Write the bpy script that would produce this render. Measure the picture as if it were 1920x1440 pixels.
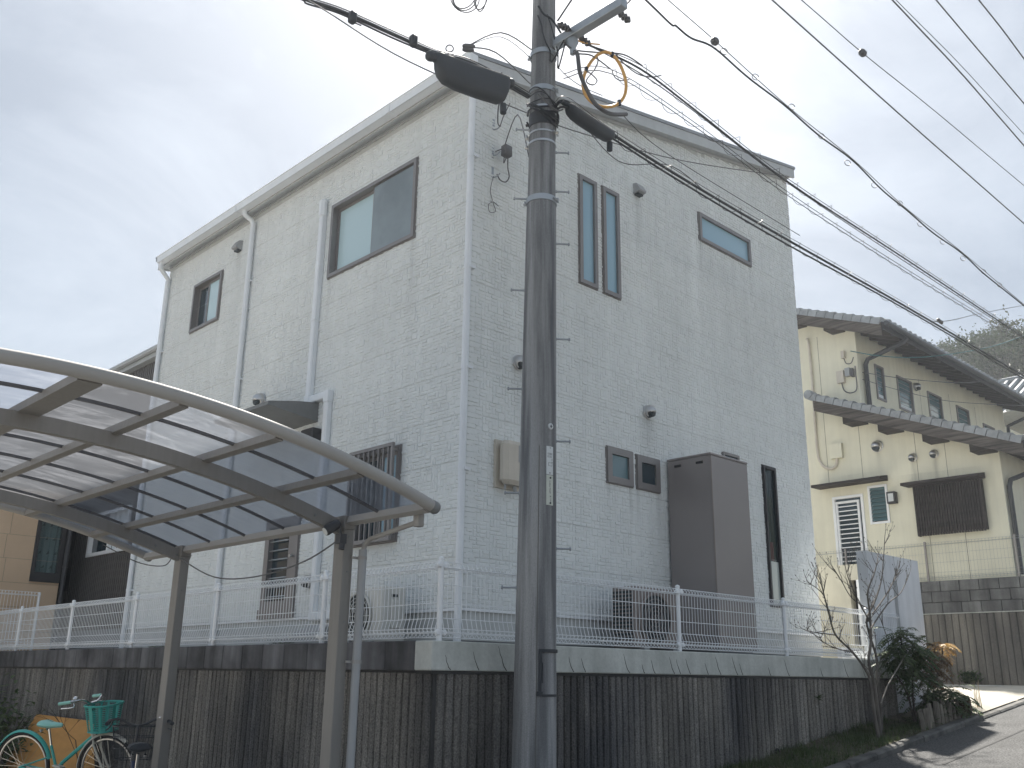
import bpy, math, random
from mathutils import Vector, Matrix
random.seed(7)
PI = math.pi
S = bpy.context.scene
COL = S.collection
for o in list(bpy.data.objects):
    bpy.data.objects.remove(o)

# ------------------------------------------------------------------ camera
RW = ((0.71819, 0.21151, 0.66336), (-0.69620, 0.20077, 0.69006), (0.01270, -0.95645, 0.29039))
EYE = Vector((0, 0, 1.6))
cam_d = bpy.data.cameras.new('camera')
cam = bpy.data.objects.new('camera', cam_d)
COL.objects.link(cam)
cam_d.sensor_width = 36
cam_d.sensor_fit = 'HORIZONTAL'
cam_d.lens = 33.75
cam_d.clip_start = 0.05
cam_d.clip_end = 3000
cam.matrix_world = Matrix(((RW[0][0], -RW[0][1], -RW[0][2], 0), (RW[1][0], -RW[1][1], -RW[1][2], 0),
                           (RW[2][0], -RW[2][1], -RW[2][2], 1.6), (0, 0, 0, 1)))
S.camera = cam

# ------------------------------------------------------------------ sky, sun, exposure
SUN_AZ = math.radians(46)          # from +X towards +Y
SUN_EL = math.radians(51)
world = bpy.data.worlds.new('World')
S.world = world
world.use_nodes = True
nt = world.node_tree
nt.nodes.clear()
def wn(t, **k):
    n = nt.nodes.new(t)
    for a, v in k.items():
        setattr(n, a, v)
    return n
sky = wn('ShaderNodeTexSky', sky_type='NISHITA', sun_disc=False, sun_elevation=SUN_EL, sun_rotation=PI/2 - SUN_AZ,
         air_density=1.0, dust_density=3.0, ozone_density=1.0)
tc = wn('ShaderNodeTexCoord')
mp = wn('ShaderNodeMapping')
mp.inputs['Scale'].default_value = (1.0, 1.35, 2.3)
mp.inputs['Rotation'].default_value = (0.2, 0.1, 0.7)
n1 = wn('ShaderNodeTexNoise')
n1.inputs['Scale'].default_value = 2.6
n1.inputs['Detail'].default_value = 7
n1.inputs['Roughness'].default_value = 0.55
n1.inputs['Distortion'].default_value = 0.5
cr = wn('ShaderNodeValToRGB')
cr.color_ramp.elements[0].position = 0.37
cr.color_ramp.elements[0].color = (0.78, 1.00, 1.24, 1)
cr.color_ramp.elements[1].position = 0.62
cr.color_ramp.elements[1].color = (1.62, 1.86, 2.12, 1)
mxs = wn('ShaderNodeMix', data_type='RGBA')
mxs.inputs[0].default_value = 0.86
# the veil of thin cloud is brightest around the sun
vd = wn('ShaderNodeVectorMath', operation='DOT_PRODUCT')
nrm = wn('ShaderNodeVectorMath', operation='NORMALIZE')
vd.inputs[1].default_value = (math.cos(SUN_AZ)*math.cos(SUN_EL), math.sin(SUN_AZ)*math.cos(SUN_EL), math.sin(SUN_EL))
mr = wn('ShaderNodeMapRange')
mr.inputs['From Min'].default_value = 0.84
mr.inputs['From Max'].default_value = 1.0
mr.inputs['To Min'].default_value = 1.0
mr.inputs['To Max'].default_value = 1.6
mr.interpolation_type = 'SMOOTHSTEP'
mul = wn('ShaderNodeVectorMath', operation='SCALE')
bg = wn('ShaderNodeBackground')
bg.inputs['Strength'].default_value = 0.1
wo = wn('ShaderNodeOutputWorld')
L = nt.links.new
L(tc.outputs['Generated'], mp.inputs['Vector'])
L(mp.outputs[0], n1.inputs['Vector'])
L(n1.outputs[0], cr.inputs[0])
L(sky.outputs[0], mxs.inputs[6])
L(tc.outputs['Generated'], nrm.inputs[0])
L(nrm.outputs[0], vd.inputs[0])
L(vd.outputs['Value'], mr.inputs['Value'])
L(cr.outputs[0], mul.inputs[0])
L(mr.outputs[0], mul.inputs['Scale'])
L(mul.outputs[0], mxs.inputs[7])
L(mxs.outputs[2], bg.inputs['Color'])
L(bg.outputs[0], wo.inputs[0])
sun_d = bpy.data.lights.new('sun', 'SUN')
sun_d.energy = 4.9
sun_d.angle = math.radians(2.0)
sun_d.color = (1.0, 0.95, 0.87)
sun = bpy.data.objects.new('sun', sun_d)
COL.objects.link(sun)
sd = Vector((math.cos(SUN_AZ)*math.cos(SUN_EL), math.sin(SUN_AZ)*math.cos(SUN_EL), math.sin(SUN_EL)))
sun.rotation_euler = sd.to_track_quat('Z', 'Y').to_euler()
sun.location = (0, 0, 30)
S.view_settings.view_transform = 'Standard'
S.view_settings.look = 'None'
S.view_settings.exposure = 1.5
S.view_settings.gamma = 1.0
S.view_settings.use_curve_mapping = False

# ------------------------------------------------------------------ placing helpers: a ray of the survey camera cut with a plane of the place
def ray(x, y):
    d = (x - 960, y - 720, 1800)
    return Vector([sum(RW[i][j]*d[j] for j in range(3)) for i in range(3)])
def wx(x, y, X):
    r = ray(x, y); return EYE + r*(X/r.x)
def wy(x, y, Y):
    r = ray(x, y); return EYE + r*(Y/r.y)
def wz(x, y, z):
    r = ray(x, y); return EYE + r*((z - EYE.z)/r.z)
def gz(X):
    return max(0.24, -0.399 + 0.115*X)

# ------------------------------------------------------------------ materials
MATS = {}
def mat(name, col, rough=0.7, metal=0.0, var=0.15, scale=4.0, stretch=(1, 1, 1), bump=0.0, bscale=60.0, col2=None,
        streak=0.0, spec=0.4, rnd=0.0, fine=0.0, lo=0.35, hi=0.65):
    m = bpy.data.materials.new(name)
    m.use_nodes = True
    t = m.node_tree
    N = t.nodes
    b = N['Principled BSDF']
    def nn(ty, **k):
        n = N.new(ty)
        for a, v in k.items():
            setattr(n, a, v)
        return n
    lk = t.links.new
    geo = nn('ShaderNodeNewGeometry')
    mpn = nn('ShaderNodeMapping')
    mpn.inputs['Scale'].default_value = stretch
    lk(geo.outputs['Position'], mpn.inputs['Vector'])
    noi = nn('ShaderNodeTexNoise')
    noi.inputs['Scale'].default_value = scale
    noi.inputs['Detail'].default_value = 6
    noi.inputs['Roughness'].default_value = 0.6
    lk(mpn.outputs[0], noi.inputs['Vector'])
    ramp = nn('ShaderNodeValToRGB')
    c2 = col2 or tuple(c*(1 - var) for c in col)
    ramp.color_ramp.elements[0].position = lo
    ramp.color_ramp.elements[0].color = (*c2, 1)
    ramp.color_ramp.elements[1].position = hi
    ramp.color_ramp.elements[1].color = (*[c*(1 + (var*0.4 if not col2 else 0)) for c in col], 1)
    lk(noi.outputs[0], ramp.inputs[0])
    out = ramp.outputs[0]
    def mult(fac_out, amount_lo, prev):
        mr_ = nn('ShaderNodeMapRange')
        mr_.inputs['From Min'].default_value = 0.3
        mr_.inputs['From Max'].default_value = 0.7
        mr_.inputs['To Min'].default_value = amount_lo
        mr_.inputs['To Max'].default_value = 1.0 + (1 - amount_lo)*0.3
        lk(fac_out, mr_.inputs['Value'])
        sc_ = nn('ShaderNodeVectorMath', operation='SCALE')
        lk(prev, sc_.inputs[0])
        lk(mr_.outputs[0], sc_.inputs['Scale'])
        return sc_.outputs[0]
    if streak:
        m2 = nn('ShaderNodeMapping')
        m2.inputs['Scale'].default_value = (1, 1, 0.06)
        lk(geo.outputs['Position'], m2.inputs['Vector'])
        s2 = nn('ShaderNodeTexNoise')
        s2.inputs['Scale'].default_value = 7
        s2.inputs['Detail'].default_value = 5
        lk(m2.outputs[0], s2.inputs['Vector'])
        out = mult(s2.outputs[0], 1 - streak, out)
    if fine:
        f2 = nn('ShaderNodeTexNoise')
        f2.inputs['Scale'].default_value = bscale
        f2.inputs['Detail'].default_value = 3
        lk(geo.outputs['Position'], f2.inputs['Vector'])
        out = mult(f2.outputs[0], 1 - fine, out)
    if rnd:
        oi = nn('ShaderNodeObjectInfo')
        mr_ = nn('ShaderNodeMapRange')
        mr_.inputs['To Min'].default_value = 1 - rnd
        mr_.inputs['To Max'].default_value = 1 + rnd*0.8
        lk(oi.outputs['Random'], mr_.inputs['Value'])
        sc_ = nn('ShaderNodeVectorMath', operation='SCALE')
        lk(out, sc_.inputs[0])
        lk(mr_.outputs[0], sc_.inputs['Scale'])
        out = sc_.outputs[0]
    lk(out, b.inputs['Base Color'])
    b.inputs['Roughness'].default_value = rough
    b.inputs['Metallic'].default_value = metal
    b.inputs['Specular IOR Level'].default_value = spec
    if bump:
        bn = nn('ShaderNodeTexNoise')
        bn.inputs['Scale'].default_value = bscale
        bn.inputs['Detail'].default_value = 4
        lk(geo.outputs['Position'], bn.inputs['Vector'])
        bp = nn('ShaderNodeBump')
        bp.inputs['Strength'].default_value = bump
        bp.inputs['Distance'].default_value = 0.01
        lk(bn.outputs[0], bp.inputs['Height'])
        lk(bp.outputs[0], b.inputs['Normal'])
    MATS[name] = m
    return m

def add_stains(m, stains):
    # rain and exhaust streaks with a shape of their own: (u axis 0=x 1=y, u, top z, half width, length, gain)
    t = m.node_tree; N = t.nodes; lk = t.links.new
    b = N['Principled BSDF']
    src = b.inputs['Base Color'].links[0].from_socket
    geo = N.new('ShaderNodeNewGeometry')
    sep = N.new('ShaderNodeSeparateXYZ')
    lk(geo.outputs['Position'], sep.inputs[0])
    no = N.new('ShaderNodeTexNoise'); no.inputs['Scale'].default_value = 14; no.inputs['Detail'].default_value = 4
    mpn = N.new('ShaderNodeMapping'); mpn.inputs['Scale'].default_value = (1, 1, 0.12)
    lk(geo.outputs['Position'], mpn.inputs['Vector']); lk(mpn.outputs[0], no.inputs['Vector'])
    def ma(op, a, c=None, clamp=False):
        n = N.new('ShaderNodeMath'); n.operation = op; n.use_clamp = clamp
        for i, v in enumerate((a, c)):
            if v is None: continue
            if isinstance(v, (int, float)): n.inputs[i].default_value = v
            else: lk(v, n.inputs[i])
        return n.outputs[0]
    for (ax, u, z, hw, ln, gain) in stains:
        du = ma('ABSOLUTE', ma('SUBTRACT', sep.outputs[ax], u))
        side = ma('SUBTRACT', 1.0, ma('DIVIDE', du, hw), True)
        dz_ = ma('SUBTRACT', z, sep.outputs[2])
        below = ma('GREATER_THAN', dz_, 0.0)
        fade = ma('SUBTRACT', 1.0, ma('DIVIDE', dz_, ln), True)
        k = ma('MULTIPLY', ma('MULTIPLY', ma('MULTIPLY', side, below), fade), ma('MULTIPLY', no.outputs[0], 1.6))
        f = ma('ADD', 1.0, ma('MULTIPLY', k, gain))
        sc_ = N.new('ShaderNodeVectorMath'); sc_.operation = 'SCALE'
        lk(src, sc_.inputs[0]); lk(f, sc_.inputs['Scale'])
        src = sc_.outputs[0]
    lk(src, b.inputs['Base Color'])

def glass_mat(name, col, rough=0.05, alpha=1.0):
    m = bpy.data.materials.new(name)
    m.use_nodes = True
    t = m.node_tree
    N = t.nodes
    b = N['Principled BSDF']
    b.inputs['Base Color'].default_value = (*col, 1)
    b.inputs['Roughness'].default_value = rough
    b.inputs['Specular IOR Level'].default_value = 0.9
    geo = N.new('ShaderNodeNewGeometry')
    bn = N.new('ShaderNodeTexNoise')
    bn.inputs['Scale'].default_value = 1.6
    t.links.new(geo.outputs['Position'], bn.inputs['Vector'])
    bp = N.new('ShaderNodeBump')
    bp.inputs['Strength'].default_value = 0.04
    bp.inputs['Distance'].default_value = 0.05
    t.links.new(bn.outputs[0], bp.inputs['Height'])
    t.links.new(bp.outputs[0], b.inputs['Normal'])
    if alpha < 1:
        tr = N.new('ShaderNodeBsdfTransparent')
        tr.inputs['Color'].default_value = (0.86, 0.93, 0.93, 1)
        mx = N.new('ShaderNodeMixShader')
        mx.inputs[0].default_value = alpha
        out = N['Material Output']
        t.links.new(tr.outputs[0], mx.inputs[1])
        t.links.new(b.outputs[0], mx.inputs[2])
        t.links.new(mx.outputs[0], out.inputs[0])
    MATS[name] = m
    return m

def poly_mat(name):
    # smoky polycarbonate sheet with dusty smears
    m = bpy.data.materials.new(name)
    m.use_nodes = True
    t = m.node_tree
    N = t.nodes
    N.clear()
    lk = t.links.new
    geo = N.new('ShaderNodeNewGeometry')
    mpn = N.new('ShaderNodeMapping')
    mpn.inputs['Scale'].default_value = (1.0, 3.4, 1)
    mpn.inputs['Rotation'].default_value = (0, 0, 0.25)
    lk(geo.outputs['Position'], mpn.inputs['Vector'])
    no = N.new('ShaderNodeTexNoise')
    no.inputs['Scale'].default_value = 1.8
    no.inputs['Detail'].default_value = 8
    no.inputs['Roughness'].default_value = 0.62
    no.inputs['Distortion'].default_value = 1.6
    lk(mpn.outputs[0], no.inputs['Vector'])
    r = N.new('ShaderNodeMapRange')
    r.inputs['From Min'].default_value = 0.48
    r.inputs['From Max'].default_value = 0.72
    r.inputs['To Min'].default_value = 0.09
    r.inputs['To Max'].default_value = 0.20
    lk(no.outputs[0], r.inputs['Value'])
    tr = N.new('ShaderNodeBsdfTransparent')
    tr.inputs['Color'].default_value = (0.42, 0.45, 0.51, 1)
    rf = N.new('ShaderNodeBsdfRefraction')
    rf.inputs['IOR'].default_value = 1.0
    rf.inputs['Roughness'].default_value = 0.32
    rf.inputs['Color'].default_value = (0.44, 0.47, 0.53, 1)
    m0 = N.new('ShaderNodeMixShader')
    m0.inputs[0].default_value = 0.7
    lk(tr.outputs[0], m0.inputs[1])
    lk(rf.outputs[0], m0.inputs[2])
    tl = N.new('ShaderNodeBsdfTranslucent')
    tl.inputs['Color'].default_value = (0.58, 0.60, 0.65, 1)
    m1 = N.new('ShaderNodeMixShader')
    lk(r.outputs[0], m1.inputs[0])
    lk(m0.outputs[0], m1.inputs[1])
    lk(tl.outputs[0], m1.inputs[2])
    gl = N.new('ShaderNodeBsdfGlossy')
    gl.inputs['Roughness'].default_value = 0.25
    gl.inputs['Color'].default_value = (0.7, 0.75, 0.8, 1)
    m2 = N.new('ShaderNodeMixShader')
    m2.inputs[0].default_value = 0.05
    lk(m1.outputs[0], m2.inputs[1])
    lk(gl.outputs[0], m2.inputs[2])
    out = N.new('ShaderNodeOutputMaterial')
    lk(m2.outputs[0], out.inputs[0])
    MATS[name] = m
    return m

def leaf_mat(name, a, b_, tl=0.35, rough=0.5, spec=0.4):
    m = bpy.data.materials.new(name)
    m.use_nodes = True
    t = m.node_tree
    N = t.nodes
    b = N['Principled BSDF']
    lk = t.links.new
    geo = N.new('ShaderNodeNewGeometry')
    no = N.new('ShaderNodeTexNoise')
    no.inputs['Scale'].default_value = 9
    no.inputs['Detail'].default_value = 5
    lk(geo.outputs['Position'], no.inputs['Vector'])
    r = N.new('ShaderNodeValToRGB')
    r.color_ramp.elements[0].position = 0.36
    r.color_ramp.elements[0].color = (*a, 1)
    r.color_ramp.elements[1].position = 0.64
    r.color_ramp.elements[1].color = (*b_, 1)
    lk(no.outputs[0], r.inputs[0])
    lk(r.outputs[0], b.inputs['Base Color'])
    b.inputs['Roughness'].default_value = rough
    b.inputs['Specular IOR Level'].default_value = spec
    tn = N.new('ShaderNodeBsdfTranslucent')
    lk(r.outputs[0], tn.inputs['Color'])
    mx = N.new('ShaderNodeMixShader')
    mx.inputs[0].default_value = tl
    lk(b.outputs[0], mx.inputs[1])
    lk(tn.outputs[0], mx.inputs[2])
    lk(mx.outputs[0], N['Material Output'].inputs[0])
    MATS[name] = m
    return m

mat('siding', (0.78, 0.805, 0.80), 0.75, var=0.06, scale=0.9, streak=0.05, bump=0.2, bscale=140)
mat('siding_joint', (0.56, 0.575, 0.57), 0.8, var=0.1)
mat('white_plastic', (0.83, 0.86, 0.89), 0.35, var=0.05, spec=0.5)
mat('white_metal', (0.86, 0.88, 0.90), 0.4, var=0.05)
mat('foundation', (0.30, 0.315, 0.335), 0.85, var=0.12, bump=0.1)
mat('roof_metal', (0.30, 0.315, 0.33), 0.5, 0.3, var=0.1)
mat('fascia', (0.50, 0.52, 0.53), 0.6, var=0.06, streak=0.06)
mat('sash', (0.27, 0.255, 0.25), 0.45, 0.4, var=0.06)
mat('sash_dark', (0.045, 0.045, 0.05), 0.5, 0.1, var=0.1)
mat('curtain', (0.72, 0.76, 0.78), 0.9, var=0.12, scale=3, stretch=(9, 9, 0.2))
mat('blue_blind', (0.30, 0.47, 0.56), 0.6, var=0.08)
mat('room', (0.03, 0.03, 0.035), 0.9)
mat('insect_screen', (0.25, 0.30, 0.33), 0.6, var=0.2, scale=1.6)
mat('steel', (0.55, 0.55, 0.55), 0.3, 0.9, var=0.1)
mat('galvanised', (0.40, 0.43, 0.46), 0.5, 0.6, var=0.15)
mat('black_rubber', (0.030, 0.036, 0.044), 0.55, var=0.2)
mat('cable_black', (0.035, 0.038, 0.044), 0.5, var=0.2)
mat('cable_grey', (0.12, 0.12, 0.125), 0.5, var=0.2)
mat('cable_teal', (0.05, 0.14, 0.15), 0.5, var=0.2)
mat('orange_pipe', (0.72, 0.40, 0.12), 0.45, var=0.1)
mat('yellow_tape', (0.75, 0.6, 0.1), 0.5)
mat('pole_concrete', (0.37, 0.375, 0.38), 0.85, col2=(0.17, 0.175, 0.185), scale=3.4, stretch=(3.2, 3.2, 0.16), bump=0.3, bscale=140, streak=0.25, fine=0.22, lo=0.38, hi=0.60, spec=0.15)
mat('wall_rib', (0.30, 0.28, 0.25), 0.92, col2=(0.10, 0.10, 0.104), scale=0.75, stretch=(1, 1, 0.45), bump=1.0, bscale=75, streak=0.32, rnd=0.28, fine=0.55, lo=0.38, hi=0.60)
mat('wall_rib_far', (0.30, 0.275, 0.235), 0.92, col2=(0.14, 0.13, 0.12), scale=0.8, stretch=(1, 1, 0.4), bump=0.9, bscale=60, streak=0.35, rnd=0.18, fine=0.25)
mat('wall_core', (0.06, 0.06, 0.06), 0.95, var=0.3)
mat('dirty_cap', (0.175, 0.175, 0.185), 0.9, col2=(0.05, 0.05, 0.055), scale=1.4, streak=0.5, bump=0.3, rnd=0.16)
mat('pale_cap', (0.62, 0.635, 0.60), 0.88, col2=(0.47, 0.49, 0.46), scale=2.2, streak=0.18, bump=0.3, bscale=30, fine=0.08)
mat('crack', (0.13, 0.13, 0.12), 0.95)
mat('block', (0.25, 0.25, 0.245), 0.92, col2=(0.11, 0.11, 0.112), scale=1.3, streak=0.5, bump=0.4, rnd=0.2, fine=0.15)
mat('carport_alu', (0.25, 0.24, 0.225), 0.5, 0.25, var=0.07, stretch=(6, 6, 0.5))
mat('rafter_grey', (0.10, 0.10, 0.105), 0.5)
mat('carport_trim', (0.36, 0.35, 0.335), 0.75, 0.0, var=0.05)
mat('carport_cap', (0.20, 0.205, 0.205), 0.5)
poly_mat('polycarbonate')
mat('grey_plastic', (0.36, 0.37, 0.38), 0.45, var=0.06)
mat('beige_plastic', (0.62, 0.57, 0.49), 0.5, var=0.1, streak=0.08)
mat('ac_white', (0.62, 0.62, 0.59), 0.5, var=0.06)
mat('ac_brown', (0.25, 0.215, 0.20), 0.5, var=0.06)
mat('tank_brown', (0.29, 0.265, 0.26), 0.38, 0.25, var=0.06, scale=1.0)
mat('grille_dark', (0.05, 0.06, 0.065), 0.6)
mat('yellow_wall', (0.80, 0.775, 0.63), 0.85, var=0.07, scale=1.2, streak=0.06, bump=0.12, bscale=60)
mat('joint_dark', (0.30, 0.28, 0.22), 0.9)
mat('dark_wood', (0.040, 0.032, 0.030), 0.75, var=0.4, scale=5, stretch=(1, 0.3, 3), bump=0.3)
mat('weathered_wood', (0.135, 0.118, 0.105), 0.85, col2=(0.035, 0.03, 0.028), scale=4.5, stretch=(1, 0.25, 5), bump=0.3)
mat('tile_grey', (0.30, 0.32, 0.34), 0.42, var=0.2, scale=7, rnd=0.15)
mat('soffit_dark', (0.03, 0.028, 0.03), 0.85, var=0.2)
mat('gutter_dark', (0.055, 0.058, 0.065), 0.45)
mat('stucco_white', (0.72, 0.74, 0.77), 0.9, col2=(0.62, 0.645, 0.675), scale=2, streak=0.12, bump=0.3, bscale=70)
mat('stucco_cream', (0.60, 0.57, 0.47), 0.9, var=0.12, scale=2, streak=0.1, bump=0.3, bscale=70)
mat('tile_pink', (0.55, 0.40, 0.32), 0.5)
mat('cladding_dark', (0.15, 0.142, 0.138), 0.55, 0.2, var=0.12, scale=2, streak=0.12)
mat('beige_siding', (0.64, 0.48, 0.335), 0.8, var=0.06, scale=2, bump=0.1)
mat('asphalt', (0.10, 0.10, 0.10), 0.93, var=0.25, scale=1.6, bump=1.0, bscale=55, fine=0.7)
mat('kerb_concrete', (0.15, 0.145, 0.135), 0.92, col2=(0.06, 0.06, 0.058), scale=5, bump=0.5, bscale=80, rnd=0.15)
mat('drive_concrete', (0.44, 0.41, 0.35), 0.92, var=0.16, scale=1.8, bump=0.4, bscale=90, fine=0.12)
mat('soil', (0.17, 0.15, 0.11), 0.95, col2=(0.08, 0.075, 0.05), scale=8, bump=0.9, bscale=40, fine=0.3)
mat('dirt', (0.35, 0.33, 0.295), 0.95, col2=(0.26, 0.245, 0.22), scale=5, bump=0.8, bscale=40, fine=0.2)
mat('bark', (0.15, 0.135, 0.12), 0.9, var=0.35, scale=14, stretch=(1, 1, 0.3), bump=0.4)
mat('bark_pale', (0.23, 0.21, 0.185), 0.9, var=0.3, scale=14, stretch=(1, 1, 0.3), bump=0.4)
mat('bark_dark', (0.05, 0.04, 0.034), 0.9, var=0.35, scale=14, bump=0.3)
mat('log_wood', (0.25, 0.225, 0.185), 0.92, col2=(0.10, 0.088, 0.072), scale=14, stretch=(1, 1, 0.2), bump=0.5, rnd=0.15)
mat('rot_wood', (0.10, 0.065, 0.045), 0.95, var=0.5, scale=12, bump=0.6)
mat('straw', (0.42, 0.33, 0.18), 0.9, var=0.3, scale=12)
leaf_mat('leaf_dark', (0.038, 0.075, 0.030), (0.11, 0.155, 0.058))
leaf_mat('leaf_bronze', (0.085, 0.045, 0.022), (0.16, 0.10, 0.04))
leaf_mat('leaf_gold', (0.30, 0.16, 0.05), (0.42, 0.28, 0.09))
leaf_mat('leaf_weed', (0.045, 0.08, 0.026), (0.10, 0.135, 0.05))
leaf_mat('leaf_dry', (0.16, 0.12, 0.06), (0.26, 0.20, 0.10))
leaf_mat('leaf_hill', (0.030, 0.045, 0.024), (0.065, 0.085, 0.048), 0.15, 0.95, 0.0)
leaf_mat('leaf_hill_pale', (0.055, 0.065, 0.04), (0.10, 0.11, 0.07), 0.15, 0.95, 0.0)
mat('hill_soil', (0.075, 0.085, 0.05), 0.95, var=0.3, scale=0.4)
mat('mint_paint', (0.06, 0.40, 0.35), 0.35, var=0.06)
mat('mint_pale', (0.30, 0.60, 0.53), 0.45, var=0.06)
mat('ivory_paint', (0.56, 0.53, 0.46), 0.4, var=0.06)
mat('chrome', (0.7, 0.7, 0.7), 0.18, 1.0, var=0.02)
mat('tyre', (0.025, 0.025, 0.027), 0.7, var=0.2)
mat('navy_paint', (0.02, 0.035, 0.085), 0.35)
mat('red_reflector', (0.35, 0.03, 0.03), 0.3)
mat('plywood', (0.50, 0.255, 0.075), 0.8, var=0.1, scale=3, stretch=(1, 1, 3))
mat('plate_white', (0.62, 0.65, 0.66), 0.4, var=0.05)
mat('plate_cream', (0.56, 0.59, 0.53), 0.45, var=0.08)
mat('ink', (0.06, 0.065, 0.075), 0.6)
mat('disc_pale', (0.62, 0.62, 0.60), 0.5, 0.3)
glass_mat('glass', (0.05, 0.075, 0.085), 0.04, 0.30)
glass_mat('glass_dark', (0.025, 0.045, 0.058), 0.05)
glass_mat('glass_frosted', (0.30, 0.47, 0.57), 0.16)
glass_mat('glass_milky', (0.42, 0.47, 0.44), 0.25)
glass_mat('glass_pale', (0.50, 0.66, 0.70), 0.2)
glass_mat('glass_teal', (0.10, 0.18, 0.20), 0.12)
mat('red_print', (0.45, 0.03, 0.05), 0.6)

add_stains(MATS['siding'], [(0, 8.61, 4.50, 0.20, 0.9, -0.28), (0, 9.70, 7.15, 0.13, 3.6, 0.09), (0, 8.53, 7.32, 0.12, 0.8, -0.20), (0, 7.90, 3.62, 0.05, 0.5, -0.20),
    (0, 8.28, 3.62, 0.05, 0.6, -0.22), (0, 8.40, 3.62, 0.05, 0.5, -0.2), (0, 8.77, 3.62, 0.06, 0.6, -0.2), (0, 6.50, 4.6, 0.14, 0.8, -0.22), (0, 9.86, 7.17, 0.05, 0.7, -0.18),
    (0, 11.05, 7.17, 0.05, 0.7, -0.18), (1, 10.63, 4.83, 0.16, 0.6, -0.2), (1, 11.65, 7.3, 0.10, 0.6, -0.22), (1, 7.66, 6.16, 0.05, 0.7, -0.18), (1, 9.27, 6.16, 0.05, 0.8, -0.18), (1, 12.11, 6.37, 0.05, 0.6, -0.18)])
add_stains(MATS['yellow_wall'], [(1, 9.66, 6.66, 0.10, 0.9, -0.25), (1, 8.875, 6.30, 0.09, 0.9, -0.4), (1, 8.40, 6.30, 0.09, 0.8, -0.4), (1, 8.9, 6.02, 0.5, 0.7, -0.15), (1, 8.2, 6.0, 0.9, 0.6, -0.12), (1, 10.3, 6.2, 0.8, 0.5, -0.10)])
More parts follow.
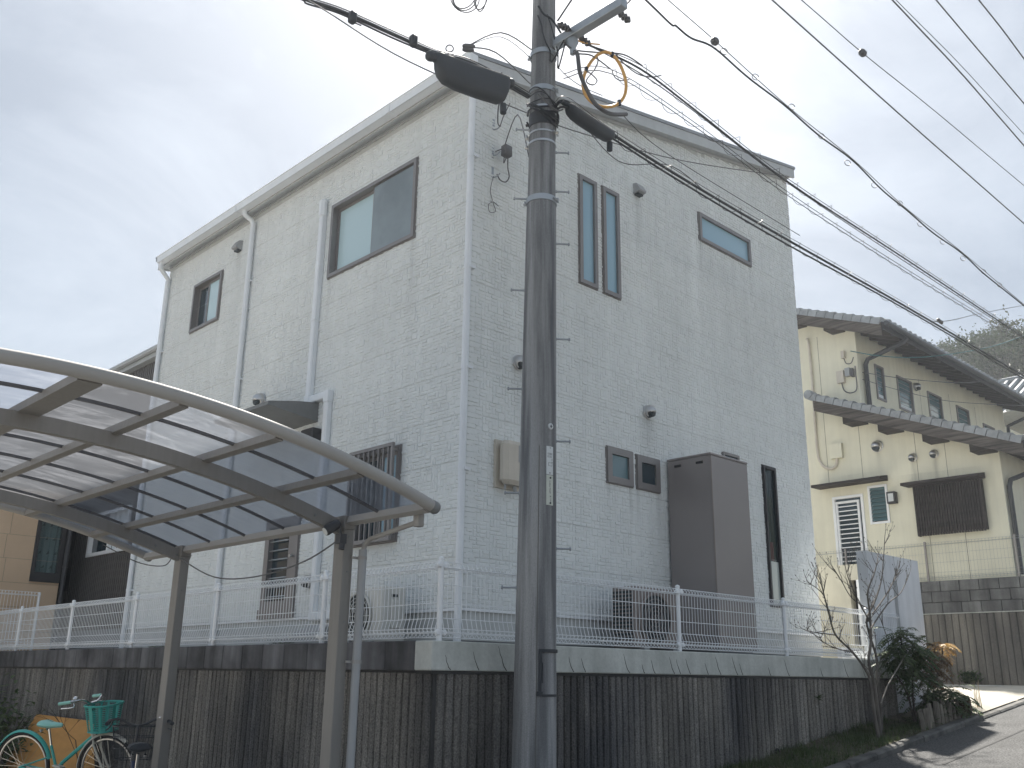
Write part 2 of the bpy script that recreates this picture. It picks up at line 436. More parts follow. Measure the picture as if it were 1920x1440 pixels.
# ------------------------------------------------------------------ mesh helpers
class MB:
    def __init__(s):
        s.v = []; s.f = []; s.sm = []
    def add(s, vs, fs, smooth=False):
        k = len(s.v)
        s.v.extend([tuple(q) for q in vs])
        for f in fs:
            s.f.append(tuple(i + k for i in f)); s.sm.append(smooth)
        return s
    def box(s, x0, x1, y0, y1, z0, z1):
        x0, x1 = min(x0, x1), max(x0, x1); y0, y1 = min(y0, y1), max(y0, y1); z0, z1 = min(z0, z1), max(z0, z1)
        v = [(x0, y0, z0), (x1, y0, z0), (x1, y1, z0), (x0, y1, z0), (x0, y0, z1), (x1, y0, z1), (x1, y1, z1), (x0, y1, z1)]
        return s.add(v, [(0, 3, 2, 1), (4, 5, 6, 7), (0, 1, 5, 4), (1, 2, 6, 5), (2, 3, 7, 6), (3, 0, 4, 7)])
    def bbox(s, x0, x1, y0, y1, z0, z1, b=0.006):
        # box with chamfered vertical and top edges
        x0, x1 = min(x0, x1), max(x0, x1); y0, y1 = min(y0, y1), max(y0, y1)
        r0 = [(x0+b, y0), (x1-b, y0), (x1, y0+b), (x1, y1-b), (x1-b, y1), (x0+b, y1), (x0, y1-b), (x0, y0+b)]
        cx, cy = (x0+x1)/2, (y0+y1)/2
        def ins(p):
            return (p[0] + (b if p[0] < cx else -b)*0.7, p[1] + (b if p[1] < cy else -b)*0.7)
        v = [(*ins(p), z0) for p in r0] + [(*p, z0+b) for p in r0] + [(*p, z1-b) for p in r0] + [(*ins(p), z1) for p in r0]
        f = [tuple(range(7, -1, -1)), tuple(range(24, 32))]
        for k in range(3):
            for i in range(8):
                j = (i+1) % 8
                f.append((k*8+i, k*8+j, k*8+8+j, k*8+8+i))
        return s.add(v, f)
    def hexa(s, a, b):
        # two quads of corresponding corners
        v = list(a) + list(b)
        n = len(a)
        f = [tuple(range(n-1, -1, -1)), tuple(range(n, 2*n))]
        for i in range(n):
            j = (i+1) % n
            f.append((i, j, n+j, n+i))
        return s.add(v, f)
    def tube(s, pts, r, n=6, closed=False, caps=True):
        pts = [Vector(p) for p in pts]
        rs = list(r) if isinstance(r, (list, tuple)) else [r]*len(pts)
        if not closed and len(pts) < 12:
            # extra rings beside each bend keep the shading of long straight runs true
            q, qr = [pts[0]], [rs[0]]
            for i in range(1, len(pts)):
                a, b = pts[i-1], pts[i]
                d = b - a
                if d.length > 10*max(rs[i-1], rs[i]):
                    def bent(k):
                        return 0 < k < len(pts)-1 and (pts[k]-pts[k-1]).angle(pts[k+1]-pts[k], 0) > 0.06
                    f = 2.5*max(rs[i-1], rs[i])/d.length
                    if bent(i-1): q.append(a + d*f); qr.append(rs[i-1] + (rs[i]-rs[i-1])*f)
                    if bent(i): q.append(b - d*f); qr.append(rs[i] - (rs[i]-rs[i-1])*f)
                q.append(b); qr.append(rs[i])
            pts, rs = q, qr
        m = len(pts)
        vs = []
        prev = None
        for i, p in enumerate(pts):
            if closed:
                t = pts[(i+1) % m] - pts[i-1]
            else:
                t = pts[min(i+1, m-1)] - pts[max(i-1, 0)]
            if t.length < 1e-9:
                t = Vector((0, 0, 1))
            t.normalize()
            if prev is None:
                u = t.cross(Vector((0, 0, 1)))
                if u.length < 1e-3:
                    u = t.cross(Vector((1, 0, 0)))
            else:
                u = prev - t*prev.dot(t)
                if u.length < 1e-6:
                    u = t.cross(Vector((0.3, 0.5, 1)))
            u.normalize()
            prev = u
            w = t.cross(u)
            for k in range(n):
                a = 2*PI*k/n
                vs.append(p + (u*math.cos(a) + w*math.sin(a))*rs[i])
        fs = []
        for i in range(m if closed else m-1):
            i2 = (i+1) % m
            for k in range(n):
                k2 = (k+1) % n
                fs.append((i*n+k, i*n+k2, i2*n+k2, i2*n+k))
        s.add(vs, fs, True)
        if caps and not closed:
            k0 = len(s.v) - len(vs)
            s.f.append(tuple(k0+k for k in range(n-1, -1, -1))); s.sm.append(False)
            s.f.append(tuple(k0+(m-1)*n+k for k in range(n))); s.sm.append(False)
        return s
    def lathe(s, c, prof, n=16, axis=(0, 0, 1), caps=True):
        # prof: (radius, height along axis)
        ax = Vector(axis).normalized()
        u = ax.cross(Vector((0, 0, 1)))
        if u.length < 1e-3:
            u = Vector((1, 0, 0))
        u.normalize()
        w = ax.cross(u)
        c = Vector(c)
        vs = []
        for r, h in prof:
            for k in range(n):
                a = 2*PI*k/n
                vs.append(c + ax*h + (u*math.cos(a) + w*math.sin(a))*r)
        fs = []
        for i in range(len(prof)-1):
            for k in range(n):
                k2 = (k+1) % n
                fs.append((i*n+k, i*n+k2, (i+1)*n+k2, (i+1)*n+k))
        s.add(vs, fs, True)
        if caps:
            k0 = len(s.v) - len(vs)
            m = len(prof)
            s.f.append(tuple(k0+k for k in range(n-1, -1, -1))); s.sm.append(False)
            s.f.append(tuple(k0+(m-1)*n+k for k in range(n))); s.sm.append(False)
        return s
    def mesh(s, name, material, origin=(0, 0, 0)):
        me = bpy.data.meshes.new(name)
        o = origin
        me.from_pydata([(v[0]-o[0], v[1]-o[1], v[2]-o[2]) for v in s.v], [], s.f)
        me.polygons.foreach_set('use_smooth', s.sm)
        me.materials.append(MATS[material])
        me.update()
        if any(s.sm): me.set_sharp_from_angle(angle=math.radians(40))
        return me
    def build(s, name, material, parent=None, label=None, loc=None, stuff=False):
        org = Vector(loc) if loc is not None else (WORLD_LOC.get(parent.name, Vector()) if parent else Vector())
        me = s.mesh(name, material, org)
        o = bpy.data.objects.new(name, me)
        COL.objects.link(o)
        if parent:
            o.parent = parent
            o.location = org - WORLD_LOC[parent.name]
        else:
            o.location = org
        WORLD_LOC[o.name] = org
        if label: o['label'] = label
        if stuff: o['kind'] = 'stuff'
        return o
WORLD_LOC = {}
def tag(o, label, cat, group=None):
    o['label'] = label; o['category'] = cat
    if group: o['group'] = group
    return o
def thing(name, label, cat, loc=(0, 0, 0), group=None):
    o = bpy.data.objects.new(name, None)
    COL.objects.link(o)
    o.location = loc
    o.empty_display_size = 0.2
    WORLD_LOC[o.name] = Vector(loc)
    return tag(o, label, cat, group)
def struct(o):
    o['kind'] = 'structure'; return o
def inst(name, me, parent, world=(0, 0, 0), rot=None, scale=None):
    o = bpy.data.objects.new(name, me)
    COL.objects.link(o)
    if parent:
        o.parent = parent
        o.location = Vector(world) - WORLD_LOC[parent.name]
    else:
        o.location = world
    if rot: o.rotation_euler = rot
    if scale: o.scale = scale
    WORLD_LOC[o.name] = Vector(world)
    return o
def copy_tree(o, parent=None):
    c = o.copy(); COL.objects.link(c)
    c.parent = parent
    for ch in list(o.children):
        copy_tree(ch, c)
    return c
# a wall plane: ('x', X) looks towards -X with u = Y ; ('y', Y) looks towards -Y with u = X
def P(pl, u, z, o=0.0):
    return (pl[1] - o, u, z) if pl[0] == 'x' else (u, pl[1] - o, z)
def pbox(mb, pl, u0, u1, z0, z1, o0, o1):
    a, b = P(pl, u0, z0, o0), P(pl, u1, z1, o1)
    return mb.box(a[0], b[0], a[1], b[1], a[2], b[2])
def pframe(mb, pl, u0, u1, z0, z1, o0, o1, w):
    pbox(mb, pl, u0, u1, z1-w, z1, o0, o1); pbox(mb, pl, u0, u1, z0, z0+w, o0, o1)
    pbox(mb, pl, u0, u0+w, z0+w, z1-w, o0, o1); pbox(mb, pl, u1-w, u1, z0+w, z1-w, o0, o1)
    return mb
def wall(mb, pl, u0, u1, z0, z1, holes, th=0.12):
    us = sorted({u0, u1, *[h[0] for h in holes], *[h[1] for h in holes]})
    zs = sorted({z0, z1, *[h[2] for h in holes], *[h[3] for h in holes]})
    for i in range(len(us)-1):
        for j in range(len(zs)-1):
            cu, cz = (us[i]+us[i+1])/2, (zs[j]+zs[j+1])/2
            if any(h[0] < cu < h[1] and h[2] < cz < h[3] for h in holes): continue
            mb.add([P(pl, us[i], zs[j]), P(pl, us[i+1], zs[j]), P(pl, us[i+1], zs[j+1]), P(pl, us[i], zs[j+1])], [(0, 1, 2, 3)])
    for h in holes:
        a, b, c, d = h[:4]
        q = [(a, c), (b, c), (b, d), (a, d)]
        for i in range(4):
            p0, p1 = q[i], q[(i+1) % 4]
            mb.add([P(pl, *p0), P(pl, *p1), P(pl, *p1, -th), P(pl, *p0, -th)], [(0, 1, 2, 3)])
    return mb
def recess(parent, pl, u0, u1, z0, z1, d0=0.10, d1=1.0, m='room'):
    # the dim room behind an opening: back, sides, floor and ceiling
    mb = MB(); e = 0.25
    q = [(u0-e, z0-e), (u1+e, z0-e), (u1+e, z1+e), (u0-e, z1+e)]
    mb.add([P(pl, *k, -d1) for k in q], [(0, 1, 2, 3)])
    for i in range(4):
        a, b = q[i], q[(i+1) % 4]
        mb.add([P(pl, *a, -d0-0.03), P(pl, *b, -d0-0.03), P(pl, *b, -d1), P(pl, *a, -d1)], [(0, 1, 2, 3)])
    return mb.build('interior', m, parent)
def arcpts(c, r, a0, a1, n, ux, uy):
    c, ux, uy = Vector(c), Vector(ux), Vector(uy)
    return [c + ux*(r*math.cos(a0+(a1-a0)*i/n)) + uy*(r*math.sin(a0+(a1-a0)*i/n)) for i in range(n+1)]
def smooth(pts, n=6):
    pts = [Vector(p) for p in pts]
    out = []
    for i in range(len(pts)-1):
        p0, p1, p2, p3 = pts[max(i-1, 0)], pts[i], pts[i+1], pts[min(i+2, len(pts)-1)]
        for k in range(n):
            t = k/n
            out.append(0.5*((2*p1) + (p2-p0)*t + (2*p0-5*p1+4*p2-p3)*t*t + (3*p1-p0-3*p2+p3)*t**3))
    out.append(pts[-1])
    return out
# ================================================================== GROUND, ROAD, KERB
ROADY = 5.14           # road edge along the kerb
mb = MB()
xs = [-400, -60, -20, -6, 0, 3, 5, 5.55, 7, 9, 11, 13, 15, 18, 22, 26, 40]
def gz2(X): return gz(min(X, 26))
xs2 = xs + [400]
for i in range(len(xs2)-1):
    a, b = xs2[i], xs2[i+1]
    c, d = min(gz2(a)-0.02, 1.2), min(gz2(b)-0.02, 1.2)
    mb.add([(a, -400, gz2(a)-0.02), (b, -400, gz2(b)-0.02), (b, ROADY, gz2(b)-0.02), (a, ROADY, gz2(a)-0.02), (a, ROADY+0.05, c), (b, ROADY+0.05, d), (b, 400, d), (a, 400, c)], [(0, 1, 2, 3), (3, 2, 5, 4), (4, 5, 6, 7)])
struct(mb.build('ground', 'dirt'))
mb = MB()
for i in range(1, len(xs)-1):
    a, b = xs[i], xs[i+1]
    yb = ROADY if a > 4.9 else 1.8  # road reach out of view is set for its bounce onto the walls
    mb.add([(a, -14, gz2(a)), (b, -14, gz2(b)), (b, yb, gz2(b)), (a, yb, gz2(a))], [(0, 1, 2, 3)])
struct(mb.build('road', 'asphalt'))
# thin tar line / patch joint on the road
mb = MB()
for i in range(12):
    a, b = 10.4+i*0.5, 10.9+i*0.5
    mb.add([(a, 4.42, gz2(a)+0.004), (b, 4.42, gz2(b)+0.004), (b, 4.455, gz2(b)+0.004), (a, 4.455, gz2(a)+0.004)], [(0, 1, 2, 3)])
struct(mb.build('road_seam', 'wall_core'))
kerb = thing('kerb', 'low grey concrete kerb of single stones between the weedy strip and the asphalt road', 'kerb', (9, 5.2, gz(9)))
kerb['kind'] = 'structure'; del kerb['category']
x = 5.0
random.seed(3)
while x < 24:
    b = x + 0.6
    mb = MB()
    h = 0.065 if b < 13.4 else 0.035
    j = random.uniform(-0.006, 0.006)
    y0, y1 = ROADY-0.012+j, ROADY+0.11+j
    x0, x1 = x+0.005, b-0.005
    v0 = [(x0, y0, gz2(x0)-0.1), (x0, y1, gz2(x0)-0.1), (x0, y1, gz2(x0)+h), (x0, y0+0.02, gz2(x0)+h), (x0, y0, gz2(x0)+h-0.02)]
    v1 = [(x1, y0, gz2(x1)-0.1), (x1, y1, gz2(x1)-0.1), (x1, y1, gz2(x1)+h), (x1, y0+0.02, gz2(x1)+h), (x1, y0, gz2(x1)+h-0.02)]
    mb.hexa(v0, v1)
    mb.build('kerb_stone', 'kerb_concrete', kerb)
    x = b
# strip of soil between kerb and retaining wall
mb = MB()
random.seed(11)
nx, ny = 44, 5
X0, X1 = 4.9, 13.7
def soilz(X, t): return gz2(X) + 0.05 + 0.10*t*t + 0.015*math.sin(X*7+t*3)
vs = []
for i in range(nx+1):
    for j in range(ny+1):
        X = X0+(X1-X0)*i/nx; t = j/ny
        vs.append((X, ROADY+0.10+0.66*t, soilz(X, t)+random.uniform(-0.012, 0.012)))
mb.add(vs, [(i*(ny+1)+j, (i+1)*(ny+1)+j, (i+1)*(ny+1)+j+1, i*(ny+1)+j+1) for i in range(nx) for j in range(ny)], True)
struct(mb.build('soil_strip', 'soil'))
# driveway
mb = MB()
rows = [(ROADY+0.10, None), (5.6, 0.5), (6.2, 1.0), (8, 1.0), (13, 1.0)]
colx = [13.45, 14, 15, 16, 18, 21.0]
def dz(X, t):
    top = 1.50 + 0.05*min(1, (X-13.45)/5)
    low = min(gz2(X)+0.05, top)
    t = 0 if t is None else t
    return low+(top-low)*(t*t*(3-2*t))
vs = [(X, Y, dz(X, t)) for X in colx for (Y, t) in rows]
nr = len(rows)
mb.add(vs, [(i*nr+j, (i+1)*nr+j, (i+1)*nr+j+1, i*nr+j+1) for i in range(len(colx)-1) for j in range(nr-1)], True)
# skirt on the near side
mb.add([(13.45, Y, dz(13.45, t)) for (Y, t) in rows] + [(13.45, Y, 0.5) for (Y, t) in rows], [(j, j+1, nr+j+1, nr+j) for j in range(nr-1)])
struct(mb.build('driveway', 'drive_concrete'))
# raised plot behind the retaining walls
mb = MB()
mb.box(4.98, 12.5, 5.99, 22, -0.2, 1.825)
mb.box(12.5, 13.44, 6.10, 22, -0.2, 1.50)
struct(mb.build('yard', 'dirt'))

# ================================================================== RETAINING WALLS
RIBW = 0.083
def rib_mesh(seed, h, w, mname):
    rr = random.Random(seed)
    mb = MB()
    n = 7
    prof = [(-0.5*w+0.004, 0.0), (-0.5*w+0.010, 0.020), (-0.12*w, 0.026), (0.14*w, 0.024), (0.5*w-0.011, 0.019), (0.5*w-0.004, 0.0)]
    vs = []
    for i in range(n+1):
        z = h*i/n
        for k, (u, o) in enumerate(prof):
            e = rr.uniform(-0.0045, 0.0045) if 0 < k < 5 else 0
            vs.append((u+rr.uniform(-0.0015, 0.0015), -(o+e), z))
    m = len(prof)
    fs = [(i*m+k, i*m+k+1, (i+1)*m+k+1, (i+1)*m+k) for i in range(n) for k in range(m-1)]
    fs += [tuple(n*m+k for k in range(m)), tuple(m-1-k for k in range(m))]
    mb.add(vs, fs)
    return mb.mesh('rib', mname)
ribs = [rib_mesh(k, 1.62, RIBW, 'wall_rib') for k in range(7)]
FY = 5.885       # face of the road-side wall core
FX = 4.875       # face of the carport-side wall core
w1 = thing('retaining_wall', 'dark ribbed concrete retaining wall with pale cracked cement cap, along the road under the white house', 'retaining wall', (8.8, FY, gz(8.8)))
mb = MB(); mb.box(FX+0.0, 12.62, FY, 6.08, -0.3, 1.615)
mb.build('core', 'wall_core', w1)
random.seed(5)
x = FX+0.03
k = 0
while x < 12.6:
    z0 = max(-0.1, gz(x)-0.15)
    sc = (1.612 - z0)/1.62
    inst('rib', random.choice(ribs), w1, (x+RIBW/2, FY, z0), None, (1, random.uniform(0.75, 1.2), sc))
    x += RIBW + (0.022 if k % 24 == 23 else 0)
    k += 1
# pale cap with its slanting drip cracks
mb = MB(); mb.bbox(4.815, 12.63, 5.838, 6.05, 1.632, 1.852, 0.008)
cap = mb.build('cement_cap', 'pale_cap', w1)
mb = MB()
random.seed(8)
x = 5.0
while x < 12.5:
    pts = []
    hh = random.uniform(0.08, 0.2)
    z = 1.64
    for i in range(7):
        t = i/6
        pts.append((x - 0.10*hh/0.2*t**0.7 + random.uniform(-0.004, 0.004), 5.8368, z + hh*t))
    if random.random() < 0.75:
        mb.tube(pts, [0.0035*(1-t/7) + 0.001 for t in range(7)], 4)
    x += random.choice((0.10, 0.16, 0.22, 0.3))
mb.build('crack', 'crack', cap)
mb = MB(); mb.box(4.83, 12.62, 5.856, 6.04, 1.606, 1.633)
mb.build('cap_joint', 'wall_core', w1)
w2 = thing('retaining_wall', 'dark stained ribbed concrete retaining wall with blackened cap pieces, behind the carport posts', 'retaining wall', (FX, 11, gz(4)))
mb = MB(); mb.box(FX, 5.0, 5.9, 21, -0.3, 1.615)
mb.build('core', 'wall_core', w2)
for X in (9.62, 6.95):
    mb = MB(); mb.lathe((X, 5.862, gz(X)+0.16), [(0.034, 0.0), (0.034, 0.018), (0.026, 0.018), (0.024, 0.004)], 12, (0, -1, 0)); dh_ = mb.build('drain_pipe', 'wall_core', w1)
y = 5.90; k = 0
random.seed(6)
while y < 17.5:
    inst('rib', random.choice(ribs), w2, (FX, y+RIBW/2, 0.1), (0, 0, -PI/2), (1, random.uniform(0.75, 1.2), (1.612-0.1)/1.62))
    y += RIBW + (0.022 if k % 24 == 23 else 0)
    k += 1
caps = []
for sd_ in range(4):
    rr = random.Random(sd_)
    mb = MB(); w = 0.372
    mb.bbox(-0.03, 0.17, -w/2, w/2, 0, 0.222, 0.007)
    caps.append(mb.mesh('cap_stone', 'dirty_cap'))
y = 5.838+0.21
random.seed(2)
while y < 21:
    inst('cap_stone', random.choice(caps), w2, (4.848+random.uniform(-0.003, 0.003), y+0.19, 1.631+random.uniform(-0.003, 0.002)))
    y += 0.38
mb = MB(); mb.box(4.852, 5.0, 5.86, 21, 1.612, 1.634)
mb.build('cap_joint', 'wall_core', w2)

# ================================================================== MESH FENCES
def mesh_panel(L_, h, mname='white_metal', step=0.05, r=0.0033, curl=True):
    # local: along +X, height +Z, bulge towards -Y
    mb = MB()
    n = int(L_/step)
    off = (L_ - n*step)/2
    if curl:
        prof = [(0.035, h-0.045), (0.0, h-0.005), (-0.03, h-0.05), (-0.006, h-0.062), (-0.006, 0.17), (-0.030, 0.09), (-0.030, 0.055), (0.0, 0.015), (0.028, 0.05), (0.0, 0.085)]
    else:
        prof = [(0.0, h), (0.0, 0.0)]
    for i in range(n+1):
        x = off + i*step
        mb.tube([(x, p[0], p[1]) for p in prof], r, 4, caps=False)
    for z, y in ((h-0.06, -0.002), (h*0.70, -0.004), (h*0.46, -0.004), (0.16, -0.003), (0.085, -0.004)) if curl else ((h, 0), (h*0.66, 0), (h*0.33, 0), (0.02, 0)):
        mb.tube([(0.0, y+0.005, z), (L_, y+0.005, z)], r*1.15, 4, caps=False)
    if curl:
        for y, z in ((0.0, h-0.004), (0.035, h-0.046), (-0.03, h-0.051), (0.0, 0.016), (-0.03, 0.056), (0.028, 0.051)):
            mb.tube([(0.0, y, z), (L_, y, z)], r*1.15, 4, caps=False)
    return mb.mesh('mesh_panel', mname)
pm = MB()
pm.lathe((0, 0, -0.05), [(0.023, 0), (0.023, 0.672), (0.0245, 0.673), (0.025, 0.685), (0.014, 0.695), (0.004, 0.698)], 10)
post_me = pm.mesh('post', 'white_metal')
cm = MB()
cm.lathe((0.034, -0.02, 0.015), [(0.004, -0.02), (0.020, -0.018), (0.024, -0.008), (0.024, 0.004), (0.016, 0.012)], 8, (0, -1, 0))
cm.box(0.010, 0.036, -0.026, -0.014, 0.002, 0.03)
clip_me = cm.mesh('clamp', 'white_metal')
def clamps(root, w_, ang):
    for z in (0.05, 0.565):
        inst('clamp', clip_me, root, (w_[0], w_[1], w_[2]+z), (0, 0, ang))
        inst('clamp', clip_me, root, (w_[0], w_[1], w_[2]+z), (0, 0, ang), (-1, 1, 1))
PAN2 = mesh_panel(1.99, 0.60)
def fence(root, p0, dirv, ang, lens, base, panels):
    d = 0.0
    for i, l in enumerate(lens + [None]):
        w_ = (p0[0]+dirv[0]*d, p0[1]+dirv[1]*d, base)
        inst('post', post_me, root, w_)
        clamps(root, w_, ang)
        if l is None: break
        inst('mesh_panel', panels[i], root, (w_[0]+dirv[0]*0.004, w_[1]+dirv[1]*0.004, base+0.012), (0, 0, ang))
        d += l
BZ = 1.850
f1 = thing('mesh_fence', 'white wire mesh fence on the pale cement cap in front of the tall brown tank', 'fence', (8, 5.89, BZ))
fence(f1, (4.93, 5.90), (1, 0), 0, [1.09, 2.0, 2.0, 2.0], BZ, [mesh_panel(1.08, 0.60), PAN2, PAN2, PAN2])
e = MB(); EXT = mesh_panel(0.86, 0.60)
inst('mesh_panel', EXT, f1, (12.03, 5.90, BZ+0.012))
f2 = thing('mesh_fence', 'white wire mesh fence on the blackened cap behind the carport posts', 'fence', (4.93, 12, BZ))
# along +Y, bulging towards -X : rotate +90 and mirror the bulge by scaling
dist = [1.62, 2.0, 2.0, 2.0, 2.0, 2.0]
Y0 = 5.90
P162 = mesh_panel(1.61, 0.60)
yy = Y0
for i, l in enumerate(dist):
    if i > 0:
        inst('post', post_me, f2, (4.93, yy, BZ))
        clamps(f2, (4.93, yy, BZ), -PI/2)
    inst('mesh_panel', P162 if i == 0 else PAN2, f2, (4.93, yy+l-0.004, BZ+0.012), (0, 0, -PI/2))
    yy += l
f3 = thing('mesh_fence', 'white wire mesh fence in front of the beige house at the left edge', 'fence', (4, 16.9, 1.85))
CUR = mesh_panel(1.99, 0.95)
pm = MB(); pm.lathe((0, 0, -0.05), [(0.019, 0), (0.019, 1.02), (0.012, 1.03)], 10)
pl_ = pm.mesh('post', 'white_metal')
for k in range(4):
    inst('post', pl_, f3, (5.6-2*k, 16.9, 1.83))
    if k < 3: inst('mesh_panel', CUR, f3, (5.6-2*k-1.995, 16.9, 1.86))

# ================================================================== WHITE HOUSE
HX, HY, HX2, HY2 = 5.846, 6.683, 12.276, 13.93
ZB = 2.19
house = thing('white_house', 'two storey off white house with block textured siding behind the utility pole', 'house', (9, 10.3, 1.83))
def ztop(X): return 7.88 + 0.2003*(X-5.69)        # top of the roof
def zwall(X): return ztop(X) - 0.17
LW, RWP = ('x', HX), ('y', HY)
# openings (u0,u1,z0,z1)
W_BIG = (7.64, 9.285, 6.175, 7.122)
W_SML = (12.095, 12.93, 6.388, 7.12)
W_GRL = (7.70, 8.445, 2.88, 3.832)
DOORL = (9.50, 10.19, 2.30, 3.30)
W_LAV = (11.2, 11.9, 2.9, 3.8)
LH = [W_BIG, W_SML, W_GRL, DOORL]
S1 = (7.458, 7.738, 5.848, 7.182)
S2 = (7.872, 8.146, 5.842, 7.187)
WH = (9.845, 11.055, 7.182, 7.564)
Q1 = (7.878, 8.292, 3.637, 4.012)
Q2 = (8.392, 8.78, 3.64, 4.0)
TL = (11.042, 11.322, 2.50, 4.30)
RH = [S1, S2, WH, Q1, Q2, TL]
mb = MB()
wall(mb, LW, HY, HY2, 1.9, zwall(HX), LH)
wall(mb, RWP, HX, HX2, 1.9, 7.6, RH)
mb.add([(HX, HY, 7.6), (HX2, HY, 7.6), (HX2, HY, zwall(HX2)), (HX, HY, zwall(HX))], [(0, 1, 2, 3)])
mb.add([(HX2, HY, 1.9), (HX2, HY2, 1.9), (HX2, HY2, zwall(HX2)), (HX2, HY, zwall(HX2))], [(0, 1, 2, 3)])
mb.add([(HX, HY2, 1.9), (HX2, HY2, 1.9), (HX2, HY2, zwall(HX2)), (HX, HY2, zwall(HX))], [(0, 1, 2, 3)])
mb.build('wall', 'siding_joint', house)

def siding_panel(pl, u0, u1, z0, z1, holes, topfn, rr):
    cw = (u1-u0)/max(1, round((u1-u0)/0.043))
    nrow = 12
    ch = (z1-z0)/nrow
    nu = round((u1-u0)/cw)
    occ = [[False]*nu for _ in range(nrow)]
    mb = MB()
    ho = [(max(h[0], u0), min(h[1], u1), max(h[2], z0), min(h[3], z1)) for h in holes if h[0] < u1 and h[1] > u0 and h[2] < z1 and h[3] > z0]
    if topfn is None or z1 < min(topfn(u0), topfn(u1)):
        wall(mb, (pl[0], pl[1]-0.0012), u0, u1, z0, z1, ho, 0.0008)
    for r_ in range(nrow):
        for c_ in range(nu):
            if occ[r_][c_]: continue
            q = rr.random()
            w_, h_ = (2, 1) if q < 0.46 else (3, 1) if q < 0.60 else (1, 2) if q < 0.88 else (1, 1) if q < 0.94 else (2, 2)
            while w_ > 1 and (c_+w_ > nu or any(occ[r_][c_+k] for k in range(w_))): w_ -= 1
            if h_ == 2 and (r_+1 >= nrow or any(occ[r_+1][c_+k] for k in range(w_))): h_ = 1
            for a in range(h_):
                for k in range(w_): occ[r_+a][c_+k] = True
            a0, a1 = u0+c_*cw, u0+(c_+w_)*cw
            b0, b1 = z0+r_*ch, z0+(r_+h_)*ch
            if any(a0 < h[1]-0.01 and a1 > h[0]+0.01 and b0 < h[3]-0.01 and b1 > h[2]+0.01 for h in holes): continue
            if topfn and b1 > min(topfn(a0), topfn(a1)): continue
            g = 0.0025
            a0 += g; a1 -= g; b0 += g; b1 -= g
            i_ = 0.005
            hs = rr.uniform(0.0045, 0.011)
            t = [hs+rr.uniform(-0.002, 0.002) for _ in range(4)]
            base = [(a0, b0), (a1, b0), (a1, b1), (a0, b1)]
            top = [(a0+i_, b0+i_), (a1-i_, b0+i_), (a1-i_, b1-i_), (a0+i_, b1-i_)]
            jz = rr.uniform(-0.003, 0.003)
            mb.add([P(pl, u+rr.uniform(-0.002, 0.002), z+rr.uniform(-0.002, 0.002), 0.0) for u, z in base] + [P(pl, u, z+jz, t[k]) for k, (u, z) in enumerate(top)],
                   [(4, 5, 6, 7), (0, 1, 5, 4), (1, 2, 6, 5), (2, 3, 7, 6), (3, 0, 4, 7)])
    return mb
def split_at(holes, a, b, z0, z1):
    # a window as high as the course leaves separate panel pieces at its sides
    segs = []; c = a
    for h in sorted(holes):
        if h[0] < b and h[1] > a and h[2] < z0+0.03 and h[3] > z1-0.03:
            if h[0]-c > 0.05: segs.append((c, h[0]))
            c = h[1]
    if b-c > 0.05: segs.append((c, b))
    return segs
rr = random.Random(21)
CH = 0.455
z = ZB
while z < 9.0:
    z1 = z+CH-0.004
    um = 9.96 if int(round((z-ZB)/CH)) % 2 == 0 else 10.9
    for (a, b) in ((HY+0.012, um), (um+0.004, HY2)):
        if z < 7.6:
            for (c, d) in split_at(LH, a, b, z, z1):
                m_ = siding_panel(LW, c, d, z, z1, LH, lambda u: zwall(HX)-0.03, rr)
                if m_.f: m_.build('siding_panel', 'siding', house)
    um = 8.9 if int(round((z-ZB)/CH)) % 2 == 0 else 9.5
    for (a, b) in ((HX+0.012, um), (um+0.004, HX2)):
        if z1 > zwall(b): 
            if z > zwall(b): continue
        for (c, d) in split_at(RH, a, b, z, z1):
            m_ = siding_panel(RWP, c, d, z, z1, RH, lambda u: zwall(u)-0.02, rr)
            if m_.f: m_.build('siding_panel', 'siding', house)
    z += CH
# corner piece at the near corner
mb = MB()
z = ZB
while z < zwall(HX)-0.06:
    hh = rr.choice((0.045, 0.05, 0.06))
    o = rr.uniform(0.007, 0.013)
    d1, d2 = rr.choice((0.03, 0.05)), rr.choice((0.05, 0.09, 0.12))
    mb.add([(HX-o, HY-o, z+0.004), (HX-o, HY+d1, z+0.004), (HX-o, HY+d1, z+hh-0.004), (HX-o, HY-o, z+hh-0.004), (HX+d2, HY-o, z+0.004), (HX+d2, HY-o, z+hh-0.004),
            (HX, HY+d1, z), (HX, HY+d1, z+hh), (HX+d2, HY, z), (HX+d2, HY, z+hh), (HX, HY, z), (HX, HY, z+hh)],
           [(0, 1, 2, 3), (0, 3, 5, 4), (3, 2, 7, 11), (3, 11, 9, 5), (0, 10, 6, 1), (0, 4, 8, 10), (4, 5, 9, 8)])
    z += hh
mb.build('corner_trim', 'siding', house)
# foundation, drip edge
mb = MB()
mb.box(HX+0.02, HX2-0.02, HY+0.02, HY2-0.02, 1.78, 2.15)
for y in (8.2, 10.1, 12.3): mb.box(HX+0.012, HX+0.0195, y, y+0.012, 1.8, 2.14)
mb.build('foundation', 'foundation', house)
mb = MB()
mb.box(HX-0.028, HX+0.01, HY-0.028, HY2, 2.158, 2.182)
mb.box(HX+0.0101, HX2, HY-0.028, HY+0.01, 2.158, 2.182)
mb.build('drip_edge', 'white_metal', house)
mb = MB()
mb.box(HX+0.004, HX+0.018, HY+0.004, HY2, 2.10, 2.157)
mb.box(HX+0.0181, HX2, HY+0.004, HY+0.018, 2.10, 2.157)
mb.build('drip_shadow', 'wall_core', house)  # dark strip put in for the shadow under the drip edge
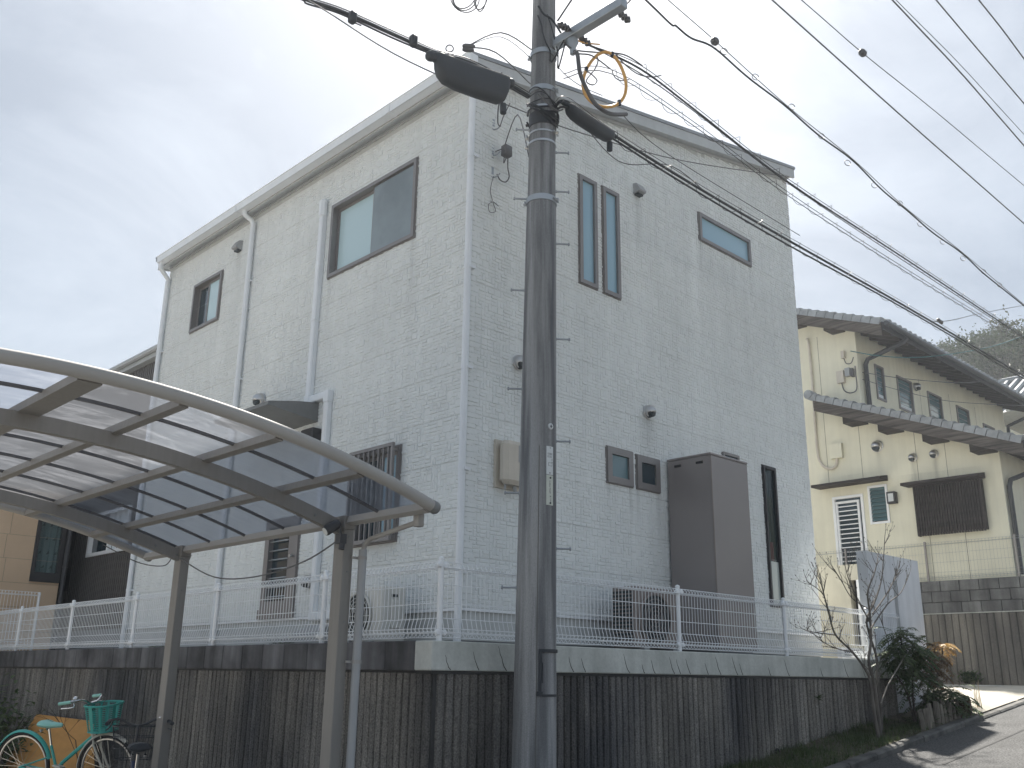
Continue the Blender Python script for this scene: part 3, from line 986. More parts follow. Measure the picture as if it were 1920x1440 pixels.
# roof
RY0, RY1, RX0, RX1 = 6.545, 14.08, 5.70, 12.31
mb = MB()
def slab(xa, xb, ya, yb, t0, t1):
    mb.hexa([(xa, ya, ztop(xa)-t0), (xb, ya, ztop(xb)-t0), (xb, yb, ztop(xb)-t0), (xa, yb, ztop(xa)-t0)],
            [(xa, ya, ztop(xa)-t1), (xb, ya, ztop(xb)-t1), (xb, yb, ztop(xb)-t1), (xa, yb, ztop(xa)-t1)])
slab(RX0-0.05, RX1, RY0-0.012, RY1, 0.045, 0.0)
roof = mb.build('roof', 'roof_metal', house)
y = RY0+0.25
sm_ = MB(); sm_.hexa([(0, -0.012, 0), (6.75, -0.012, 6.75*0.2003), (6.75, 0.012, 6.75*0.2003), (0, 0.012, 0)], [(0, -0.01, 0.032), (6.75, -0.01, 6.75*0.2003+0.032), (6.75, 0.01, 6.75*0.2003+0.032), (0, 0.01, 0.032)])
sme = sm_.mesh('roof_seam', 'roof_metal')
while y < RY1:
    inst('roof_seam', sme, roof, (RX0-0.055, y, ztop(RX0-0.055)))
    y += 0.455
mb = MB(); slab(RX0, RX1-0.02, RY0, RY0+0.03, 0.19, 0.048); slab(RX0, RX1-0.02, RY1-0.03, RY1-0.001, 0.19, 0.048)
mb.hexa([(RX0, RY0+0.031, ztop(RX0)-0.19), (RX0+0.03, RY0+0.031, ztop(RX0)-0.19), (RX0+0.03, RY1-0.031, ztop(RX0)-0.19), (RX0, RY1-0.031, ztop(RX0)-0.19)],
        [(RX0, RY0+0.031, ztop(RX0)-0.05), (RX0+0.03, RY0+0.031, ztop(RX0)-0.05), (RX0+0.03, RY1-0.031, ztop(RX0)-0.05), (RX0, RY1-0.031, ztop(RX0)-0.05)])
mb.build('fascia', 'fascia', house)
mb = MB(); slab(RX0+0.031, RX1-0.03, RY0+0.031, RY1-0.032, 0.165, 0.15)
mb.build('soffit', 'fascia', house)
mb = MB()
def slab2(xa, xb, t0, t1, o0, o1):
    mb.hexa([(xa, HY-o0, zwall(xa)-t0), (xb, HY-o0, zwall(xb)-t0), (xb, HY-o1, zwall(xb)-t0), (xa, HY-o1, zwall(xa)-t0)],
            [(xa, HY-o0, zwall(xa)-t1), (xb, HY-o0, zwall(xb)-t1), (xb, HY-o1, zwall(xb)-t1), (xa, HY-o1, zwall(xa)-t1)])
slab2(HX, HX2, 0.035, -0.003, 0.0, 0.022)
mb.box(HX-0.022, HX, HY+0.01, HY2, zwall(HX)-0.04, zwall(HX)+0.0)
mb.build('frieze', 'fascia', house)
# gutter (open box with a rolled lip) and its end caps
mb = MB()
gy0, gy1, gx0, gx1, g0, g1 = 6.50, 13.86, 5.575, 5.693, 7.715, 7.815
mb.box(gx0+0.012, gx1, gy0, gy1, g0, g0+0.006)
mb.hexa([(gx0+0.012, gy0, g0), (gx0+0.018, gy0, g0), (gx0+0.006, gy0, g1), (gx0, gy0, g1)], [(gx0+0.012, gy1, g0), (gx0+0.018, gy1, g0), (gx0+0.006, gy1, g1), (gx0, gy1, g1)])
mb.box(gx1-0.006, gx1, gy0, gy1, g0+0.006, g1)
mb.tube([(gx0+0.003, gy0, g1), (gx0+0.003, gy1, g1)], 0.011, 6)
mb.box(gx0+0.008, gx1, gy0-0.006, gy0, g0, g1-0.005); mb.box(gx0+0.008, gx1, gy1, gy1+0.006, g0, g1-0.005)
gut = mb.build('gutter', 'white_plastic', house)
jm = MB(); jm.box(gx0-0.004, gx1, -0.03, 0.03, g0-0.006, g1-0.02)
jme = jm.mesh('gutter_joint', 'white_plastic')
for y in (7.9, 11.4): inst('gutter_joint', jme, gut, (0, y, 0))
# downpipes with collars and wall clips
def downpipe(pts, r, label=None, clips=()):
    mb = MB(); mb.tube(pts, r, 12)
    d = mb.build('downpipe', 'white_plastic', house, label)
    for (q, ax, rot) in clips:
        c = MB(); c.lathe(q, [(r+0.004, -0.02), (r+0.004, 0.02)], 12)
        c.box(q[0]-0.006 if ax == 'x' else q[0]-r-0.02, q[0]+r+0.03 if ax == 'x' else q[0]+r+0.02, q[1]-r-0.012 if ax == 'x' else q[1]-0.006, q[1]+r+0.012 if ax == 'x' else q[1]+r+0.03, q[2]-0.012, q[2]+0.012)
        c.build('pipe_clip', 'white_plastic', d)
    return d
px_ = HX-0.055
downpipe([(5.66, 11.26, 7.72), (5.66, 11.26, 7.66), (5.70, 11.25, 7.63), (px_-0.03, 11.24, 7.60), (px_, 11.238, 7.55), (px_, 11.235, 1.84)], 0.034,
         clips=[((px_, 11.235, z), 'x', 0) for z in (6.7, 5.3, 3.9, 2.6)])
downpipe([(5.63, 13.80, 7.72), (5.63, 13.80, 7.62), (px_, 13.86, 7.50), (px_, 13.86, 1.84)], 0.034, clips=[((px_, 13.86, z), 'x', 0) for z in (6.3, 4.4, 2.7)])
downpipe([(5.64, 6.60, 7.72), (5.66, 6.60, 7.62), (px_, HY-0.004, 7.52), (px_, HY-0.004, 1.84)], 0.036, clips=[((px_, HY-0.004, z), 'x', 0) for z in (6.75, 5.5, 4.45, 3.45, 2.5)])
# air conditioner line cover that jogs round the door canopy
mb = MB()
a, b = 9.47, 9.06
mb.bbox(HX-0.075, HX, a-0.042, a+0.042, 4.70, 7.12, 0.012)
mb.bbox(HX-0.075, HX, b-0.042, a+0.042, 4.612, 4.698, 0.012)
mb.bbox(HX-0.075, HX, b-0.042, b+0.042, 2.22, 4.610, 0.012)
ld = mb.build('line_cover', 'white_plastic', house)
mb = MB()
mb.bbox(HX-0.092, HX-0.001, a-0.055, a+0.055, 7.02, 7.28, 0.03)
mb.build('end_cap', 'white_plastic', ld)
for (q, z0_, z1_) in ((a, 4.60, 4.72), (b, 4.56, 4.70), (a, 5.65, 5.68), (b, 3.4, 3.43)):
    mb = MB(); mb.bbox(HX-0.082, HX-0.001, q-0.05, q+0.05, z0_, z1_, 0.008); mb.build('elbow', 'white_plastic', ld)
mb = MB(); mb.bbox(HX-0.078, HX-0.001, 8.0, b+0.045, 2.135, 2.225, 0.012); mb.build('lower_run', 'white_plastic', ld)

# windows of the white house
def sash(parent, pl, u0, u1, z0, z1, o, fw, m='sash', gm='glass', name='sash_leaf'):
    mb = MB(); pframe(mb, pl, u0, u1, z0, z1, o-0.025, o, fw)
    s_ = mb.build(name, m, parent)
    mb = MB(); pbox(mb, pl, u0+fw-0.002, u1-fw+0.002, z0+fw-0.002, z1-fw+0.002, o-0.016, o-0.010)
    mb.build('pane', gm, s_ if False else parent)
    return s_
def window(pl, op, fw=0.04, label=None, proud=0.035, m='sash', parent=None, name='window'):
    u0, u1, z0, z1 = op
    mb = MB()
    pframe(mb, pl, u0-0.012, u1+0.012, z0-0.012, z1+0.012, -0.09, proud, fw)
    # bevel shadow lip
    pframe(mb, pl, u0-0.022, u1+0.022, z0-0.022, z1+0.022, -0.01, proud-0.017, 0.012)
    w_ = mb.build(name, m, parent or house, label)
    return w_
def sheet(parent, pl, u0, u1, z0, z1, o, m, name='pane', t=0.006):
    mb = MB(); pbox(mb, pl, u0, u1, z0, z1, o-t, o); return mb.build(name, m, parent)
def drape(parent, pl, u0, u1, z0, z1, o, m='curtain', name='curtain', n=None):
    # pleated curtain
    mb = MB(); n = n or int((u1-u0)/0.03)
    vs = []
    for i in range(n+1):
        u = u0+(u1-u0)*i/n
        d = 0.018*math.sin(i*1.9)+0.01*math.sin(i*0.8)
        vs += [P(pl, u, z0, o+d), P(pl, u, z1, o+d)]
    mb.add(vs, [(2*i, 2*i+2, 2*i+3, 2*i+1) for i in range(n)], True)
    return mb.build(name, m, parent)
# big two leaf window: pale curtained leaf left, insect screen right
w_ = window(LW, W_BIG, 0.045)
um = (W_BIG[0]+W_BIG[1])/2
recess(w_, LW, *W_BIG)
sash(w_, LW, um-0.02, W_BIG[1]-0.03, W_BIG[2]+0.03, W_BIG[3]-0.03, -0.045, 0.04, gm='glass_pale')
sash(w_, LW, W_BIG[0]+0.03, um+0.02, W_BIG[2]+0.03, W_BIG[3]-0.03, -0.015, 0.04, gm='glass')
sheet(w_, LW, W_BIG[0]+0.05, um-0.025, W_BIG[2]+0.05, W_BIG[3]-0.05, 0.010, 'insect_screen', 'insect_screen', 0.003)
drape(w_, LW, um, W_BIG[1], W_BIG[2], W_BIG[3], -0.10)
# small upper window: open dark leaf at the left
w_ = window(LW, W_SML, 0.04)
um = 12.54
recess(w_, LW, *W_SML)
sash(w_, LW, W_SML[0]+0.03, um+0.02, W_SML[2]+0.03, W_SML[3]-0.03, -0.02, 0.035, gm='glass_pale')
drape(w_, LW, W_SML[0], um, W_SML[2], W_SML[3], -0.10)
sash(w_, LW, um-0.02, W_SML[1]-0.03, W_SML[2]+0.03, W_SML[3]-0.03, -0.05, 0.035, gm='glass_dark')
# grilled kitchen window
w_ = window(LW, W_GRL, 0.04)
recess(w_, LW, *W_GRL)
um = (W_GRL[0]+W_GRL[1])/2
sash(w_, LW, W_GRL[0]+0.03, um+0.02, W_GRL[2]+0.03, W_GRL[3]-0.03, -0.02, 0.035, gm='glass_frosted')
sash(w_, LW, um-0.02, W_GRL[1]-0.03, W_GRL[2]+0.03, W_GRL[3]-0.03, -0.05, 0.035, gm='glass_dark')
drape(w_, LW, W_GRL[0], um-0.1, W_GRL[2], W_GRL[3], -0.16)
mb = MB(); pframe(mb, LW, W_GRL[0]-0.01, W_GRL[1]+0.01, W_GRL[2]-0.01, W_GRL[3]+0.03, 0.085, 0.115, 0.035)
for u in (W_GRL[0], W_GRL[1]-0.02):
    for z in (W_GRL[2]+0.05, W_GRL[3]-0.05): pbox(mb, LW, u, u+0.02, z, z+0.02, 0.0, 0.085)
gr = mb.build('window_grille', 'sash', w_)
bm_ = MB(); bm_.box(-0.012, 0.012, -0.008, 0.008, W_GRL[2]+0.025, W_GRL[3]-0.005)
bme = bm_.mesh('grille_bar', 'sash')
for k in range(8):
    o = inst('grille_bar', bme, w_, (HX-0.10, W_GRL[0]+0.07+k*0.085, 0))
# louvred back door seen in the gap under the carport roof
w_ = window(LW, DOORL, 0.09, name='back_door', label='brown back door with horizontal bars over dark glass')
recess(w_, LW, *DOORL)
sheet(w_, LW, DOORL[0]+0.08, DOORL[1]-0.08, DOORL[2]+0.08, DOORL[3]-0.05, -0.03, 'glass_dark')
bar = MB(); bar.tube([(0, DOORL[0]+0.22, 0), (0, DOORL[1]-0.07, 0)], 0.008, 6)
bme = bar.mesh('door_bar', 'steel')
for k in range(9): inst('door_bar', bme, w_, (HX-0.01, 0, DOORL[2]+0.13+k*0.105))
mb = MB(); pbox(mb, LW, DOORL[0]+0.08, DOORL[0]+0.22, DOORL[2]+0.08, DOORL[3]-0.08, -0.025, 0.005); mb.build('door_stile', 'sash', w_)
mb = MB(); pbox(mb, LW, DOORL[0]-0.03, DOORL[1]+0.03, DOORL[2]-0.115, DOORL[2]-0.012, -0.01, 0.05); mb.build('threshold', 'sash', w_)
mb = MB(); mb.lathe(P(LW, DOORL[0]+0.06, 2.86, 0.03), [(0.016, 0), (0.018, 0.03), (0.022, 0.035), (0.02, 0.055)], 10, (-1, 0, 0)); mb.build('door_knob', 'steel', w_)
# door canopy
mb = MB()
c0, c1, cz = 9.30, 10.55, 4.51
q = lambda y: [(HX, y, cz-0.13), (HX, y, cz+0.10), (HX-0.30, y, cz+0.06), (HX-0.66, y, cz-0.01), (HX-0.66, y, cz-0.05)]
mb.hexa(q(c0), q(c1))
mb.build('door_canopy', 'carport_cap', house)
mb = MB(); mb.bbox(HX-0.13, HX, 9.20, 9.45, 4.13, 4.28, 0.01); mb.build('porch_lamp', 'sash_dark', house)
# slit windows
for op in (S1, S2):
    w_ = window(RWP, op, 0.05)
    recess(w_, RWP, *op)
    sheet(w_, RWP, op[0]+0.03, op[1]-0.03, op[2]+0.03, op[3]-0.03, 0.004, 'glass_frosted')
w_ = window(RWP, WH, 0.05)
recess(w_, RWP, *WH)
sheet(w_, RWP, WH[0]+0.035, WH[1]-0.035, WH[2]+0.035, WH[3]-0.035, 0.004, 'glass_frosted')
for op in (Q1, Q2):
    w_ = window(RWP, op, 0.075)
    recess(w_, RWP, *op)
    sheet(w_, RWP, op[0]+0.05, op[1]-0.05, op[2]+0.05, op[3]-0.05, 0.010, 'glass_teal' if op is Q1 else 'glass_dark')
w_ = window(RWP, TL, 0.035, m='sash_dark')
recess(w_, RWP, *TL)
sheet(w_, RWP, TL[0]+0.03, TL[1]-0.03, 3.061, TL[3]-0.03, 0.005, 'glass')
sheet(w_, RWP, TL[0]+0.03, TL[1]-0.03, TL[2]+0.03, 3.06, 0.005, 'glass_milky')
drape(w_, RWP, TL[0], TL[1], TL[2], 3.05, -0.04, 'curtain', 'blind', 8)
mb = MB(); pbox(mb, RWP, TL[0]+0.02, TL[1]-0.06, 3.08, 3.32, -0.05, -0.035); mb.build('poster', 'red_print', w_)
mb = MB(); pframe(mb, RWP, 10.10, 10.46, 4.10, 4.335, -0.01, 0.04, 0.03); w_ = mb.build('window', 'sash', house, 'small brown framed window behind the tall brown tank')
sheet(w_, RWP, 10.12, 10.44, 4.12, 4.31, 0.02, 'glass_dark')
# vent hoods
def hood(pl, u, z, r=0.075, m='steel', label=None, parent=None):
    c = Vector(P(pl, u, z, 0.0)); ax = Vector(P(pl, 0, 0, 1)) - Vector(P(pl, 0, 0, 0))
    mb = MB()
    mb.lathe(c, [(r*1.05, 0.012), (r*1.08, 0.022), (r*0.98, 0.028)], 16, ax)
    h_ = mb.build('vent_hood', m, parent or house, label)
    # dome open towards the bottom
    mb = MB(); vs = []; n1, n2 = 12, 8
    uu = Vector(P(pl, 1, 0, 0)) - Vector(P(pl, 0, 0, 0)); zz = Vector((0, 0, 1))
    for i in range(n1+1):
        for j in range(n2+1):
            th = 2*PI*i/n1; ph = (PI*0.5)*j/n2
            p = (uu*math.cos(th) + zz*math.sin(th))*math.cos(ph)*r + ax*math.sin(ph)*r*1.25
            if p.z < -r*0.25: p = p + ax*(-r*0.25-p.z)*0.2; p.z = max(p.z, -r*0.25 - (0.0 if j > 1 else r))
            vs.append(c + ax*0.03 + p)
    mb.add(vs, [(i*(n2+1)+j, (i+1)*(n2+1)+j, (i+1)*(n2+1)+j+1, i*(n2+1)+j+1) for i in range(n1) for j in range(n2)], True)
    mb.build('hood_dome', m, h_)
    mb = MB(); q_ = c + ax*(0.03+r*0.45)
    mb.lathe(c + ax*0.029 + Vector((0, 0, -r*0.30)), [(r*0.72, 0.0), (r*0.66, r*0.9)], 12, ax); mb.build('hood_mouth', 'grille_dark', h_)
    return h_
hood(LW, 10.63, 4.90, 0.085)
hood(LW, 9.21, 2.56, 0.07)
hood(RWP, 8.61, 4.56, 0.075)
hood(RWP, 6.50, 4.66, 0.075)
for pl, u, z in ((LW, 11.65, 7.36), (RWP, 8.53, 7.40)):
    mb = MB(); q = lambda uu: [P(pl, uu, z-0.07, 0), P(pl, uu, z+0.075, 0), P(pl, uu, z+0.06, 0.06), P(pl, uu, z-0.03, 0.11), P(pl, uu, z-0.05, 0.10)]
    mb.hexa(q(u-0.065), q(u+0.065)); h_ = mb.build('vent_cowl', 'grey_plastic', house)
    mb = MB(); pbox(mb, pl, u-0.05, u+0.05, z-0.085, z-0.066, 0.01, 0.07); mb.build('cowl_mouth', 'grille_dark', h_)
# electric meter box
mb = MB()
pbox(mb, RWP, 6.19, 6.56, 3.33, 3.80, 0.0, 0.035)
mbx = mb.build('meter_box', 'beige_plastic', house)
mb = MB(); a, b = P(RWP, 6.21, 3.35, 0.036), P(RWP, 6.54, 3.80, 0.16)
mb.bbox(a[0], b[0], b[1], a[1], 3.36, 3.79, 0.04); mb.build('meter_cover', 'beige_plastic', mbx)
mb = MB(); pbox(mb, RWP, 6.38, 6.52, 3.58, 3.75, 0.158, 0.163); mb.build('meter_glass', 'grey_plastic', mbx)
mb = MB(); mb.tube([P(RWP, 6.27, 3.36, 0.09), P(RWP, 6.27, 3.31, 0.09)], 0.012, 6); mb.build('conduit', 'grey_plastic', mbx)
mb = MB(); mb.tube([P(RWP, 6.40, 3.36, 0.08), P(RWP, 6.42, 3.29, 0.08)], 0.02, 8); mb.build('conduit', 'grey_plastic', mbx)
# service drop brackets
for z in (7.23, 6.92, 6.66):
    mb = MB(); c = Vector(P(RWP, 6.10, z, 0))
    pbox(mb, RWP, 6.085, 6.115, z-0.07, z+0.09, 0.0, 0.006)
    mb.tube([P(RWP, 6.10, z-0.04, 0.006), P(RWP, 6.105, z-0.05, 0.06), P(RWP, 6.12, z-0.02, 0.10)], 0.007, 6)
    mb.build('wire_bracket', 'galvanised', house)
mb = MB()
mb.bbox(6.14, 6.24, HY-0.16, HY-0.08, 6.86, 6.98, 0.008)
mb.tube([(6.12, HY-0.02, 6.93), (6.15, HY-0.12, 6.94)], 0.006, 5)
mb.build('junction_box', 'cable_grey', house)
mb = MB()
mb.tube(smooth([(6.20, HY-0.13, 6.87), (6.22, HY-0.11, 6.74), (6.26, HY-0.09, 6.66), (6.24, HY-0.06, 6.60), (6.17, HY-0.05, 6.60), (6.12, HY-0.05, 6.65)]), 0.007, 5)
mb.tube(smooth([(6.16, HY-0.12, 6.87), (6.17, HY-0.1, 6.78), (6.19, HY-0.12, 6.86)]), 0.006, 5)
mb.tube(smooth([(6.09, HY-0.03, 6.62), (6.06, HY-0.02, 6.45), (6.08, HY-0.03, 6.33), (6.02, HY-0.04, 6.26), (6.05, HY-0.03, 6.19), (6.13, HY-0.03, 6.23), (6.10, HY-0.02, 6.33), (6.17, HY-0.03, 6.30)]), 0.0035, 5)
mb.tube([(6.105, HY-0.10, 7.19), (6.15, HY-0.1, 7.33), (6.2, HY-0.15, 7.5)], 0.006, 5)
mb.build('service_wire', 'cable_grey', house)
# ================================================================== EQUIPMENT BESIDE THE HOUSE
def slats(mb, pts_fn, n):
    for i in range(n): pts_fn(mb, i)
# tall brown tank unit
tank = thing('hot_water_unit', 'tall plain brown metal hot water cabinet standing against the white house wall', 'water heater', (9.3, 6.35, 1.83))
mb = MB(); mb.bbox(8.932, 9.682, 6.05, 6.655, 1.90, 4.015, 0.012); mb.build('cabinet', 'tank_brown', tank)
mb = MB(); mb.bbox(8.928, 9.686, 6.046, 6.659, 4.0155, 4.040, 0.006); mb.build('lid', 'tank_brown', tank)
mb = MB(); mb.box(9.0, 9.65, 6.1, 6.6, 1.80, 1.90); mb.build('base', 'foundation', tank)
for y in (6.20, 6.50):
    mb = MB(); mb.box(8.921, 8.9325, y-0.045, y+0.045, 3.93, 3.955); mb.build('air_slot', 'room', tank)
mb = MB(); mb.tube([(8.926, 6.044, 1.92), (8.926, 6.044, 4.0)], 0.007, 6); mb.build('corner_strip', 'ac_brown', tank)

def ac_unit(label, c, wdir, out, w, d, h, body):
    # c: base corner ; wdir along the front ; out: direction the fan faces
    t = thing('air_conditioner', label, 'air conditioner', c)
    c, wd, ou = Vector(c), Vector(wdir), Vector(out)
    up = Vector((0, 0, 1))
    def pt(u, o, z): return c + wd*u + ou*o + up*z
    def bx(mb, u0, u1, o0, o1, z0, z1):
        mb.hexa([pt(u0, o0, z0), pt(u1, o0, z0), pt(u1, o1, z0), pt(u0, o1, z0)], [pt(u0, o0, z1), pt(u1, o0, z1), pt(u1, o1, z1), pt(u0, o1, z1)])
    mb = MB()
    a, b = pt(0, -d, 0.05), pt(w, 0, h)
    mb.bbox(a.x, b.x, a.y, b.y, 0.05+c.z, h+c.z, 0.012)
    mb.build('casing', body, t)
    for u in (0.1, w-0.18):
        mb = MB(); bx(mb, u, u+0.08, -d-0.02, 0.03, 0.0, 0.06); mb.build('foot', 'grey_plastic', t)
    fc = pt(w*0.42, 0.004, h*0.52)
    R_ = min(h*0.40, w*0.33)
    mb = MB(); mb.lathe(fc, [(R_, 0), (R_, 0.003)], 24, ou); mb.build('fan_opening', 'grille_dark', t)
    mb = MB()
    for k in range(1, 7): 
        mb.tube([fc + ou*0.014 + (wd*math.cos(2*PI*i/20) + up*math.sin(2*PI*i/20))*R_*k/6.2 for i in range(20)], 0.0035, 4, closed=True)
    for k in range(8):
        a_ = 2*PI*k/8
        mb.tube([fc+ou*0.012, fc+ou*0.012+(wd*math.cos(a_)+up*math.sin(a_))*R_], 0.0035, 4)
    mb.tube([fc + ou*0.012 + (wd*math.cos(2*PI*i/24) + up*math.sin(2*PI*i/24))*R_*1.02 for i in range(24)], 0.012, 6, closed=True)
    g = mb.build('fan_grille', body, t); g['kind'] = 'stuff'
    mb = MB()
    for k in range(3):
        a_ = 2*PI*k/3+0.4
        p0 = fc+ou*0.006
        e1 = wd*math.cos(a_)+up*math.sin(a_); e2 = wd*math.cos(a_+0.9)+up*math.sin(a_+0.9)
        mb.add([p0, p0+e1*R_*0.85, p0+e2*R_*0.75+ou*0.004], [(0, 1, 2)])
    mb.build('fan_blade', 'sash_dark', t)
    return t, pt, bx
t, pt, bx = ac_unit('brown air conditioner unit with dark side fins, left of the tall brown cabinet', (7.585, 6.10, 1.83), (1, 0, 0), (0, -1, 0), 0.74, 0.29, 0.64, 'ac_brown')
for k in range(14):
    mb = MB(); z = 0.09+k*0.037
    bx(mb, -0.012, 0.0, -0.27, -0.03, z, z+0.022); mb.build('side_fin', 'grille_dark', t)
t, pt, bx = ac_unit('white air conditioner unit with round fan grille, behind the near carport post', (5.36, 7.86, 1.83), (0, -1, 0), (-1, 0, 0), 0.63, 0.27, 0.545, 'ac_white')
mb = MB(); mb.bbox(5.46, 5.56, 7.21, 7.229, 2.0, 2.25, 0.006); mb.build('valve_cover', 'ac_white', t)
mb = MB(); bx(mb, 0.631, 0.637, -0.17, -0.10, 0.45, 0.475); mb.build('handle_recess', 'grille_dark', t)
# low rounded grey cover next to it
cv = None
mb = MB()
prof = [(-0.24, 0), (-0.24, 0.10), (-0.20, 0.17), (-0.12, 0.215), (0.0, 0.23), (0.12, 0.215), (0.20, 0.17), (0.24, 0.10), (0.24, 0)]
a_ = [(5.42+p[0]*0.62, 8.86 - (0.0 if p[1] > 0.12 else -0.03), 1.835+p[1]*0.55) for p in prof]
b_ = [(5.42+p[0], 8.30, 1.835+p[1]) for p in prof]
c_ = [(5.42+p[0], 7.95, 1.835+p[1]) for p in prof]
n = len(prof)
mb.add(a_+b_+c_, [(i+k*n, i+1+k*n, i+1+(k+1)*n, i+(k+1)*n) for k in range(2) for i in range(n-1)] + [tuple(range(n)), tuple(range(3*n-1, 2*n-1, -1))], True)
cv = mb.build('outlet_cover', 'grey_plastic')
tag(cv, 'low rounded grey plastic cover on the ground beside the white air conditioner', 'cover')

# ================================================================== CARPORT
def cz_(X): return 3.07 - 0.0706*(X-1.65)**2
cp = thing('carport', 'grey aluminium carport with a curved smoky translucent roof on two posts', 'carport', (4.0, 7.2, gz(4)))
CX0 = 1.02
def arc(y, off, x0=CX0, x1=4.03, n=26):
    return [(x0+(x1-x0)*i/n, y, cz_(x0+(x1-x0)*i/n)+off) for i in range(n+1)]
def strip(pts, w, h, mname, name, parent, label=None, ax='y'):
    # a bar of w by h swept along pts (in an X-Z plane)
    mb = MB(); vs = []
    for i, p in enumerate(pts):
        a = Vector(pts[max(i-1, 0)]); b = Vector(pts[min(i+1, len(pts)-1)])
        t = (b-a).normalized(); nrm_ = Vector((-t.z, 0, t.x))
        if nrm_.z < 0: nrm_ = -nrm_
        p = Vector(p)
        for sy, sz in ((-1, -1), (1, -1), (1, 1), (-1, 1)):
            vs.append(p + Vector((0, sy*w/2, 0)) + nrm_*(sz*h/2))
    m = len(pts)
    mb.add(vs, [(i*4+k, i*4+(k+1) % 4, (i+1)*4+(k+1) % 4, (i+1)*4+k) for i in range(m-1) for k in range(4)] + [(3, 2, 1, 0), tuple((m-1)*4+k for k in range(4))])
    return mb.build(name, mname, parent, label)
# end rims
for y, nm in ((4.93, 'near'), (9.29, 'far')):
    mb = MB()
    mb.tube(arc(y, 0.0), 0.040, 12)
    rim = mb.build('end_rim', 'carport_trim', cp)
    mb = MB(); c_ = Vector((4.03, y, cz_(4.03))); mb.lathe(c_ + Vector((-0.015, 0, 0.004)), [(0.043, 0), (0.044, 0.04), (0.036, 0.055)], 10, (1, 0, -0.32)); mb.build('rim_cap', 'carport_cap', rim)
# arched beams on the posts
for y in (5.90, 8.48):
    b = strip(arc(y, -0.082, CX0, 4.06), 0.055, 0.095, 'carport_alu', 'arched_beam', cp)
    for xx in (3.72, 3.93):
        mb = MB(); mb.lathe((xx, y-0.029, cz_(xx)-0.09), [(0.011, 0), (0.010, 0.006), (0.004, 0.008)], 8, (0, -1, 0)); mb.build('bolt', 'carport_cap', b)
# posts
for y in (5.90, 8.48):
    mb = MB(); mb.bbox(3.957, 4.043, y-0.062, y+0.062, gz(4)-0.05, 2.60, 0.004)
    p_ = mb.build('post', 'carport_alu', cp)
    mb = MB(); mb.bbox(3.950, 4.052, y-0.068, y+0.068, 2.6005, 2.70, 0.005); mb.build('beam_bracket', 'carport_alu', p_)
    for z in (2.55, 2.30, 1.95):
        mb = MB(); mb.lathe((4.0, y-0.062, z), [(0.007, 0), (0.006, 0.004)], 6, (0, -1, 0)); mb.build('screw', 'carport_cap', p_)
PX = [4.00, 3.46, 2.86, 2.25, 1.73, 1.06]
RYs = [4.95, 5.48, 6.10, 6.72, 7.33, 7.94, 8.55, 9.27]
for i, X in enumerate(PX):
    w_ = 0.13 if X == 1.73 else 0.055
    h_ = 0.05
    sl = -2*0.0706*(X-1.65)
    mb = MB()
    zc = cz_(X)-0.018
    d = Vector((1, 0, sl)).normalized()*(w_/2); nz = Vector((-sl, 0, 1)).normalized()*(h_/2)
    c_ = Vector((X, 0, zc))
    q = [c_-d-nz, c_+d-nz, c_+d+nz, c_-d+nz]
    mb.hexa([(p.x, 4.955, p.z) for p in q], [(p.x, 9.265, p.z) for p in q])
    mb.build('purlin' if i else 'eave_rail', 'carport_trim' if i == 0 else 'carport_alu', cp)
for y in RYs[1:-1]:
    pts = [(x_, y_, z_) for x_, y_, z_ in arc(y, 0.006, 1.06, 3.98, 20)]
    strip(pts, 0.017, 0.020, 'rafter_grey', 'rafter', cp)
for i in range(len(PX)-1):
    for j in range(len(RYs)-1):
        x1, x0 = PX[i], PX[i+1]
        y0, y1 = RYs[j], RYs[j+1]
        mb = MB(); vs = []; n = 6
        for k in range(n+1):
            X = x0+(x1-x0)*k/n
            for y in (y0, y1): 
                vs.append((X, y, cz_(X)+0.022))
        for k in range(n+1):
            X = x0+(x1-x0)*k/n
            for y in (y0, y1): 
                vs.append((X, y, cz_(X)+0.0245))
        m = 2*(n+1)
        fs = [(2*k, 2*k+2, 2*k+3, 2*k+1) for k in range(n)]
        mb.add(vs[:m], fs, True)
        mb.build('roof_panel', 'polycarbonate', cp)
# eave gutter, bracket pipe and downpipe
mb = MB(); mb.bbox(4.03, 4.11, 4.99, 9.24, 2.652, 2.712, 0.01); mb.build('eave_gutter', 'carport_alu', cp)
mb = MB(); mb.bbox(4.045, 4.10, 5.10, 5.16, 2.56, 2.651, 0.006)
mb.tube([(4.07, 5.16, 2.59), (4.09, 5.70, 2.53), (4.09, 5.765, 2.49), (4.09, 5.78, 2.44)], 0.019, 8)
mb.build('outlet_pipe', 'carport_trim', cp)
mb = MB(); mb.tube([(4.09, 5.782, 2.46), (4.09, 5.79, 0.22)], 0.030, 10); dp = mb.build('downpipe', 'grey_plastic', cp)
for z in (2.40, 1.68, 0.9):
    mb = MB(); mb.lathe((4.09, 5.785, z-0.012), [(0.034, 0), (0.034, 0.024)], 10); mb.box(4.02, 4.09, 5.80, 5.82, z-0.008, z+0.008); mb.build('pipe_clip', 'carport_trim', dp)
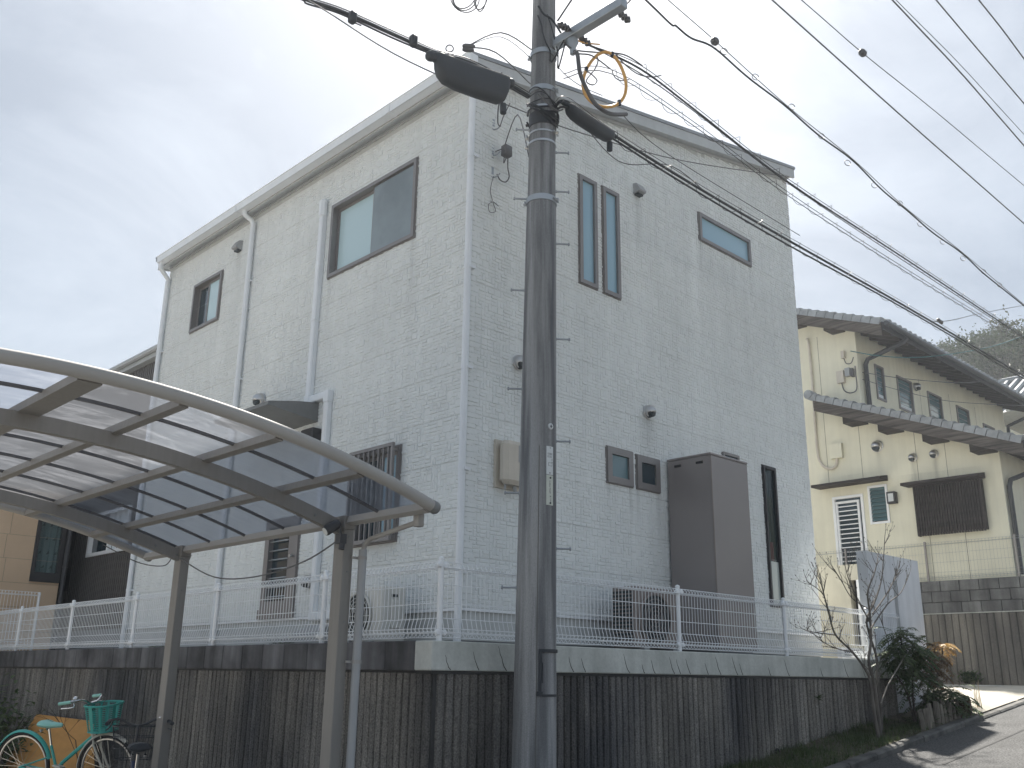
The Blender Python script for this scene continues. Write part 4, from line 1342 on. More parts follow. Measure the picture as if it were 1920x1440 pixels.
# security light on the near post
sl_ = thing('security_light', 'small dark spotlight clamped to the top of the near carport post', 'spotlight', (3.93, 5.84, 2.55))
mb = MB(); mb.lathe((3.90, 5.83, 2.635), [(0.028, 0), (0.036, 0.02), (0.038, 0.11), (0.034, 0.125)], 12, (-0.75, 0.1, -0.5)); hd = mb.build('lamp_head', 'gutter_dark', sl_)
mb = MB(); ax = Vector((-0.75, 0.1, -0.5)).normalized(); mb.lathe(Vector((3.90, 5.83, 2.635))+ax*0.124, [(0.030, 0), (0.028, 0.004)], 12, ax); mb.build('lens', 'plate_white', hd)
mb = MB(); mb.box(3.90, 3.955, 5.80, 5.86, 2.49, 2.56); mb.tube([(3.93, 5.83, 2.53), (3.90, 5.83, 2.61)], 0.012, 6); mb.build('mount', 'gutter_dark', sl_)
mb = MB(); mb.tube([(3.935, 5.82, 2.50), (3.925, 5.815, 2.45)], 0.022, 8); mb.build('sensor', 'gutter_dark', sl_)
mb = MB()
mb.tube(smooth([(3.93, 5.84, 2.53), (3.93, 6.3, 2.40), (3.93, 7.0, 2.33), (3.93, 7.7, 2.37), (3.94, 8.40, 2.58)], 6), 0.006, 5)
mb.tube(smooth([(3.94, 8.56, 2.60), (3.92, 8.68, 2.53), (3.75, 8.85, 2.56), (3.45, 8.95, 2.70)], 6), 0.005, 5)
tag(mb.build('lamp_cable', 'cable_grey'), 'thin grey cable drooping between the two carport posts', 'cable')

# ================================================================== UTILITY POLE
PC = lambda z: Vector((5.535 + 0.0115*(z-1.6), 5.45, z))
PRr = lambda z: 0.158 - 0.0078*(z-1.6)
pole = thing('utility_pole', 'grey concrete utility pole with metal bands and step bolts, carrying the overhead cables', 'utility pole', (5.53, 5.45, gz(5.5)))
mb = MB()
zs_ = [0.0, 0.8, 1.6, 2.4, 3.2, 4.0, 4.8, 5.64, 5.66, 6.4, 7.2, 8.0, 9.0, 10.0, 11.2]
mb.lathe((0, 0, 0), [(PRr(z)+(0.006 if z < 5.65 else 0.0), z) for z in zs_], 32)
mb.v = [(v[0]+PC(v[2]).x, v[1]+PC(v[2]).y, v[2]) for v in mb.v]
# the thinner upper length starts above the joint collar
mb.build('shaft', 'pole_concrete', pole)
def band(z, h, e, m='galvanised', bolts=1, nm='band'):
    c = PC(z); r = PRr(z)
    mb = MB(); mb.lathe(c, [(r+0.001, -h/2), (r+e, -h/2), (r+e, h/2), (r+0.001, h/2)], 28, caps=False)
    b_ = mb.build(nm, m, pole)
    for k in range(bolts):
        a = math.radians(120+170*k)
        dirv = Vector((math.cos(a), math.sin(a), 0))
        mb = MB(); q = c + dirv*(r+0.015)
        s_ = Vector((-dirv.y, dirv.x, 0))
        mb.tube([q-s_*0.05, q+s_*0.05], 0.009, 6); mb.tube([q-dirv*0.01, q+dirv*0.025], 0.014, 6)
        mb.build('band_bolt', m, b_)
band(5.68, 0.055, 0.012, bolts=2)
band(6.26, 0.02, 0.007, 'steel')
band(6.36, 0.015, 0.007, 'steel', 2)
band(6.50, 0.13, 0.008, 'cable_black', 2)
band(6.62, 0.02, 0.008, 'steel', 1)
band(6.82, 0.05, 0.010, 'galvanised', 2)
band(7.22, 0.05, 0.012, 'galvanised', 2)
mb = MB()
for z in (6.0,):
    c = PC(z)
for i in range(30):
    z = 0.25+i*0.18
    c = PC(z)
a = math.radians(228)
mb.tube([PC(z)+Vector((math.cos(a), math.sin(a), 0))*(PRr(z)+0.0048) for z in (0.2, 1.5, 3.4)], 0.004, 4); mb.build('mould_seam', 'crack', pole)
sb = MB(); sb.tube([(0, 0, 0), (0.125, 0, 0.0)], 0.0085, 6); sb.lathe((0.12, 0, 0), [(0.016, 0), (0.017, 0.008), (0.011, 0.014)], 8, (1, 0, 0)); sb.lathe((0.0, 0, 0), [(0.016, 0), (0.014, 0.018)], 8, (1, 0, 0))
sbm = sb.mesh('step_bolt', 'galvanised')
def onpole(z, deg): 
    a = math.radians(deg); return PC(z)+Vector((math.cos(a), math.sin(a), 0))*(PRr(z)-0.006)
for z in (6.20, 5.80, 5.28, 4.38, 3.475, 2.585): inst('step_bolt', sbm, pole, onpole(z, -40), (0, 0, math.radians(-40)))
for z in (6.42, 5.71, 4.82, 3.92, 3.03, 2.27): inst('step_bolt', sbm, pole, onpole(z, 140), (0, 0, math.radians(140)))
def wrap(mb, a0, a1, z0, z1, e, n=6):
    vs = []
    for i in range(n+1):
        a = math.radians(a0+(a1-a0)*i/n); d = Vector((math.cos(a), math.sin(a), 0))
        for z in (z0, z1):
            c = PC(z); vs.append(c + d*(PRr(z)+0.006+e))
        for z in (z0, z1):
            c = PC(z); vs.append(c + d*(PRr(z)+0.0063))
    fs = []
    for i in range(n):
        a, b = 4*i, 4*i+4
        fs += [(a, b, b+1, a+1), (a+1, b+1, b+3, a+3), (a, a+2, b+2, b)]
    fs += [(0, 1, 3, 2), (4*n, 4*n+2, 4*n+3, 4*n+1)]
    return mb.add(vs, fs)
mb = MB(); wrap(mb, 251, 277, 3.165, 3.40, 0.004); pt_ = mb.build('number_plate', 'plate_white', pole, 'upper white plate with small dark writing')
mb = MB(); wrap(mb, 251, 277, 2.915, 3.160, 0.004); pb_ = mb.build('number_plate', 'plate_cream', pole, 'lower cream plate with faint writing and two bolts')
random.seed(4)
mb = MB()
def glyph(mb, ac, zc, wa, hz):
    for k in range(3):
        zz = zc-hz/2+hz*k/2
        if random.random() < 0.85: wrap(mb, ac-wa/2, ac+wa/2*random.uniform(0.4, 1), zz, zz+hz*0.16, 0.0046, 2)
    for k in range(random.choice((1, 2))):
        aa = ac+wa*random.uniform(-0.4, 0.3); wrap(mb, aa, aa+wa*0.17, zc-hz/2, zc+hz/2, 0.0047, 1)
for r_, z in enumerate((3.335, 3.312)):
    for k in range(5 if r_ == 0 else 4): glyph(mb, 256+k*4.0, z, 2.6, 0.014)
glyph(mb, 264, 3.385, 4, 0.012)
for z in (3.29, 3.265, 3.245): glyph(mb, 272, z, 3, 0.012)
wrap(mb, 258, 273, 3.236, 3.238, 0.0046, 3); wrap(mb, 258, 273, 3.262, 3.264, 0.0046, 3); wrap(mb, 258, 259, 3.238, 3.262, 0.0046, 1)
wrap(mb, 262, 265, 3.172, 3.184, 0.0046, 1)
o_ = mb.build('plate_writing', 'ink', pt_, stuff=True)
mb = MB()
for k in range(6): glyph(mb, 264, 3.105-k*0.018, 4.5, 0.014)
for z in (2.985, 2.965, 2.95): glyph(mb, 266, z, 5, 0.010)
mb.build('plate_writing', 'cable_grey', pb_, stuff=True)
for z in (3.138, 2.932):
    d = Vector((math.cos(math.radians(265)), math.sin(math.radians(265)), 0)); mb = MB(); mb.lathe(PC(z)+d*(PRr(z)+0.009), [(0.008, 0), (0.008, 0.006), (0.004, 0.008)], 8, d); mb.build('plate_bolt', 'ink', pb_)
d = Vector((math.cos(math.radians(266)), math.sin(math.radians(266)), 0))
mb = MB(); mb.lathe(PC(3.57)+d*(PRr(3.57)+0.004), [(0.026, 0), (0.026, 0.008), (0.022, 0.011)], 14, d); bdg = mb.build('round_badge', 'plate_white', pole)
mb = MB(); e = PC(3.57)+d*(PRr(3.57)+0.0155); mb.box(e.x-0.014, e.x+0.014, e.y-0.001, e.y+0.001, 3.566, 3.573); mb.box(e.x-0.004, e.x+0.004, e.y-0.0015, e.y+0.0015, 3.556, 3.584); mb.build('badge_mark', 'ink', bdg)
mb = MB()
wrap(mb, 233, 312, 1.775, 1.800, 0.010, 10); wrap(mb, 233, 241, 1.49, 1.7749, 0.010, 3); wrap(mb, 229, 244, 1.455, 1.4899, 0.012, 3); wrap(mb, 244.1, 305, 1.452, 1.470, 0.006, 8); wrap(mb, 243, 245, 1.55, 1.70, 0.008, 2)
mb.build('tape_frame', 'black_rubber', pole)
# cross arm towards the road, with brace and insulators
arm = None
mb = MB()
az = 7.33
pa = PC(az)
mb.bbox(pa.x-0.045+0.05, pa.x+0.05+0.045, 4.50, 5.42, az-0.045, az+0.045, 0.006)
arm = mb.build('cross_arm', 'galvanised', pole)
def insul(q, dirv, l=0.16, m='cable_grey', parent=None):
    mb = MB(); mb.lathe(q, [(0.012, 0), (0.018, 0.02), (0.035, l*0.3), (0.022, l*0.4), (0.038, l*0.55), (0.022, l*0.66), (0.036, l*0.8), (0.014, l)], 10, dirv)
    return mb.build('insulator', m, parent or arm)
for y, s_ in ((5.10, 1), (5.10, -1), (4.62, 1)):
    insul((pa.x+0.05+0.05*s_, y, az), (s_, 0, -0.1), 0.17)
mb = MB(); mb.lathe((pa.x+0.06, 5.13, az-0.05), [(0.05, 0), (0.055, -0.03), (0.03, -0.09), (0.026, -0.16)], 10); mb.build('arm_bracket', 'galvanised', arm)
# higher arms beyond the picture that hold the power lines
for z, ys in ((8.85, (5.9, 3.6)), (9.5, (5.9, 2.6))):
    p_ = PC(z); mb = MB(); mb.bbox(p_.x-0.19, p_.x-0.11, ys[1], ys[0], z-0.04, z+0.04, 0.005); mb.build('cross_arm', 'galvanised', pole)

# ================================================================== OVERHEAD CABLES
def cable(name, label, pts, r, m='cable_black', group=None, n=6, cat='cable'):
    mb = MB(); mb.tube(smooth(pts, 5), r, n)
    return tag(mb.build(name, m), label, cat, group)
def onwire(pts, t):
    n = len(pts)-1; s_ = min(int(t*n), n-1); f = t*n-s_
    return Vector(pts[s_]).lerp(Vector(pts[s_+1]), f)
def helix(root, pts, rad, pitch, r, name='hanger_spiral', m='cable_grey', drop=0.0, n=8):
    P_ = [Vector(p) for p in pts]
    out = []
    acc = 0.0; ang = 0.0
    for i in range(len(P_)-1):
        a, b = P_[i], P_[i+1]; L_ = (b-a).length; k = max(1, int(L_/pitch*n))
        t = (b-a).normalized(); u = t.cross(Vector((0, 0, 1))).normalized(); w = u.cross(t)
        for j in range(k):
            q = a.lerp(b, j/k)
            out.append(q + u*math.cos(ang)*rad + w*(math.sin(ang)*rad - drop)); ang += 2*PI/n
    mb = MB(); mb.tube(out, r, 4)
    o = mb.build(name, m, root); o['kind'] = 'stuff'
    return o
# thick telecom bundle: left of the pole it heads away over the carport, right of the pole it runs up the street
ZT = 6.62
left = [wz(540, -18, ZT+0.22), wz(580, 0, ZT+0.18), wz(640, 20, ZT+0.13), wz(735, 62, ZT+0.06), wz(810, 95, ZT+0.02), wz(890, 120, ZT+0.01), Vector((5.36, 5.40, 6.66))]
ext = left[0] + (left[0]-left[2])*3.0
tel = thing('telephone_cable', 'thick black cable bundle running from the pole to the upper left corner', 'cable', tuple(left[4]))
mb = MB(); mb.tube(smooth([ext]+left, 6), 0.016, 8); mb.build('bundle', 'cable_black', tel)
mb = MB(); mb.tube(smooth([p+Vector((0.02, 0, 0.035)) for p in [ext]+left], 6), 0.006, 6); mb.build('messenger', 'cable_grey', tel)
mb = MB(); mb.tube(smooth([ext + Vector((0, 0, -0.08))] + [p+Vector((-0.01, 0, -0.028-0.01*(k % 2))) for k, p in enumerate(left)], 6), 0.008, 6); mb.build('drop_wire', 'cable_black', tel)
for q in ((662, 26), (776, 70)):
    p_ = wz(*q, ZT+0.1 if q[0] < 700 else ZT+0.04)
    mb = MB(); mb.bbox(p_.x-0.03, p_.x+0.03, p_.y-0.03, p_.y+0.03, p_.z-0.08, p_.z+0.02, 0.01); mb.tube([p_+Vector((0, 0, -0.07)), p_+Vector((0.07, -0.03, -0.085))], 0.006, 5); mb.build('cable_clamp', 'black_rubber', tel)
right = [Vector((5.66, 5.36, 6.66)), wy(1065, 190, 5.25), wy(1145, 248, 5.25), wy(1300, 345, 5.25), wy(1480, 450, 5.25), wy(1700, 574, 5.25), wy(1920, 703, 5.25)]
rext = right[-1]+(right[-1]-right[-2])*3
tel2 = thing('telephone_cable', 'thick black cable bundle running low to the right across the white house wall', 'cable', tuple(right[3]))
mb = MB(); mb.tube(smooth(right+[rext], 6), 0.014, 8); mb.build('bundle', 'cable_black', tel2)
lo = [p+Vector((0, 0.0, -0.055-0.012*math.sin(k*2.1))) for k, p in enumerate(right+[rext])]
mb = MB(); mb.tube(smooth(lo, 6), 0.011, 6); mb.build('second_cable', 'cable_black', tel2)
mb = MB(); mb.tube(smooth([p+Vector((0, 0, 0.05)) for p in right+[rext]], 6), 0.0035, 5); mb.build('messenger', 'cable_grey', tel2)
helix(tel2, [p+Vector((0, 0, -0.01)) for p in right[2:]+[rext]], 0.058, 0.42, 0.003)
# splice closures
def closure(label, a, b, h, w, m='black_rubber'):
    a, b = Vector(a), Vector(b)
    t = (b-a).normalized(); u = t.cross(Vector((0, 0, 1))).normalized(); w_ = u.cross(t)
    if w_.z < 0: w_ = -w_
    L_ = (b-a).length
    root = thing('splice_closure', label, 'cable closure', tuple((a+b)/2))
    st = [(0.0, 0.28, 0.35), (0.05, 0.30, 0.45), (0.07, 0.50, 0.80), (0.10, 0.70, 0.95), (0.17, 0.88, 1), (0.32, 0.97, 1), (0.6, 1.0, 1), (0.86, 0.98, 1), (0.93, 0.88, 0.95), (0.97, 0.6, 0.8), (1.0, 0.3, 0.4)]
    mb = MB(); vs = []; n = 14
    for (f, sh, sw) in st:
        c = a + t*(L_*f) - w_*(h*0.5*sh)
        for k in range(n):
            an = 2*PI*k/n
            ca, sa = math.cos(an), math.sin(an)
            ca = math.copysign(abs(ca)**0.6, ca); sa = math.copysign(abs(sa)**0.6, sa)
            vs.append(c + u*ca*w*0.5*sw + w_*sa*h*0.5*sh)
    m_ = len(st)
    mb.add(vs, [(i*n+k, i*n+(k+1) % n, (i+1)*n+(k+1) % n, (i+1)*n+k) for i in range(m_-1) for k in range(n)] + [tuple(range(n-1, -1, -1)), tuple((m_-1)*n+k for k in range(n))], True)
    mb.build('shell', m, root)
    for f in (0.0, 1.0):
        c = a + t*(L_*f) - w_*(h*0.16); s_ = -1 if f == 0 else 1
        mb = MB(); mb.lathe(c - t*(0.01*s_), [(h*0.15, 0), (h*0.16, 0.03), (h*0.13, 0.05), (0.02, 0.06)], 12, t*s_); mb.build('end_cap', m, root)
    c = a + t*(L_*0.93) - w_*(h*0.95)
    mb = MB(); mb.tube([c, c - w_*0.09], 0.028, 8); mb.build('drain_plug', m, root)
    mb = MB()
    for f in (0.1, 0.9):
        q = a+t*(L_*f); mb.tube([q - w_*0.02, q + w_*0.03], 0.01, 6)
    mb.tube([a+t*(L_*0.1)+w_*0.02, a+t*(L_*0.9)+w_*0.02], 0.006, 5)
    mb.build('hanger_bar', 'cable_grey', root)
    return root
a_ = wz(810, 96, ZT+0.0); b_ = wz(955, 146, ZT+0.0)
closure('large black cable closure hanging left of the pole', a_, b_, 0.29, 0.15)
closure('smaller black cable closure hanging right of the pole', wy(1060, 190, 5.25), wy(1150, 248, 5.25), 0.135, 0.11)
# wires around the pole top: hoop of orange conduit and its grey riser
hc = wy(1135, 147, 5.05)
hoop = thing('cable_hoop', 'orange plastic conduit hoop hanging beside the pole under the cross arm', 'conduit hoop', tuple(hc))
ux = Vector((0.85, -0.53, 0)); uz = Vector((0.10, 0.0, 1.0)).normalized()
mb = MB()
def hp(a): 
    return hc + ux*(0.205*math.cos(a)) + uz*(0.315*math.sin(a)) + ux*(0.05*math.cos(a)*-math.sin(a)) 
mb.tube([hp(2*PI*i/40) for i in range(40)], 0.0155, 8, closed=True)
mb.build('ring', 'orange_pipe', hoop)
mb = MB(); mb.tube(smooth([Vector((pa.x+0.06, 5.13, az-0.19)), wy(1083, 100, 5.08), wy(1088, 135, 5.06), wy(1100, 165, 5.05), wy(1118, 195, 5.05), wy(1145, 212, 5.05), wy(1175, 213, 5.05)], 5), 0.020, 8); mb.build('riser', 'cable_grey', hoop)
for a in (2.9, 1.2, -0.9):
    q = hp(a); mb = MB(); mb.tube([q-uz*0.024, q+uz*0.024], 0.020, 6); mb.build('tie', 'cable_black', hoop)
# spiral hung cables to the right, from the cross arm
B_ = [Vector((pa.x+0.23, 5.10, az-0.03)), wy(1200, 120, 5.0), wy(1300, 195, 5.0), wy(1480, 335, 5.0), wy(1700, 480, 5.0), wy(1920, 627, 5.0)]
B_.append(B_[-1]+(B_[-1]-B_[-2])*3)
c1 = thing('telephone_cable', 'thin cable held in a wire spiral, upper one of the two spirals over the house', 'cable', tuple(B_[2]))
mb = MB(); mb.tube(smooth(B_, 6), 0.0045, 5); mb.build('messenger', 'cable_grey', c1)
lo = [B_[0]] + [p+Vector((0, 0, -0.045)) for p in B_[1:]]
mb = MB(); mb.tube(smooth(lo, 6), 0.0105, 6); mb.build('line', 'cable_black', c1)
mb = MB(); mb.tube(smooth([B_[0]] + [p+Vector((0, 0.01, -0.065-0.02*math.cos(k*1.9))) for k, p in enumerate(B_[1:])], 6), 0.006, 5); mb.build('second_line', 'cable_grey', c1)
helix(c1, [p+Vector((0, 0, -0.02)) for p in B_[1:]], 0.05, 0.40, 0.0028)
C_ = [Vector((5.72, 5.3, 7.02)), wy(1145, 128, 5.15), wy(1300, 226, 5.15), wy(1480, 360, 5.15), wy(1700, 503, 5.15), wy(1920, 638, 5.15)]
C_.append(C_[-1]+(C_[-1]-C_[-2])*3)
c2 = thing('telephone_cable', 'thin grey wire held in a loose spiral, just below the other spiral', 'cable', tuple(C_[2]))
mb = MB(); mb.tube(smooth(C_, 6), 0.0042, 5); mb.build('messenger', 'cable_grey', c2)
mb = MB(); mb.tube(smooth([p+Vector((0, 0, -0.05)) for p in C_], 6), 0.005, 5); mb.build('line', 'cable_grey', c2)
helix(c2, [p+Vector((0, 0, -0.025)) for p in C_[1:]], 0.042, 0.36, 0.0028)
# ringed cable
D_ = [wy(1215, 0, 4.7), wy(1275, 52, 4.7), wy(1350, 96, 4.7), wy(1480, 203, 4.7), wy(1600, 300, 4.7), wy(1700, 392, 4.7), wy(1800, 470, 4.7), wy(1920, 571, 4.7)]
D_ = [D_[0]+(D_[0]-D_[1])*6] + D_ + [D_[-1]+(D_[-1]-D_[-2])*4]
c3 = thing('telephone_cable', 'dark cable tied to its wire with small rings, crossing the sky right of the pole', 'cable', tuple(D_[4]))
sm3 = smooth(D_, 12)
mb = MB(); mb.tube([p+Vector((0, 0, -0.018*(1+math.sin(i*0.5)))) for i, p in enumerate(sm3)], 0.0105, 6); mb.build('line', 'cable_black', c3)
D2 = [wy(1255, 0, 4.68), wy(1340, 74, 4.68)] + [p+Vector((0, 0, 0.022)) for p in D_[4:]]
D2 = [D2[0]+(D2[0]-D2[1])*5]+D2
mb = MB(); mb.tube(smooth(D2, 8), 0.005, 5); mb.build('messenger', 'cable_grey', c3)
mb = MB(); q = wy(1341, 76, 4.68); mb.lathe(q-Vector((0.05, 0, 0.0)), [(0.012, 0), (0.035, 0.015), (0.043, 0.04), (0.043, 0.055), (0.035, 0.08), (0.012, 0.095)], 12, (1, 0, -0.05)); mb.build('strain_insulator', 'cable_grey', c3)
for (px, py) in ((1358, 95), (1417, 143), (1485, 199), (1541, 254), (1590, 304), (1640, 346), (1688, 380), (1726, 419), (1768, 452), (1806, 483), (1845, 508), (1875, 533)):
    q = wy(px, py, 4.7)
    mb = MB(); mb.tube(arcpts(q+Vector((0, 0, 0.0)), 0.038, 0, 2*PI*0.95, 12, (0.8, -0.6, 0), (0, 0, 1)), 0.0045, 5); mb.build('hanger_ring', 'cable_grey', c3)
# power lines high above the road
def power(label, pts, Y, r, m='cable_grey', group='power lines above the road'):
    p_ = [wy(*q, Y) for q in pts]
    p_ = [p_[0]+(p_[0]-p_[1])*4] + p_ + [p_[-1]+(p_[-1]-p_[-2])*5]
    return cable('power_line', label, p_, r, m, group, 6, 'power line')
power('thick power line without a joint, next right of the cable with rings', [(1450, 0), (1575, 112), (1700, 224), (1920, 417)], 4.5, 0.010)
power('thin power line with a round grey insulator near the top', [(1505, 0), (1618, 98), (1750, 204), (1920, 346)], 4.2, 0.006)
power('thicker line of the close pair of power lines at the upper right', [(1675, 0), (1800, 133), (1920, 271)], 3.8, 0.010)
power('thinner line of the close pair of power lines at the upper right', [(1682, 0), (1800, 119), (1920, 250)], 3.8, 0.005)
power('single power line between the close pair and the right corner', [(1757, 0), (1838, 96), (1920, 192)], 3.5, 0.009)
power('rightmost power line, cutting the upper right corner', [(1837, 0), (1880, 54), (1920, 108)], 3.2, 0.009)
mb = MB(); q = wy(1618, 98, 4.2); mb.lathe(q-Vector((0.06, 0, 0)), [(0.01, 0), (0.035, 0.015), (0.045, 0.04), (0.04, 0.06), (0.045, 0.08), (0.035, 0.1), (0.01, 0.115)], 12, (1, 0, 0.02))
tag(mb.build('line_insulator', 'cable_grey'), 'round grey insulator threaded on a thin power line in the upper right sky', 'insulator')
# service wires and loops near the pole
G_ = 'thin wires fixed to the pole top'
q0 = wz(872, 88, 6.72)
cable('service_wire', 'twisted wire slanting down left from the pole above the large closure', [PC(7.28)+Vector((-0.10, 0.06, 0)), wz(940, 60, 7.0), q0], 0.006, 'cable_grey', G_)
cable('service_wire', 'plain wire just under the twisted one above the large closure', [PC(7.18)+Vector((-0.10, 0.06, 0)), wz(940, 68, 6.95), q0], 0.0035, 'cable_grey', G_)
cable('service_wire', 'twisted wire running nearly level from the pole past the house roof corner', [PC(6.9)+Vector((-0.11, 0.06, 0)), wz(930, 97, 6.78), q0], 0.006, 'cable_grey', G_)
tw = thing('strain_clamp', 'small twin wire clamp with ring on the large black closure', 'clamp', tuple(q0))
mb = MB(); mb.lathe(q0+Vector((0, 0, 0.015)), [(0.012, -0.02), (0.022, 0), (0.022, 0.06), (0.012, 0.09)], 8, (0.8, -0.5, 0.1)); mb.lathe(q0+Vector((0, 0, -0.02)), [(0.012, -0.02), (0.02, 0), (0.02, 0.05), (0.012, 0.08)], 8, (0.8, -0.5, 0.05)); mb.build('wedge', 'cable_grey', tw)
mb = MB(); mb.tube(arcpts(q0+Vector((-0.1, 0.08, -0.02)), 0.035, 0, 2*PI, 12, (0.7, -0.6, 0), (0, 0, 1)), 0.006, 5); mb.build('ring', 'cable_grey', tw)
cable('service_wire', 'thin wire crossing the top left sky and passing behind the large closure to the pole', [wy(520, -32, 5.6), wy(600, 12, 5.62), wy(740, 100, 5.62), wy(880, 165, 5.62), wy(1000, 215, 5.64), wy(1090, 248, 5.7), wy(1280, 300, 5.9), wy(1480, 330, 6.2)], 0.0055, 'cable_grey', G_)
cable('service_wire', 'wire from the pole to the meter bracket on the white house', [PC(6.15)+Vector((-0.08, 0.09, 0)), Vector((5.85, 6.05, 6.98)), Vector((6.15, 6.56, 6.95))], 0.006, 'cable_grey', G_)
cable('service_wire', 'pair of wires dropping from the large closure to the top wall bracket', [wz(955, 165, 6.5), Vector((5.55, 6.0, 6.95)), Vector((5.95, 6.45, 7.12)), Vector((6.105, 6.59, 7.2))], 0.007, 'cable_black', G_)
cable('service_wire', 'slack wire sagging from the right closure across the house wall', [wy(1090, 225, 5.3), wy(1140, 285, 5.4), wy(1180, 307, 5.5), wy(1260, 310, 5.4), wy(1330, 365, 5.28)], 0.005, 'cable_grey', G_)
cable('service_wire', 'second slack wire falling away from the orange hoop to the low bundle', [wy(1168, 214, 5.05), wy(1215, 260, 5.1), wy(1300, 318, 5.2), wy(1500, 440, 5.24)], 0.0045, 'cable_grey', G_)
cable('service_wire', 'wire from the cross arm through the hoop to the lower spiral', [wy(1058, 78, 5.2), wy(1080, 98, 5.15), wy(1110, 103, 5.1), wy(1145, 128, 5.15)], 0.007, 'cable_grey', G_)
cable('service_wire', 'drooping wire under the cross arm joining the upper spiral', [wy(1056, 76, 5.15), wy(1078, 92, 5.12), wy(1120, 97, 5.1), wy(1170, 101, 5.02), wy(1205, 122, 5.0)], 0.007, 'cable_grey', G_)
cable('service_wire', 'orange tinted wire leaving the cross arm above the hoop', [wy(1060, 50, 5.15), wy(1075, 68, 5.12), wy(1092, 78, 5.1), wy(1125, 82, 5.06)], 0.007, 'orange_pipe', G_)
cable('service_wire', 'wire with a dark fuse slanting behind the pole toward the roof edge', [wy(1045, 122, 5.5), wy(1062, 140, 5.5), wy(1090, 160, 5.5), wy(1130, 178, 5.5)], 0.004, 'cable_grey', G_)
cable('service_wire', 'wire dropping off the end of the cross arm at the top edge', [Vector((pa.x+0.05, 4.56, az-0.04)), wy(1165, 8, 4.7), wy(1180, 2, 4.65), wy(1195, -25, 4.6)], 0.008, 'cable_grey', G_)
cable('service_wire', 'curl of loose wire inside the orange hoop', [wy(1098, 130, 5.12), wy(1112, 140, 5.10), wy(1120, 150, 5.10), wy(1112, 158, 5.10), wy(1100, 150, 5.10), wy(1116, 128, 5.10), wy(1122, 112, 5.10), wy(1118, 102, 5.10)], 0.006, 'cable_grey', G_)
cable('service_wire', 'wire loop sagging below the upper spiral, right of the orange hoop', [wy(1155, 100, 5.06), wy(1175, 122, 5.04), wy(1198, 138, 5.02), wy(1222, 143, 5.0), wy(1240, 140, 5.0)], 0.006, 'cable_grey', G_)
cable('service_wire', 'wire loop sagging from the lower spiral inside the hoop', [wy(1148, 130, 5.15), wy(1153, 143, 5.15), wy(1165, 150, 5.15), wy(1180, 148, 5.15)], 0.0055, 'cable_grey', G_)
cable('service_wire', 'straight wire rising from the pole bands to the top edge right of the pole', [wy(1046, 38, 5.4), wy(1058, 20, 5.36), wy(1074, -4, 5.3)], 0.009, 'cable_grey', G_)
cable('service_wire', 'short bent wire at the pole below the right closure', [wy(1010, 175, 5.3), wy(1030, 195, 5.28), wy(1045, 206, 5.27), wy(1056, 204, 5.26)], 0.008, 'cable_grey', G_)
# loops hanging into the picture at the very top
lp = thing('wire_coil', 'loose grey wire coil hanging into the top edge left of the pole', 'wire coil', tuple(wz(885, 5, 7.6)))
c_ = wz(872, -8, 7.6); d_ = wz(903, -8, 7.55)
mb = MB()
uu = Vector((0.75, -0.62, 0)).normalized()
for k, (cc, a, b, tl) in enumerate(((c_, 0.115, 0.155, 0.1), (c_, 0.10, 0.135, 0.25), (c_, 0.135, 0.175, -0.1), (d_, 0.05, 0.165, 0.1), (d_, 0.06, 0.145, 0.2))):
    mb.tube([cc + uu*(a*math.cos(2*PI*i/24)) + Vector((0, 0, 1))*(b*math.sin(2*PI*i/24)) + uu*(tl*0.1*math.sin(2*PI*i/24)) for i in range(24)], 0.0055, 5, closed=True)
mb.build('coil', 'cable_grey', lp)
mb = MB(); mb.tube(smooth([c_+Vector((0, 0, 0.15)), c_+Vector((0.1, -0.05, 0.5)), PC(8.4)+Vector((-0.1, 0.03, 0))], 4), 0.005, 5); mb.build('tail', 'cable_grey', lp)
# tangled jumpers around the pole
jm_ = thing('jumper_wires', 'tangle of black jumper wires looped round the pole below the cross arm', 'wires', tuple(PC(6.6)))
random.seed(31)
for k in range(7):
    z = 6.52+0.03*k; r_ = PRr(z)+0.018+0.006*(k % 3)
    a0 = math.radians(150+random.uniform(-20, 20)); a1 = math.radians(330+random.uniform(-20, 40))
    pts = []
    for i in range(15):
        t = i/14; a = a0+(a1-a0)*t
        pts.append(PC(z)+Vector((math.cos(a)*r_, math.sin(a)*r_, 0.05*math.sin(t*PI*2+k)+(0.10-0.2*t)*(0.6+0.1*k))))
    mb = MB(); mb.tube(pts, 0.009 if k < 4 else 0.006, 5); mb.build('jumper', 'cable_black', jm_)
for k in range(2):
    a = math.radians(215+40*k); r0 = 0.02
    pts = [PC(7.6-0.0*k)+Vector((math.cos(a-0.3), math.sin(a-0.3), 0))*(PRr(7.6)+r0)]
    for i in range(1, 6):
        an = a-0.3+i*(0.22+0.05*k)+0.08*math.sin(i*2.0+k); z = 7.6-i*0.10-0.02*(i % 2)
        pts.append(PC(z)+Vector((math.cos(an), math.sin(an), 0))*(PRr(z)+r0+0.006*k))
    pts.append(wy(1058+3*k, 74+3*k, 5.2))
    mb = MB(); mb.tube(smooth(pts, 3), 0.007, 5); mb.build('jumper', 'cable_black', jm_)
mb = MB(); mb.tube(smooth([wy(1010, 10, 5.3), wy(1020, 25, 5.28), wy(1035, 35, 5.28), wy(1052, 60, 5.2)], 4), 0.010, 6); mb.build('jumper', 'black_rubber', jm_)
# ================================================================== GATE WALL beside the white house
gw = thing('gate_wall', 'white rendered gate pillar wall with small square hole and painted light stripe behind the shrub', 'gate wall', (12.9, 5.95, 1.1))
mb = MB()
g = ('y', 5.9)
